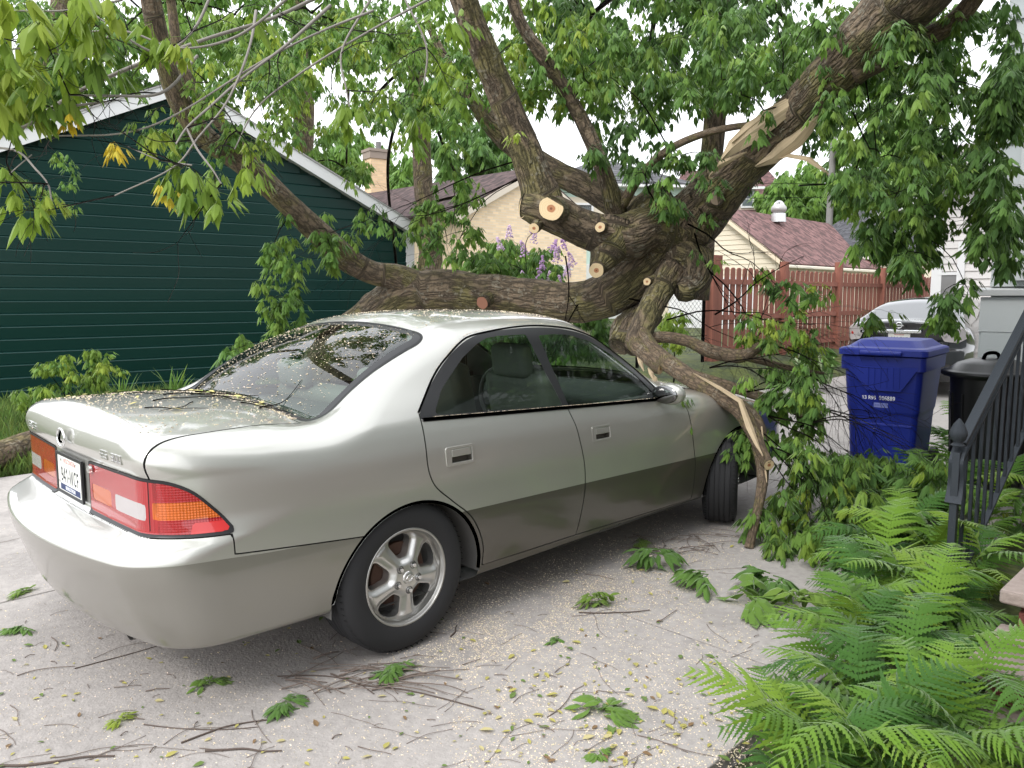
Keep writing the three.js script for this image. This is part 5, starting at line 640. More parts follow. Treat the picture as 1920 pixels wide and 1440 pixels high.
{ // branch that hangs in close at the upper left, grey shoots with large yellowish leaves
  const g = thing('hanging_branch', 'grey leafless twigs with large yellow green leaf clusters hanging before the green garage', 'branch'), r = rng(5), fol = Foliage(g, 'fresh', 300);
  const lines = [[[-60, 275, 2.5, 11], [60, 225, 2.5, 10], [150, 170, 2.5, 9], [260, 120, 2.55, 9], [380, 75, 2.6, 8], [520, 30, 2.7, 8], [640, -30, 2.8, 9]], [[-40, 262, 2.3, 9], [40, 240, 2.3, 8], [110, 205, 2.3, 7], [200, 190, 2.35, 5]], [[370, 105, 2.55, 8], [300, 175, 2.4, 7], [220, 180, 2.35, 6], [130, 178, 2.3, 4]], [[620, 10, 2.6, 8], [530, 90, 2.5, 7], [450, 150, 2.45, 6], [400, 195, 2.4, 6], [350, 240, 2.35, 5], [330, 270, 2.3, 4]], [[480, 20, 2.6, 7], [470, 80, 2.5, 6], [450, 140, 2.45, 6], [420, 200, 2.4, 5], [370, 260, 2.35, 5], [330, 310, 2.3, 4], [215, 367, 2.25, 3]], [[350, 240, 2.35, 5], [370, 280, 2.33, 5], [400, 320, 2.3, 4], [415, 345, 2.3, 3]], [[-20, 275, 2.3, 6], [35, 285, 2.25, 5], [65, 315, 2.2, 5], [90, 345, 2.2, 4], [97, 378, 2.2, 4]], [[560, -20, 2.4, 7], [440, 70, 2.4, 6], [330, 90, 2.4, 5], [240, 60, 2.4, 5], [150, 60, 2.4, 4]], [[700, 20, 2.7, 6], [600, 60, 2.6, 5], [500, 110, 2.5, 5], [310, 225, 2.4, 4], [230, 250, 2.4, 4], [110, 255, 2.4, 3]], [[400, -20, 2.5, 7], [360, 60, 2.45, 7], [300, 100, 2.4, 6], [180, 30, 2.4, 4]], [[820, -10, 2.9, 6], [690, 60, 2.8, 5], [560, 140, 2.7, 5], [480, 205, 2.65, 4], [440, 280, 2.6, 3]], [[360, 310, 2.3, 4], [300, 300, 2.3, 3], [240, 275, 2.3, 3]], [[60, 290, 2.25, 3], [20, 325, 2.2, 3], [5, 345, 2.2, 2]], [[700, -10, 2.8, 6], [640, 100, 2.75, 5], [650, 170, 2.7, 4], [655, 200, 2.7, 3]], [[760, 0, 2.9, 5], [800, 90, 2.9, 5], [795, 160, 2.9, 4]], [[210, 60, 2.4, 4], [160, 110, 2.35, 4], [60, 90, 2.3, 4], [-20, 100, 2.3, 4]], [[230, 0, 2.4, 5], [120, 20, 2.35, 4], [20, 20, 2.3, 4]]];
  lines.forEach((l, i) => { mesh('twig', sweep(l.map(([x, y, d, w]) => [at(x, y, d), w * 0.78 * d / F / 2]), 7, 0.02, 0.2, i + 2), M.twigNear, g); const out = [], e = []; for (let k = 0; k < 3; k++) { const q = l[1 + Math.floor(r() * (l.length - 1))]; twigTree(out, at(q[0], q[1], q[2]), V(r() - 0.5, -0.3 + r() * 0.6, (r() - 0.5) * 0.6), 0.12 + 0.12 * r(), 0.0026, 1, r, 0.1, e, 0.7); } mesh('twig', out, M.twigNear, g); });
  const cl = [[70, 40, 2.3, 0.95], [150, 25, 2.3, 0.8], [30, 90, 2.3, 0.9], [110, 80, 2.35, 0.85], [170, 60, 2.3, 0.7], [30, 10, 2.2, 0.9], [-10, 60, 2.2, 0.9], [60, 170, 2.3, 0.8], [110, 145, 2.3, 0.85], [160, 120, 2.3, 0.85], [200, 125, 2.35, 0.75], [20, 195, 2.25, 0.8], [85, 205, 2.3, 0.6], [285, 60, 2.4, 0.7], [320, 88, 2.4, 0.6], [345, 105, 2.4, 0.5], [290, 262, 2.4, 0.55], [275, 250, 2.4, 0.45], [350, 330, 2.3, 0.75], [385, 360, 2.3, 0.72], [365, 372, 2.3, 0.6], [410, 385, 2.3, 0.6], [325, 340, 2.3, 0.5], [455, 330, 2.4, 0.62], [480, 320, 2.4, 0.5], [55, 395, 2.2, 0.72], [35, 375, 2.2, 0.55], [85, 385, 2.2, 0.45], [12, 335, 2.2, 0.5], [-5, 330, 2.2, 0.6], [660, 225, 2.8, 0.75], [640, 210, 2.8, 0.5], [475, 40, 2.6, 0.7], [845, 45, 2.8, 0.75], [870, 60, 2.8, 0.55], [790, 235, 2.9, 0.72], [770, 260, 2.9, 0.6], [865, 170, 2.9, 0.7], [830, 160, 2.9, 0.55], [965, 265, 3.2, 0.4], [10, 140, 2.2, 0.75], [0, 240, 2.2, 0.6], [120, 10, 2.2, 0.9], [210, 20, 2.3, 0.7], [-20, 150, 2.2, 0.9]];
  for (const [x, y, d, s] of cl) fol.add(at(x, y - 15, d), s, 'fresh', (r() - 0.5) * 0.3, (r() - 0.5) * 0.3); for (const [x, y, d, s] of [[214, 272, 2.25, 0.34], [218, 275, 2.25, 0.3], [310, 355, 2.28, 0.38], [130, 210, 2.3, 0.35]]) fol.add(at(x, y, d), s, 'yellow', 0, 0);
  fol.build();
}
function bigTree(label, trunk, blobs, tone, seed, group) { // standing tree: trunk line [px,py,depth,width] and crown ellipsoids [px,py,depth,rx,ry,rd,n,s0,s1]
  const g = thing('shade_tree', label, 'tree', [0, 0, 0], 0, group), r = rng(seed), fol = Foliage(g, tone, 0); if (trunk) mesh('trunk', sweep(trunk.map(([x, y, d, w]) => [at(x, y, d), w * d / F / 2]), 20, 0.12, 0.08, seed), M.bark, g);
  for (const b of blobs) { const C = scatter(fol, r, ...b, tone); if (trunk) joinTwigs(g, 'limb', C.filter((_, i) => i % 4 === 0), [trunk[trunk.length - 1].slice(0, 3)], r, M.bark, 0.06); } fol.build(); return g;
}
const TG = 'leafy trees round the gardens';
bigTree('tall straight trunked shade tree standing between the green garage and the brick house', [[802, 640, 15, 62], [806, 520, 15, 48], [806, 440, 15, 40], [795, 360, 15, 36], [790, 280, 15, 34], [780, 120, 15, 30]], [[780, 110, 15, 190, 140, 2, 260, 1.1, 1.9], [840, 400, 14.6, 60, 60, 0.5, 50, 0.9, 1.3], [790, 500, 14.6, 50, 40, 0.3, 14, 0.8, 1.1]], 'mid', 201, TG);
bigTree('dark leafed tree overhanging the ridge of the green garage', [[60, 500, 19, 60], [70, 250, 19, 50], [110, 60, 19, 40], [130, -160, 19, 26]], [[220, 110, 18, 330, 140, 3, 420, 1.7, 2.8], [30, 170, 18, 120, 90, 2, 130, 1.6, 2.6]], 'mid', 202, TG);
bigTree('broad tree with dark crown rising past the right slope of the green garage roof', [[560, 400, 21, 44], [570, 200, 21, 36], [560, 20, 21, 26], [570, -160, 21, 18]], [[480, 50, 20, 250, 110, 3, 330, 1.8, 3.0], [620, 300, 20, 70, 70, 2, 120, 1.4, 2.2]], 'mid', 203, TG);
bigTree('pale green tree beyond the cream brick chimney', null, [[740, 330, 36, 60, 70, 3, 170, 3, 4.5], [650, 300, 36, 60, 70, 3, 120, 3, 4.5]], 'far', 204, TG);
bigTree('dark tree behind the brick house roof', null, [[900, 290, 34, 90, 60, 3, 260, 3, 4.5], [980, 330, 40, 50, 40, 2, 60, 3, 4]], 'dark', 205, TG);
bigTree('bright green tree beside the utility pole', [[1500, 560, 44, 30], [1500, 420, 44, 26]], [[1500, 375, 44, 75, 75, 3, 420, 3.5, 5], [1580, 400, 46, 60, 70, 3, 200, 3.5, 5]], 'far', 206, TG);
bigTree('dark green tree over the grey garage roof', [[1690, 500, 40, 34], [1690, 300, 40, 30]], [[1680, 300, 38, 150, 100, 3, 520, 3.2, 5]], 'mid', 207, TG);
bigTree('upright dark trunked tree standing behind the broken limb', [[1300, 560, 8.2, 60], [1330, 330, 8.1, 42], [1345, 160, 8, 38], [1348, -40, 8, 36], [1350, -200, 8, 30]], [[1330, 50, 8, 280, 140, 1.3, 290, 0.75, 1.2], [1120, 50, 8.2, 150, 90, 1, 150, 0.75, 1.2], [1620, 150, 8.5, 200, 140, 1, 200, 0.75, 1.2], [1340, -250, 7.8, 500, 220, 1.6, 260, 1.3, 1.9]], 'dark', 208, TG);
// ---------------------------------------------------------------- lilac, weeds, hosta
{
  const g = thing('lilac_bush', 'lilac bush with pale purple flower heads behind the fallen trunk', 'bush'), r = rng(31), fol = Foliage(g, 'mid', 120); const C = scatter(fol, r, 960, 505, 10.5, 110, 55, 0.7, 230, 0.75, 1.15, ['mid', 'dark', 'mid'], 40); const base = at(990, 700, 10.5); base.y = 0; for (let i = 0; i < 9; i++) { const b = at(...C[i * 4]); mesh('stem', sweep([[base.clone().add(V((r() - 0.5) * 0.3, 0, (r() - 0.5) * 0.3)), 0.018], [base.clone().lerp(b, 0.5).add(V(0, 0.15, 0)), 0.014], [b, 0.006]], 6, 0.1), M.twig, g); }
  const fm = [std(0.55, 0.38, 0.57, 0.8), std(0.62, 0.47, 0.63, 0.8), std(0.46, 0.29, 0.50, 0.8)], heads = []; for (let v = 0; v < 3; v++) { const parts = [], q = rng(400 + v); for (let i = 0; i < 60; i++) { const t = q(), rr = (1 - t) * 0.045 + 0.008, a = q() * 6.283, s = new THREE.OctahedronGeometry(0.008 + 0.005 * q(), 0); s.rotateX(q() * 3); s.translate(Math.cos(a) * rr * Math.sqrt(q()), t * 0.15, Math.sin(a) * rr * Math.sqrt(q())); parts.push(s); } heads.push(mergeG(parts)); }
  [[1000, 455], [955, 448], [1035, 470], [1045, 492], [1062, 520], [1015, 505], [985, 480], [1030, 530], [1055, 470], [1080, 455], [985, 530], [1010, 528], [1050, 540], [940, 470], [1000, 438], [1075, 500]].forEach(([x, y], i) => { const m = mesh('flower_head', heads[i % 3], fm[i % 3], g); m.position.copy(at(x, y, 9.85)); m.rotation.set((r() - 0.5) * 0.9, r() * 6, (r() - 0.5) * 0.9); m.scale.setScalar(0.9 + 0.5 * r()); });
  fol.build();
}
{ const g = thing('ground_shrub', 'low dark shrub growing under the fallen trunk', 'shrub'), r = rng(36), fol = Foliage(g, 'dark', 60); const p = at(1040, 620, 8.6); mesh('stem', sweep([[V(p.x, 0, p.z), 0.02], [V(p.x + 0.05, 0.5, p.z), 0.015], [V(p.x - 0.1, 1.1, p.z), 0.008]], 6, 0.1), M.twigDark, g); scatter(fol, r, 1040, 620, 8.5, 150, 45, 0.5, 200, 0.8, 1.2, 'dark', 40); fol.build(); }
{ const g = thing('ground_shrub', 'small bright green shrub in front of the chain link fence', 'shrub'), r = rng(37), fol = Foliage(g, 'fresh', 60), p = at(1262, 620, 10.5); mesh('stem', sweep([[V(p.x, 0, p.z), 0.014], [V(p.x + 0.03, 0.5, p.z), 0.01], [V(p.x, 1.1, p.z), 0.005]], 6, 0.1), M.twig, g); scatter(fol, r, 1262, 620, 10.5, 38, 45, 0.3, 56, 0.6, 0.9, 'fresh', 14); fol.build(); }
for (const [x, y, d, rx, ry, n, lab] of [[150, 690, 9.4, 85, 32, 95, 'leafy sapling clump growing against the green garage wall'], [60, 745, 8.6, 55, 25, 36, 'low leafy clump at the foot of the larger sapling clump']]) { const g = thing('sapling', lab, 'plant'), r = rng(x), fol = Foliage(g, 'fresh', 120), p = at(x, y + 50, d); for (let i = 0; i < 5; i++) { const q = at(x + (r() - 0.5) * rx * 1.4, y + (r() - 0.5) * ry, d); mesh('stem', sweep([[V(p.x + (r() - 0.5) * 0.4, 0, p.z), 0.008], [V(lerp(p.x, q.x, 0.6), q.y * 0.6, q.z), 0.006], [q, 0.003]], 5, 0.1), M.twig, g); } scatter(fol, r, x, y, d, rx, ry, 0.4, n, 0.6, 0.95, ['fresh', 'mid', 'fresh'], 18); fol.build(); }
function bladeTuft(name, label, cat, p, n, h, w, mat, seed, spread, group) { const r = rng(seed), g = thing(name, label, cat, [p.x, p.y, p.z], 0, group); for (let i = 0; i < n; i++) { const a = r() * 6.283, o = [], L = h * lerp(0.6, 1, r()), out = lerp(0.2, 0.75, r()) * spread, rows = []; for (let k = 0; k <= 5; k++) { const t = k / 5, ww = w * Math.sin(PI * (0.18 + 0.82 * t)) * 0.9 + 0.0008, x = out * L * t * t, y = L * t * (1 - 0.35 * t * out); rows.push([V(x, y, -ww), V(x, y - ww * 0.3, 0), V(x, y, ww)]); } for (let k = 0; k < 5; k++) for (let s = 0; s < 2; s++) { const A = rows[k][s], B = rows[k][s + 1], C = rows[k + 1][s + 1], D = rows[k + 1][s]; for (const q of [A, B, C, A, C, D]) o.push(q.x, q.y, q.z); } const m = mesh('leaf', soft(o), mat[i % mat.length], g); m.rotation.y = a; m.position.set((r() - 0.5) * 0.12, 0, (r() - 0.5) * 0.12); } return g; }
bladeTuft('grass_tuft', 'tuft of tall broad grass between the garage wall and the trunk lid', 'grass', ground(330, 765), 26, 0.65, 0.016, LEAF.mid, 41, 0.8); bladeTuft('grass_tuft', 'tuft of tall grass at the right end of the sapling clump', 'grass', ground(232, 775), 22, 0.6, 0.014, LEAF.mid, 42, 0.7);
{ const hm = [leafM(0.20, 0.36, 0.12, 0.2), leafM(0.5, 0.58, 0.36, 0.2), leafM(0.28, 0.42, 0.16, 0.2)]; [[1525, 672, 12.6], [1548, 672, 12.3], [1508, 668, 13.2]].forEach(([x, y, d], i) => { const p = at(x, y, d); p.y = 0.12; bladeTuft('hosta', ['variegated hosta nearest the blue bin by the red fence', 'second variegated hosta out from the red fence', 'small variegated hosta tucked in by the red fence'][[1, 0, 2][i]], 'plant', p, 34, 0.5, 0.055, hm, 50 + i, 1.1); }); }
{ // lawn blades between drive and garage: nobody could count them
  const r = rng(8), o = []; for (let i = 0; i < 5; i++) { const a = i * 1.26, w = 0.004; const x = Math.cos(a), z = Math.sin(a), h = 0.10 + 0.03 * (i % 3), l = 0.05; o.push(-z * w, 0, x * w, z * w, 0, -x * w, x * l * 0.4, h * 0.6, z * l * 0.4, z * w, 0, -x * w, x * l * 0.4 + z * w, h * 0.6, z * l * 0.4 - x * w, x * l, h, z * l); }
  const g = soft(o), N = 26000, im = new THREE.InstancedMesh(g, leafM(0.13, 0.22, 0.05, 0.25), N), m4 = new THREE.Matrix4(), q = new THREE.Quaternion(); im.name = 'lawn_grass'; im.userData = { kind: 'stuff', label: 'unmown lawn grass between the drive and the green garage', category: 'grass' }; for (let i = 0; i < N; i++) { const z = -4.15 - Math.pow(r(), 1.5) * 9, x = lerp(-2.5, 9, r()), p = fromDrive(x, -0.05, z), s = lerp(0.5, 1.5, r()); m4.compose(p, q.setFromEuler(new THREE.Euler(0, r() * 6.3, 0)), V(s, s, s)); im.setMatrixAt(i, m4); const w = lerp(0.6, 1.25, r()); im.setColorAt(i, new THREE.Color().setRGB(w * lerp(0.85, 1.3, r()), w, w * 0.9)); } scene.add(im);
}
// ---------------------------------------------------------------- ferns
function frondGeo(seed, L, wmax, n, arch) {
  const r = rng(seed), o = [], bend = (r() - 0.5) * 0.25, P = (t) => V(L * t * (1 - 0.16 * t), L * (0.55 * t - arch * t * t) * 0.9, L * bend * t * t); let prev = P(0);
  for (let k = 1; k <= 8; k++) { const q = P(k / 8); stick(o, prev, q, 0.0024 * (1.1 - k / 8)); prev = q; }
  for (let i = 1; i < n; i++) { const t = 0.08 + 0.92 * i / n, prof = Math.pow(Math.sin(PI * clamp(0.2 + 0.8 * t, 0, 1)), 0.75), fw = P(Math.min(1, t + 0.02)).sub(P(t - 0.02)).normalize(), hw = Math.min(0.56 * L / n, 0.016) * (0.55 + 0.45 * prof);
    for (const s of [-1, 1]) { const len = wmax * prof * lerp(0.82, 1.1, r()); if (len < 0.008) continue; const b = P(t + (r() - 0.5) * 0.012), d = V(0, (r() - 0.5) * 0.3, s).addScaledVector(fw, 0.3 + 0.4 * t + 0.2 * (r() - 0.5)).normalize(), side = fw.clone().add(V(0, (r() - 0.5) * 0.7, 0)).normalize(), seg = 8, curl = lerp(0.05, 0.55, r()); let pc = null, pa = null, pb = null; for (let k = 0; k <= seg; k++) { const u = k / seg, c = b.clone().addScaledVector(d, len * u); c.y -= curl * len * u * u; c.addScaledVector(fw, 0.16 * len * u * u); const w = hw * Math.pow(1 - u, 0.6), a = c.clone().addScaledVector(side, w * 0.42), e = c.clone().addScaledVector(side, -w * 0.42); if (k) { const ta = pa.clone().lerp(a, 0.75).addScaledVector(side, w * 0.62 + 0.0006), te = pb.clone().lerp(e, 0.75).addScaledVector(side, -w * 0.62 - 0.0006); ta.y -= w * 0.15; te.y -= w * 0.15; for (const [x, y, z] of [[pc, c, pa], [pa, c, a], [pc, pb, c], [pb, e, c], [pa, a, ta], [pb, te, e]]) o.push(x.x, x.y, x.z, y.x, y.y, y.z, z.x, z.y, z.z); } pc = c; pa = a; pb = e; } }
  }
  return soft(o);
}
{
  const fr = [frondGeo(1, 0.46, 0.11, 19, 0.62), frondGeo(2, 0.40, 0.12, 16, 0.75), frondGeo(3, 0.5, 0.11, 20, 0.7), frondGeo(4, 0.34, 0.10, 15, 0.5), frondGeo(5, 0.44, 0.125, 17, 0.85)], mats = [leafM(0.105, 0.225, 0.02, 0.35), leafM(0.15, 0.28, 0.024, 0.35), leafM(0.075, 0.18, 0.02, 0.35), leafM(0.19, 0.31, 0.028, 0.35), leafM(0.052, 0.14, 0.02, 0.3), leafM(0.095, 0.205, 0.02, 0.35), leafM(0.12, 0.245, 0.022, 0.35)];
  const spots = [[1525, 1560, 14], [1640, 1560, 14], [1780, 1540, 12], [1590, 1450, 14], [1690, 1420, 14], [1800, 1420, 11], [1610, 1320, 14], [1730, 1300, 13], [1630, 1235, 12], [1700, 1210, 13], [1790, 1220, 10], [1650, 1140, 12], [1740, 1120, 12], [1620, 1070, 10], [1700, 1050, 12], [1830, 1150, 8], [1770, 1020, 11], [1650, 1000, 9], [1850, 1040, 9], [1730, 960, 10], [1800, 960, 9], [1890, 980, 8], [1830, 900, 9], [1900, 910, 8], [1780, 890, 8], [1820, 850, 8]].map(([x, y, n], i) => [x, y, n, i]);
  const r = rng(61), G = 'ferns along the foot of the steps';
  spots.forEach(([x, y, n], i) => { const p = ground(x, y), fz = y > 1260 ? 0 : y > 1000 ? 1 : 2, g = thing('fern', ['arching green fern spilling over the drive beside the lowest steps', 'arching green fern round the foot of the iron railing post', 'arching green fern between the railing and the blue bin'][fz], 'fern', [p.x, -0.02, p.z], 0, ['ferns beside the lowest steps', 'ferns round the railing post', 'ferns between railing and bin'][fz]); for (let k = 0; k < n; k++) { const m = mesh('frond', fr[Math.floor(r() * 5)], mats[Math.floor(r() * 7)], g), up = lerp(0.0, 0.8, r()); m.rotation.order = 'YZX'; m.rotation.set((r() - 0.5) * 0.5, k / n * 6.283 * 1.0 + r() * 0.8, up); m.position.set((r() - 0.5) * 0.08, 0.04 + r() * 0.26, (r() - 0.5) * 0.08); m.scale.setScalar(lerp(0.75, 1.12, r()) * (y > 1000 ? 1 : 1.1)); } });
}

// ---------------------------------------------------------------- blue recycling cart
{
  const p = ground(1668, 905), g = thing('recycling_bin', 'blue plastic recycling cart with a hinged lid and white printed number', 'bin', [p.x - 0.04, 0, p.z + 0.05], -PI / 4 + 0.1), blue = phy(0.006, 0.02, 0.26, 0.45, { clearcoat: 0.15, clearcoatRoughness: 0.4 }), blue2 = phy(0.007, 0.024, 0.30, 0.6, { clearcoat: 0.2, clearcoatRoughness: 0.3 });
  g.scale.set(0.86, 1.03, 0.9);
  const ring = (w, d, y, r = 0.05, z0 = 0) => { const a = []; for (const [cx, cz, t0] of [[w / 2 - r, d / 2 - r, 0], [-w / 2 + r, d / 2 - r, PI / 2], [-w / 2 + r, -d / 2 + r, PI], [w / 2 - r, -d / 2 + r, 1.5 * PI]]) for (let i = 0; i <= 5; i++) { const t = t0 + i / 5 * PI / 2; a.push(V(cx + Math.cos(t) * r, y, cz + Math.sin(t) * r + z0)); } return a; };
  const loft = (rings, cap0 = true, cap1 = true) => { const o = [], n = rings[0].length; for (let k = 0; k + 1 < rings.length; k++) for (let i = 0; i < n; i++) { const A = rings[k][i], B = rings[k][(i + 1) % n], C = rings[k + 1][(i + 1) % n], D = rings[k + 1][i]; for (const q of [A, C, B, A, D, C]) o.push(q.x, q.y, q.z); } for (const [on, R] of [[cap0, rings[0]], [cap1, rings[rings.length - 1]]]) if (on) { const c = R.reduce((s, q) => s.add(q), V(0, 0, 0)).multiplyScalar(1 / n); for (let i = 0; i < n; i++) for (const q of [c, R[i], R[(i + 1) % n]]) o.push(q.x, q.y, q.z); } const ge = soft(o); return ge; };
  mesh('body', loft([ring(0.50, 0.58, 0.03, 0.06), ring(0.52, 0.60, 0.1, 0.06), ring(0.57, 0.67, 0.57, 0.06), ring(0.59, 0.70, 0.60, 0.06), ring(0.645, 0.78, 0.96, 0.06)]), blue, g);
  mesh('collar', loft([ring(0.665, 0.80, 0.9, 0.05), ring(0.685, 0.82, 0.905, 0.05), ring(0.69, 0.83, 1.0, 0.05), ring(0.66, 0.8, 1.005, 0.05)]), blue, g);
  const lid = mesh('lid', loft([ring(0.70, 0.86, 1.008, 0.05), ring(0.725, 0.885, 1.012, 0.06), ring(0.725, 0.885, 1.05, 0.06), ring(0.69, 0.85, 1.062, 0.06), ring(0.62, 0.74, 1.07, 0.08, -0.02), ring(0.50, 0.56, 1.115, 0.08, -0.04), ring(0.4, 0.46, 1.118, 0.08, -0.04)]), blue2, g); mesh('lid_lip', box(0.34, 0.03, 0.06, [0, 1.03, 0.455], [0.1, 0, 0], 0.012), blue2, lid);
  mesh('grab_panel', xf(prism([[-0.3, 0.18], [0.3, 0.18], [0.16, 0.0], [-0.12, 0.0]], 0.05), [0, 0.76, 0.345], [0.111, 0, 0]), blue2, g);
  for (let i = 0; i < 6; i++) mesh('grab_rib', box(0.006, 0.15, 0.012, [-0.1 + i * 0.05, 0.85, 0.405], [0.111, 0, 0]), blue, g);
  const pt = canvasTex(512, 96, (c, w, h) => { c.fillStyle = '#16258e'; c.fillRect(0, 0, w, h); c.fillStyle = '#ffffff'; c.font = 'bold 60px sans-serif'; c.fillText('13 R95', 8, 74); c.font = 'bold 72px sans-serif'; c.save(); c.translate(228, 76); c.scale(0.86, 1); c.fillText('016889', 0, 0); c.restore(); }), pm = phy(0.9, 0.9, 0.9, 0.4, { map: pt }), tilt = Math.atan2(0.02, 0.5); const a1 = mesh('number_print', new THREE.PlaneGeometry(0.33, 0.058), pm, g); a1.position.set(0.0, 0.700, 0.3628); a1.rotation.x = 0.111; const st = canvasTex(128, 40, (c, w, h) => { c.fillStyle = '#8f98d8'; c.fillRect(0, 0, w, h); c.fillStyle = '#2a2f8a'; for (let x = 8; x < 120; x += 5 + (x * 7) % 5) c.fillRect(x, 10, 2, 20); }); const a2 = mesh('sticker', new THREE.PlaneGeometry(0.115, 0.034), std(0.9, 0.9, 0.9, 0.5, { map: st }), g); a2.position.set(0.0, 0.645, 0.3566); a2.rotation.x = 0.111;
  mesh('ridge', box(0.5, 0.02, 0.02, [0, 0.5, 0.325], [0, 0, 0], 0.006), blue2, g); mesh('handle', sweep([[V(-0.26, 0.96, -0.4), 0.016], [V(-0.24, 1.0, -0.48), 0.016], [V(0.24, 1.0, -0.48), 0.016], [V(0.26, 0.96, -0.4), 0.016]], 10, 0.03), blue, g); for (const s of [-1, 1]) mesh('wheel', xf(new THREE.CylinderGeometry(0.14, 0.14, 0.05, 24), [s * 0.3, 0.14, -0.3], [0, 0, PI / 2]), M.rubber, g);
}
{ // black round can with a dished lid
  const q = ground(1835, 940), g = thing('trash_can', 'round black plastic trash can with a shallow lid behind the iron railing', 'trash can', [q.x + 0.1, 0, q.z - 0.1], 0.3), bk = phy(0.010, 0.010, 0.011, 0.35); g.scale.setScalar(1.08); const L = (p, n = 44) => new THREE.LatheGeometry(p.map((v) => new THREE.Vector2(v[0], v[1])), n);
  mesh('body', L([[0.001, 0.0], [0.2, 0.0], [0.21, 0.02], [0.25, 0.82], [0.262, 0.825], [0.262, 0.85], [0.25, 0.86]]), bk, g); for (let i = 0; i < 14; i++) { const m = mesh('rib', box(0.012, 0.6, 0.014, [0.232, 0.42, 0], [0, 0, -0.05]), bk, g); m.rotation.y = i * 2 * PI / 14; }
  const lid = mesh('lid', L([[0.28, 0.84], [0.295, 0.85], [0.298, 0.868], [0.285, 0.878], [0.25, 0.885], [0.2, 0.925], [0.13, 0.95], [0.06, 0.955], [0.001, 0.955]]), bk, g); mesh('lid_handle', sweep([[V(-0.07, 0.95, 0), 0.012], [V(-0.05, 0.985, 0), 0.012], [V(0.05, 0.985, 0), 0.012], [V(0.07, 0.95, 0), 0.012]], 8, 0.02), bk, lid); lid.rotation.z = 0.02;
}
// ---------------------------------------------------------------- brick and concrete steps
{
  const g = driveGroup(thing('front_steps', 'worn concrete steps on red brick risers beside the ferns', 'steps')), r = rng(90), tread = concM.clone(); tread.color = lin(0.78, 0.69, 0.65); const bm = [0, 1, 2, 3].map((k) => std(0.15 + 0.02 * k, 0.05 + 0.006 * k, 0.038 + 0.005 * k, 0.9, { bumpMap: rep(T.concB, 6, 6), bumpScale: 0.004 })), mortar = std(0.34, 0.31, 0.28, 0.95), z0 = 2.74, W = 1.4, bricks = [0, 1].map((k) => box(k ? 0.096 : 0.198, 0.056, 0.05, [0, 0, 0], [0, 0, 0], 0.003));
  const xs = [0.58, 1.02, 1.42, 1.8, 2.18, 2.56], hs = [0.105, 0.24, 0.385, 0.53, 0.675, 0.82];
  for (let i = 0; i < xs.length; i++) {
    const x0 = xs[i], h = hs[i], x1 = i + 1 < xs.length ? xs[i + 1] + 0.03 : 4.2; mesh('tread', (() => { const b = box(x1 - x0 + 0.02, 0.055, W + 0.06, [0, 0, 0], [0, 0, 0], 0.012); return b; })(), tread, g).position.set((x0 + x1) / 2 - 0.02, h - 0.0275, z0 + W / 2 - 0.03);
    const yb = i ? hs[i - 1] : 0; mesh('riser_core', box(x1 - x0 - 0.06, h - 0.055, W - 0.06, [(x0 + x1) / 2 + 0.01, (h - 0.055) / 2, z0 + W / 2]), mortar, g);
    const rows = Math.max(1, Math.round((h - 0.055 - yb) / 0.066) + (i ? 0 : 0)); for (let k = 0; k < rows; k++) for (let n = 0; n < 7; n++) { const m = mesh('brick', bricks[0], bm[Math.floor(r() * 4)], g); m.rotation.y = PI / 2; m.position.set(x0 + 0.028 + (r() - 0.5) * 0.003, yb + 0.034 + k * 0.066, z0 + 0.1 + n * 0.208 + (k % 2) * 0.09); }
    for (let y = 0.034; y < h - 0.06; y += 0.066) for (let n = 0; n < Math.max(1, Math.round((x1 - x0 - 0.1) / 0.208)); n++) { const m = mesh('brick', bricks[0], bm[Math.floor(r() * 4)], g); m.position.set(x0 + 0.16 + n * 0.208, y, z0 + 0.022 + (r() - 0.5) * 0.003); }
  }
  mesh('landing', box(2.2, 0.9, 1.5, [5.2, 0.42, z0 + W / 2]), mortar, g);
}
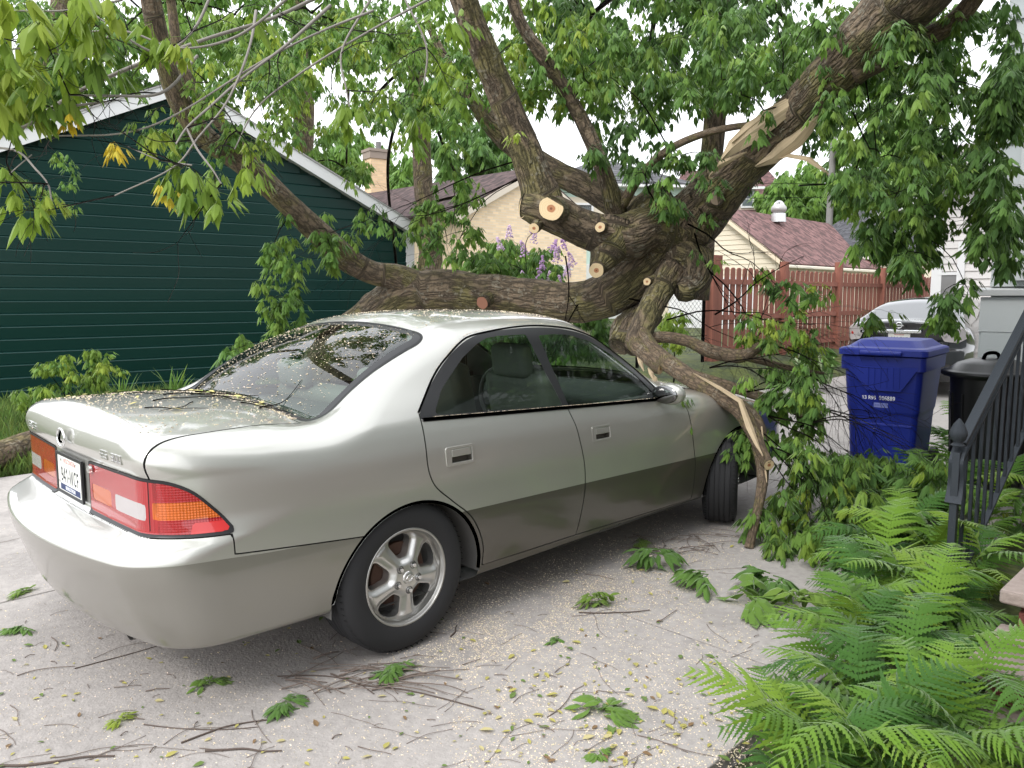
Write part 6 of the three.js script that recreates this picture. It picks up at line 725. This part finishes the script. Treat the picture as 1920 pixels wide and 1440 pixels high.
// ---------------------------------------------------------------- iron railings
const iron = phy(0.035, 0.042, 0.052, 0.5, { metalness: 0.35, bumpMap: rep(T.concB, 8, 8), bumpScale: 0.0015 });
function railing(label, z, x0, n, y0, rise, h, ornate) { // in drive space: starts at x0 and climbs away
  const g = driveGroup(thing('iron_railing', label, 'railing', [0, 0, 0], 0, 'railings of the steps')), sl = 0.55, top = (x) => y0 + (x - x0) * sl, W = 0.42 * 0 + 1;
  mesh('newel_post', box(0.032, y0 + 0.02, 0.032, [x0, y0 / 2 - 0.01, z], [0, 0, 0], 0.003), iron, g); const L = n * 0.118 + 0.1, x1 = x0 + L;
  const bar = (a, b, w, hh) => { const d = b.clone().sub(a), len = d.length(), q = box(len, hh, w, [0, 0, 0], [0, 0, 0], 0.003); q.rotateZ(Math.atan2(d.y, d.x)); q.translate((a.x + b.x) / 2, (a.y + b.y) / 2, z); return q; };
  mesh('handrail', bar(V(x0 + 0.05, top(x0 + 0.05), 0), V(x1, top(x1), 0), 0.045, 0.022), iron, g); mesh('under_rail', bar(V(x0, top(x0) - 0.075, 0), V(x1, top(x1) - 0.075, 0), 0.028, 0.012), iron, g); mesh('lower_rail', bar(V(x0, top(x0) - 0.72, 0), V(x1, top(x1) - 0.72, 0), 0.028, 0.012), iron, g);
  // rail end turned over and down the post, and the finial
  const sc = []; for (let i = 0; i <= 18; i++) { const t = i / 18, x = x0 + 0.055 - 0.085 * Math.sin(Math.min(1, t * 1.7) * PI / 2) + 0.03 * Math.sin(Math.max(0, t - 0.35) * 4.6), y = top(x0) + 0.03 - 0.26 * Math.pow(t, 1.25); sc.push([V(x, y, z), 0.028 + 0.006 * t]); } mesh('lambs_tongue', ribbon(sc, 0.011, V(0.6, 0.4, 0)), iron, g);
  const fin = new THREE.LatheGeometry([[0.001, 0.125], [0.008, 0.118], [0.024, 0.095], [0.036, 0.066], [0.037, 0.05], [0.03, 0.03], [0.018, 0.018], [0.022, 0.01], [0.03, 0.004], [0.03, 0], [0.001, 0]].map((v) => new THREE.Vector2(v[0], v[1])), 24); const f = mesh('finial', fin, iron, g); f.position.set(x0, top(x0) + 0.028, z);
  for (let i = 1; i <= n; i++) { const x = x0 + 0.02 + i * 0.118, b = mesh('baluster', (() => { const q = new THREE.BoxGeometry(0.0145, 0.72 - 0.075, 0.0145, 1, 14, 1), p = q.attributes.position; if (i % 2 || ornate) for (let k = 0; k < p.count; k++) { const a = sst(-0.2, 0.2, p.getY(k)) * PI * 2, c = Math.cos(a), s = Math.sin(a), u = p.getX(k), w = p.getZ(k); p.setX(k, u * c - w * s); p.setZ(k, u * s + w * c); } q.computeVertexNormals(); return q; })(), iron, g); b.position.set(x, top(x) - 0.4, z); }
  if (ornate) for (let i = 0; i < 4; i++) { const x = x0 + 0.2 + i * 0.236; const c = []; for (let k = 0; k <= 20; k++) { const a = k / 20 * 2 * PI * 1.4, rr = 0.075 * (1 - 0.6 * k / 20); c.push([V(x + Math.cos(a) * rr, top(x) - 0.33 + Math.sin(a) * rr * 1.7, z), 0.007]); } mesh('scroll', sweep(c, 6, 0.02), iron, g); }
  mesh('end_post', box(0.03, top(x1), 0.03, [x1, top(x1) / 2, z], [0, 0, 0], 0.003), iron, g);
}
railing('black iron stair railing with a round finial standing in the ferns', 2.36, 1.94, 15, 0.785, 0.47, 0.8, false);
railing('black iron railing with scrolls on the house side of the steps', 3.98, 1.94, 14, 0.885, 0.47, 0.8, true);
{ // side of the house beyond the steps (outside the picture; the drive side of the sedan mirrors it)
  const g = driveGroup(thing('grey_house', 'grey sided house wall rising beside the front steps', 'house')); mesh('wall', box(7.5, 6.2, 0.2, [1.9, 3.1, 4.35]), std(0.30, 0.32, 0.32, 0.8), g); mesh('foundation', box(7.6, 1.5, 0.1, [1.9, 0.75, 4.22]), std(0.13, 0.06, 0.045, 0.9), g);
}
// ---------------------------------------------------------------- black car parked farther back
{
  const c = at(1722, 640, 12.6), t = thing('black_sedan', 'black four door sedan parked beyond the blue bin', 'car', [c.x, 0, c.z], PI / 4 + 0.05);
  const W = curve([0.1, 0.3, 0.55, 0.8, 0.98, 1.05, 1.2, 1.35, 1.5], [0.83, 0.88, 0.9, 0.89, 0.86, 0.82, 0.72, 0.62, 0.5]), Dk = curve([-1.2, -1.05, -0.6, -0.2, 2.2, 2.6, 3.2, 3.8], [1.06, 1.11, 1.12, 1.1, 1.0, 0.98, 0.9, 0.7]), Rf = curve([0, 0.5, 1.0, 1.5, 2], [1.42, 1.46, 1.475, 1.46, 1.4]), Xr = curve([0.1, 0.3, 0.55, 0.68, 0.72, 0.8, 1.0, 1.08, 1.2], [-1.0, -1.08, -1.12, -1.1, -1.03, -1.0, -1.02, -1.05, -1.02]), Pz = curve([0, 0.4, 0.6, 0.75, 0.84, 0.9], [0, 0.03, 0.07, 0.15, 0.3, 0.55]);
  const f = (x, y, z) => { z = Math.abs(z); const deck = Dk(x) - 0.07 * (z / 0.7) ** 2, roof = smin(smin(Rf(x) - 0.06 * (z / 0.58) ** 2, 1.1 + (x + 0.62) * 0.43, 0.06), 1.0 + (2.45 - 0.25 * (z / 0.65) ** 2 - x) * 0.52, 0.06), top = (y - smax(deck, roof, 0.03)) * 0.9, p = Pz(z), q = 1 / Math.sqrt(1 + ((Pz(z + 0.01) - p) / 0.01) ** 2); let v = smax(z - W(y) - (x > 2.8 ? -0.05 * (x - 2.8) : 0), top, 0.1); v = smax(v, (Xr(y) + p - x) * q, 0.04); v = smax(v, (x - 3.68 + p) * q, 0.1); return smax(v, 0.22 - y, 0.03); };
  let S = marchSoup(f, [-1.2, 0.14, 0], [3.8, 1.54, 0.96], 0.034), gl, sg, lamp, lid, sm, strip; const circ = (cx) => (x, y) => Math.hypot(x - cx, y - 0.28) - 0.36;
  [, S] = cut(S, (x, y) => Math.min(circ(0)(x, y), circ(2.77)(x, y)), (v) => v[2] > 0.5);
  const back = sdPoly([[-0.56, 0], [-0.55, 0.45], [-0.5, 0.56], [-0.4, 0.58], [0.1, 0.56], [0.17, 0.5], [0.19, 0], [0.19, -0.3], [-0.56, -0.3]]); [gl, S] = cut(S, (x, y, z) => back(x, z), (v) => v[1] > 1 && v[4] > 0.2);
  const sw = sdPoly([[-0.05, 1.1], [0.35, 1.3], [0.8, 1.37], [1.3, 1.36], [1.7, 1.27], [2.1, 1.03], [0.9, 1.03], [0.1, 1.06]]); [sg, S] = cut(S, (x, y) => sw(x, y), (v) => v[2] > 0.4 && v[1] > 0.95);
  const sO = (x, z) => z + x + 1.0, lp = sdPoly([[0.55, 0.98], [0.72, 1.04], [0.98, 1.03], [1.2, 0.97], [1.12, 0.86], [0.9, 0.8], [0.66, 0.82]]); [lamp, S] = cut(S, (x, y, z) => lp(sO(x, z), y), (v) => v[0] < -0.45 && v[1] > 0.7);
  [lid, S, sm] = groove(S, (x, y, z) => Math.max(z - 0.66 + 0.1 * (x + 1), x + 0.56), 0.006, (v) => v[0] < -0.5 && v[1] > 0.72);
  const bk = phy(0.008, 0.009, 0.012, 0.12, { clearcoat: 1, clearcoatRoughness: 0.03 }), dark = phy(0.03, 0.035, 0.04, 0.05, { clearcoat: 1 });
  mesh('body_shell', soupGeo(both(S)), bk, t); mesh('trunk_lid', soupGeo(both(lid)), bk, t); mesh('seam', soupGeo(both(shift(sm, -0.01))), M.seam, t); mesh('rear_window', soupGeo(both(gl)), dark, t);
  for (const m of [false, true]) { const k = (s) => soupGeo(m ? mirror(s) : s), s = m ? -1 : 1; mesh('side_window', k(sg), dark, t); const L = mesh('tail_lamp', k(shift(lamp, 0.004)), phy(0.55, 0.5, 0.5, 0.1, { clearcoat: 1 }), t); mesh('red_lens', xf(new THREE.SphereGeometry(0.075, 20, 12), [-0.86, 0.925, s * 0.70], [0, s * 0.5, 0], [0.45, 1, 1]), M.redBright, L); mesh('reversing_lens', xf(new THREE.SphereGeometry(0.045, 16, 10), [-0.925, 0.9, s * 0.59], [0, 0, 0], [0.5, 1, 1]), M.lens, L); for (const x of [0, 2.77]) { const w = mesh('wheel', xf(new THREE.TorusGeometry(0.24, 0.085, 10, 30), [x, 0.325, s * 0.79], [0, 0, 0], [1, 1, 1.2]), M.rubber, t); mesh('rim', xf(new THREE.CylinderGeometry(0.2, 0.2, 0.1, 24), [x, 0.325, s * 0.8], [PI / 2, 0, 0]), M.alloy, w); } }
  mesh('chrome_strip', box(0.03, 0.05, 0.62, [-1.04, 0.955, 0], [0, 0, 0], 0.012), M.chrome, t); mesh('emblem', [xf(new THREE.TorusGeometry(0.042, 0.009, 8, 28), [-1.055, 1.045, 0], [0, PI / 2, 0]), box(0.012, 0.02, 0.13, [-1.057, 1.045, 0])], M.chrome, t);
  const pl = canvasTex(256, 128, (c, w, h) => { c.fillStyle = '#eceae4'; c.fillRect(0, 0, w, h); c.fillStyle = '#b33'; c.font = 'bold 20px sans-serif'; c.textAlign = 'center'; c.fillText('WISCONSIN', w / 2, 22); c.fillStyle = '#222'; c.font = '74px sans-serif'; c.save(); c.translate(w / 2, 96); c.scale(0.78, 1); c.fillText('666-RXS', 0, 0); c.restore(); }); const plate = mesh('number_plate', new THREE.PlaneGeometry(0.31, 0.155), std(0.95, 0.95, 0.95, 0.5, { map: pl }), t); plate.rotation.y = -PI / 2; plate.position.set(-1.02, 0.845, 0);
  const bt = (s, w) => canvasTex(256, 64, (c) => { c.fillStyle = '#0b0c10'; c.fillRect(0, 0, 256, 64); c.fillStyle = '#c9ccd2'; c.font = 'bold 50px sans-serif'; c.textAlign = 'center'; c.fillText(s, 128, 50); }); for (const [s, z, w] of [['ALTIMA', -0.48, 0.2], ['2.5 S', 0.46, 0.14]]) { const b = mesh('badge', new THREE.PlaneGeometry(w, 0.045), phy(1, 1, 1, 0.2, { map: bt(s) }), t); b.rotation.y = -PI / 2; b.position.set(-0.985, 0.94, z); let a = -1.3, e = -0.7; for (let n = 0; n < 24; n++) { const x = (a + e) / 2; if (f(x, 0.94, z) > 0) a = x; else e = x; } b.position.x = e - 0.008; }
}
// ---------------------------------------------------------------- log on the grass
{ const a = ground(-60, 905), b = ground(70, 850), g = thing('cut_log', 'pale barked log lying on the grass behind the sedan', 'log'); a.y = b.y = 0.12; mesh('log_bark', sweep([[a, 0.125], [a.clone().lerp(b, 0.5), 0.12], [b, 0.115]], 24, 0.03, 0.07, 3), std(0.62, 0.55, 0.46, 0.95, { map: rep(T.bark, 1.3, 0.65), bumpMap: rep(T.barkB, 1.3, 0.65), bumpScale: 0.012 }), g); }
// ---------------------------------------------------------------- litter
{
  const r = rng(300);
  const curvy = (x, y, len, ang, rad, lift = 0) => { const p = ground(x, y), pts = []; let a = ang, q = p.clone(); for (let i = 0; i < 5; i++) { pts.push([V(q.x, rad + 0.001 + lift * Math.sin(i / 4 * PI), q.z), rad * (1 - 0.1 * i)]); a += (r() - 0.5) * 0.7; q.add(V(Math.cos(a), 0, Math.sin(a)).multiplyScalar(len / 4)); } return sweep(pts, 6, len / 14, 0.15, Math.floor(r() * 99)); };
  // sticks one can pick out
  const sticks = [[620, 1265, 0.75, 0.35, 0.006, 'long brown stick by the rear wheel, lying right of the leaf heap'], [385, 1410, 0.28, 0.02, 0.007, 'short thick stick lying in front of the rear bumper'], [140, 1255, 0.42, -0.35, 0.004, 'thin bent stick under the rear bumper'], [-10, 1438, 0.4, -0.25, 0.008, 'dark stick at the edge of the drive behind the bumper'], [845, 1195, 0.13, -1.1, 0.007, 'short crooked stick standing out beside the rear tyre'], [1085, 1150, 0.38, 0.25, 0.006, 'stick lying under the leaf tuft beside the rear door'], [1400, 1255, 0.35, 0.05, 0.005, 'straight grey stick beside the ferns'], [270, 1360, 0.45, 0.0, 0.004, 'thin straight stick across the pale concrete'], [1180, 1030, 0.2, 0.5, 0.006, 'small dark stick near the front door sill'], [520, 1270, 0.5, -0.25, 0.005, 'slender stick running into the twig heap'], [340, 1395, 0.33, -0.5, 0.006, 'stick slanting past the shorter stick']];
  for (const [x, y, l, a, rad, lab] of sticks) tag(mesh('stick', curvy(x, y, l * 0.9, a, rad * 0.62), M.twigDark), lab, 'stick', 'sticks on the drive');
  const tw = []; for (let i = 0; i < 230; i++) { const x = r() * 1560 - 40, y = 990 + Math.pow(r(), 0.8) * 470; if (x > 1380 && y > 1250) continue; tw.push(curvy(x, y, lerp(0.03, 0.3, Math.pow(r(), 2.5)), (r() - 0.5) * 2.6, lerp(0.0008, 0.003, r() * r()), 0.004)); } for (let i = 0; i < 34; i++) tw.push(curvy(640 + (r() - 0.5) * 240, 1270 + (r() - 0.5) * 70, lerp(0.1, 0.35, r()), r() * 0.8 - 0.4, lerp(0.0015, 0.004, r()), 0.012)); for (let i = 0; i < 45; i++) tw.push(curvy(1260 + (r() - 0.5) * 200, 1020 + (r() - 0.5) * 40, lerp(0.08, 0.25, r()), r() * 3, lerp(0.0015, 0.003, r()), 0.01));
  const litter = mesh('twig_litter', tw, std(0.16, 0.125, 0.105, 0.95)); litter.userData = { kind: 'stuff', label: 'small broken twigs strewn over the concrete drive', category: 'twigs' };
  // sprays of green leaves fallen on the drive
  const fl = [[725, 1262, 0.75, 'green leaf spray lying behind the rear wheel'], [395, 1288, 0.6, 'small green leaf spray lying behind the bumper corner'], [530, 1330, 0.65, 'green leaf spray by the twig heap'], [45, 1115, 0.5, 'wilted green leaves under the rear bumper'], [40, 1182, 0.55, 'green leaves on the drive beyond the exhaust'], [1130, 1345, 0.95, 'wide green leaf spray lying out on the open concrete'], [1225, 1062, 1.15, 'heap of drooping green leaves beside the front door'], [1120, 1140, 0.7, 'green leaf tuft lying on a stick beside the rear door'], [1318, 1103, 1.05, 'dark green leaf tuft left of the longer fallen shoot'], [1400, 1145, 1.5, 'fallen leafy shoot on the concrete by the ferns'], [1440, 1112, 1.2, 'leafy shoot end closest to the forked branch'], [1500, 1165, 1.4, 'leafy shoot touching the ferns'], [1045, 1206, 0.35, 'single flat green leaf on the sawdust'], [1120, 1415, 0.4, 'small pair of green leaves on the open concrete'], [230, 1355, 0.4, 'yellowing leaf spray on the open concrete'], [1195, 1022, 0.6, 'brownish leaf tuft near the sill']];
  const flat = [0, 1, 2, 3].map((k) => groundSpray(500 + k, 6 + k));
  fl.forEach(([x, y, s, lab], i) => { const m = mesh('fallen_leaf_spray', flat[i % 4], LEAF[i === 14 ? 'fresh' : 'mid'][i % 4]); m.position.copy(ground(x, y)); m.rotation.y = i * 1.3; m.scale.set(s * 1.1, s * (i >= 6 && i <= 11 ? 2.2 : 1.2), s * 1.1); tag(m, lab, 'leaves', 'green leaf sprays on the drive'); });
  // loose single leaves and sawdust: past counting
  const one = []; leaflet(one, V(-0.04, 0.003, 0), V(1, 0.1, 0), 0.08, 0.019, 0.08, V(0, 0, 1), -0.25); const leafG = soft(one); const N = 380, im = new THREE.InstancedMesh(leafG, leafM(1, 1, 1, 0.15), N), m4 = new THREE.Matrix4(), q = new THREE.Quaternion(); im.name = 'loose_leaves'; im.userData = { kind: 'stuff', label: 'loose yellow and green leaves scattered over the drive', category: 'leaves' };
  for (let i = 0; i < N; i++) { const band = r() < 0.4, x = band ? 900 + r() * 500 : r() * 1500 - 30, y = band ? 1230 + r() * 200 : 990 + Math.pow(r(), 0.7) * 460, s = lerp(0.2, 0.72, r() * r()); m4.compose(ground(x, y, 0.004), q.setFromEuler(new THREE.Euler((r() - 0.5) * 0.5, r() * 6.3, (r() - 0.5) * 0.3)), V(s, s, s)); im.setMatrixAt(i, m4); const k = r(); im.setColorAt(i, k < 0.38 ? lin(0.42, 0.38, 0.11) : k < 0.6 ? lin(0.5, 0.44, 0.22) : k < 0.85 ? lin(0.13, 0.2, 0.05) : lin(0.22, 0.14, 0.07)); } scene.add(im);
  const chipG = new THREE.BufferGeometry(); chipG.setAttribute('position', new THREE.Float32BufferAttribute([-1, 0, -0.4, 1, 0.3, -0.5, 0.8, 0, 0.5, -1, 0, -0.4, 0.8, 0, 0.5, -0.9, 0.35, 0.4, -1, 0, -0.4, -0.9, 0.35, 0.4, 0, 0.8, 0, 1, 0.3, -0.5, 0, 0.8, 0, 0.8, 0, 0.5, -0.9, 0.35, 0.4, 0.8, 0, 0.5, 0, 0.8, 0, -1, 0, -0.4, 0, 0.8, 0, 1, 0.3, -0.5], 3)); chipG.computeVertexNormals();
  const chips = (name, label, list) => { const c = new THREE.InstancedMesh(chipG, std(0.74, 0.64, 0.47, 0.9), list.length); c.name = name; c.userData = { kind: 'stuff', label, category: 'sawdust' }; list.forEach(([p, s], i) => { m4.compose(p, q.setFromEuler(new THREE.Euler((r() - 0.5) * 0.8, r() * 6.3, (r() - 0.5) * 0.8)), V(s, s * 0.7, s)); c.setMatrixAt(i, m4); const w = lerp(0.75, 1.25, r()); c.setColorAt(i, new THREE.Color().setRGB(w, w * lerp(0.92, 1.03, r()), w * lerp(0.85, 1.1, r()))); }); scene.add(c); };
  const gl = []; for (let i = 0; i < 30000; i++) { let x, y; const k = r(); if (k < 0.4) { const t = r(); x = lerp(800, 1330, t) + (r() + r() - 1) * 120; y = lerp(1240, 1010, t) + (r() + r() - 1) * 90; } else if (k < 0.7) { x = 850 + r() * 560; y = 1080 + r() * 360; } else { x = r() * 1500 - 40; y = 980 + r() * 470; } if (vnoise(x / 46, y / 26, 999, 999, 5) < 0.32 && r() < 0.75) continue; gl.push([ground(x, y, 0.001), lerp(0.0014, 0.0058, r() * r())]); }
  chips('sawdust', 'pale sawdust and wood chips scattered over the concrete drive', gl);
  // chips and twigs resting on the sedan
  const cg = [], onCar = (x, z) => fromDrive(x, CAR.topY(x, z) + 0.0005, z); for (let i = 0; i < 7000; i++) { const k = r(); let x, z, s = lerp(0.0013, 0.0062, r() * r()); if (k < 0.30) { x = lerp(-0.95, -0.36, r()); z = lerp(-0.7, 0.66, r()); if (vnoise(x * 9 + 30, z * 9 + 30, 999, 999, 6) < 0.42 && r() < 0.7) continue; } else if (k < 0.60) { x = lerp(-0.34, 0.34, r()); z = lerp(-0.58, 0.55, Math.pow(r(), 1.25)); s *= 1.1; } else { x = lerp(0.38, 1.6, r()); z = lerp(-0.55, 0.5, r()); if (vnoise(x * 5 + 50, z * 5 + 50, 999, 999, 8) < 0.45 && r() < 0.8) continue; } cg.push([onCar(x, z), s]); } for (let i = 0; i < 700; i++) { const x = lerp(-0.36, -0.33, r()), z = lerp(-0.5, 0.6, r()); cg.push([onCar(x, z), lerp(0.0015, 0.005, r())]); } for (let i = 0; i < 500; i++) { const x = lerp(0.18, 1.8, r()), y = curve([0.11, 1.0, 1.86], [0.972, 0.936, 0.903])(x); let a = 0.5, b = 1; for (let n = 0; n < 22; n++) { const z = (a + b) / 2; if (CAR.f(x, y, z) > 0) b = z; else a = z; } cg.push([fromDrive(x, y, a + 0.006), lerp(0.001, 0.0032, r())]); } for (let i = 0; i < 300; i++) { const x = lerp(0.3, 1.5, r()), y = curve([0.3, 0.6, 1.04, 1.28, 1.5], [1.15, 1.302, 1.335, 1.316, 1.26])(x); let a = 0.4, b = 1; for (let n = 0; n < 22; n++) { const z = (a + b) / 2; if (CAR.f(x, y, z) > 0) b = z; else a = z; } cg.push([fromDrive(x, y + 0.004, a), lerp(0.001, 0.003, r())]); }
  chips('sawdust_on_car', 'sawdust and wood chips lying on the trunk lid, rear window and roof of the silver sedan', cg);
  const carTwig = (x, z, len, a, rad) => { const pts = []; let q = [x, z]; for (let i = 0; i < 6; i++) { pts.push([onCar(q[0], q[1]).add(V(0, rad + 0.004 * Math.sin(i * 1.3) ** 2, 0)), rad * (1 - 0.12 * i)]); a += (r() - 0.5) * 0.8; q = [q[0] + Math.cos(a) * len / 5, q[1] + Math.sin(a) * len / 5]; if (q[0] < -0.97) q[0] = -0.96; } return sweep(pts, 5, len / 12); };
  [[-0.55, -0.3, 0.3, 1.0, 0.0028], [-0.62, 0.0, 0.34, 0.6, 0.0032], [-0.72, 0.15, 0.3, 0.2, 0.003], [-0.45, 0.1, 0.32, 1.3, 0.003], [-0.5, -0.45, 0.28, 1.2, 0.0026], [-0.66, -0.5, 0.25, 1.4, 0.0022], [-0.42, 0.3, 0.25, 1.0, 0.003], [-0.8, 0.28, 0.24, 0.5, 0.0026], [-0.52, 0.05, 0.26, -0.3, 0.0028], [-0.7, -0.2, 0.3, 0.8, 0.0022], [-0.44, -0.1, 0.3, 1.5, 0.0035], [-0.85, -0.35, 0.2, 1.2, 0.002], [-0.40, 0.42, 0.3, -0.9, 0.003], [-0.6, 0.25, 0.22, 1.9, 0.0022]].forEach((a) => tag(mesh('trunk_twig', carTwig(...a), M.twigDark), 'thin dark twig lying on the trunk lid of the silver sedan', 'twig', 'twigs on the trunk lid'));
  const lv = new THREE.InstancedMesh(leafG, leafM(1, 1, 1, 0.15), 34); lv.name = 'leaves_on_car'; lv.userData = { kind: 'stuff', label: 'small yellow leaves caught along the base of the rear window of the silver sedan', category: 'leaves' }; for (let i = 0; i < 34; i++) { const b = i < 18, x = b ? lerp(-0.4, -0.33, r()) : lerp(-0.9, -0.4, r()), z = lerp(-0.55, 0.45, r()), s = lerp(0.25, 0.65, r()); m4.compose(onCar(x, z).add(V(0, 0.004, 0)), q.setFromEuler(new THREE.Euler((r() - 0.5) * 0.5, r() * 6.3, (r() - 0.5) * 0.6)), V(s, s, s)); lv.setMatrixAt(i, m4); lv.setColorAt(i, r() < 0.65 ? lin(0.62, 0.55, 0.22) : lin(0.36, 0.42, 0.12)); } scene.add(lv);
}
renderer.render(scene, camera);
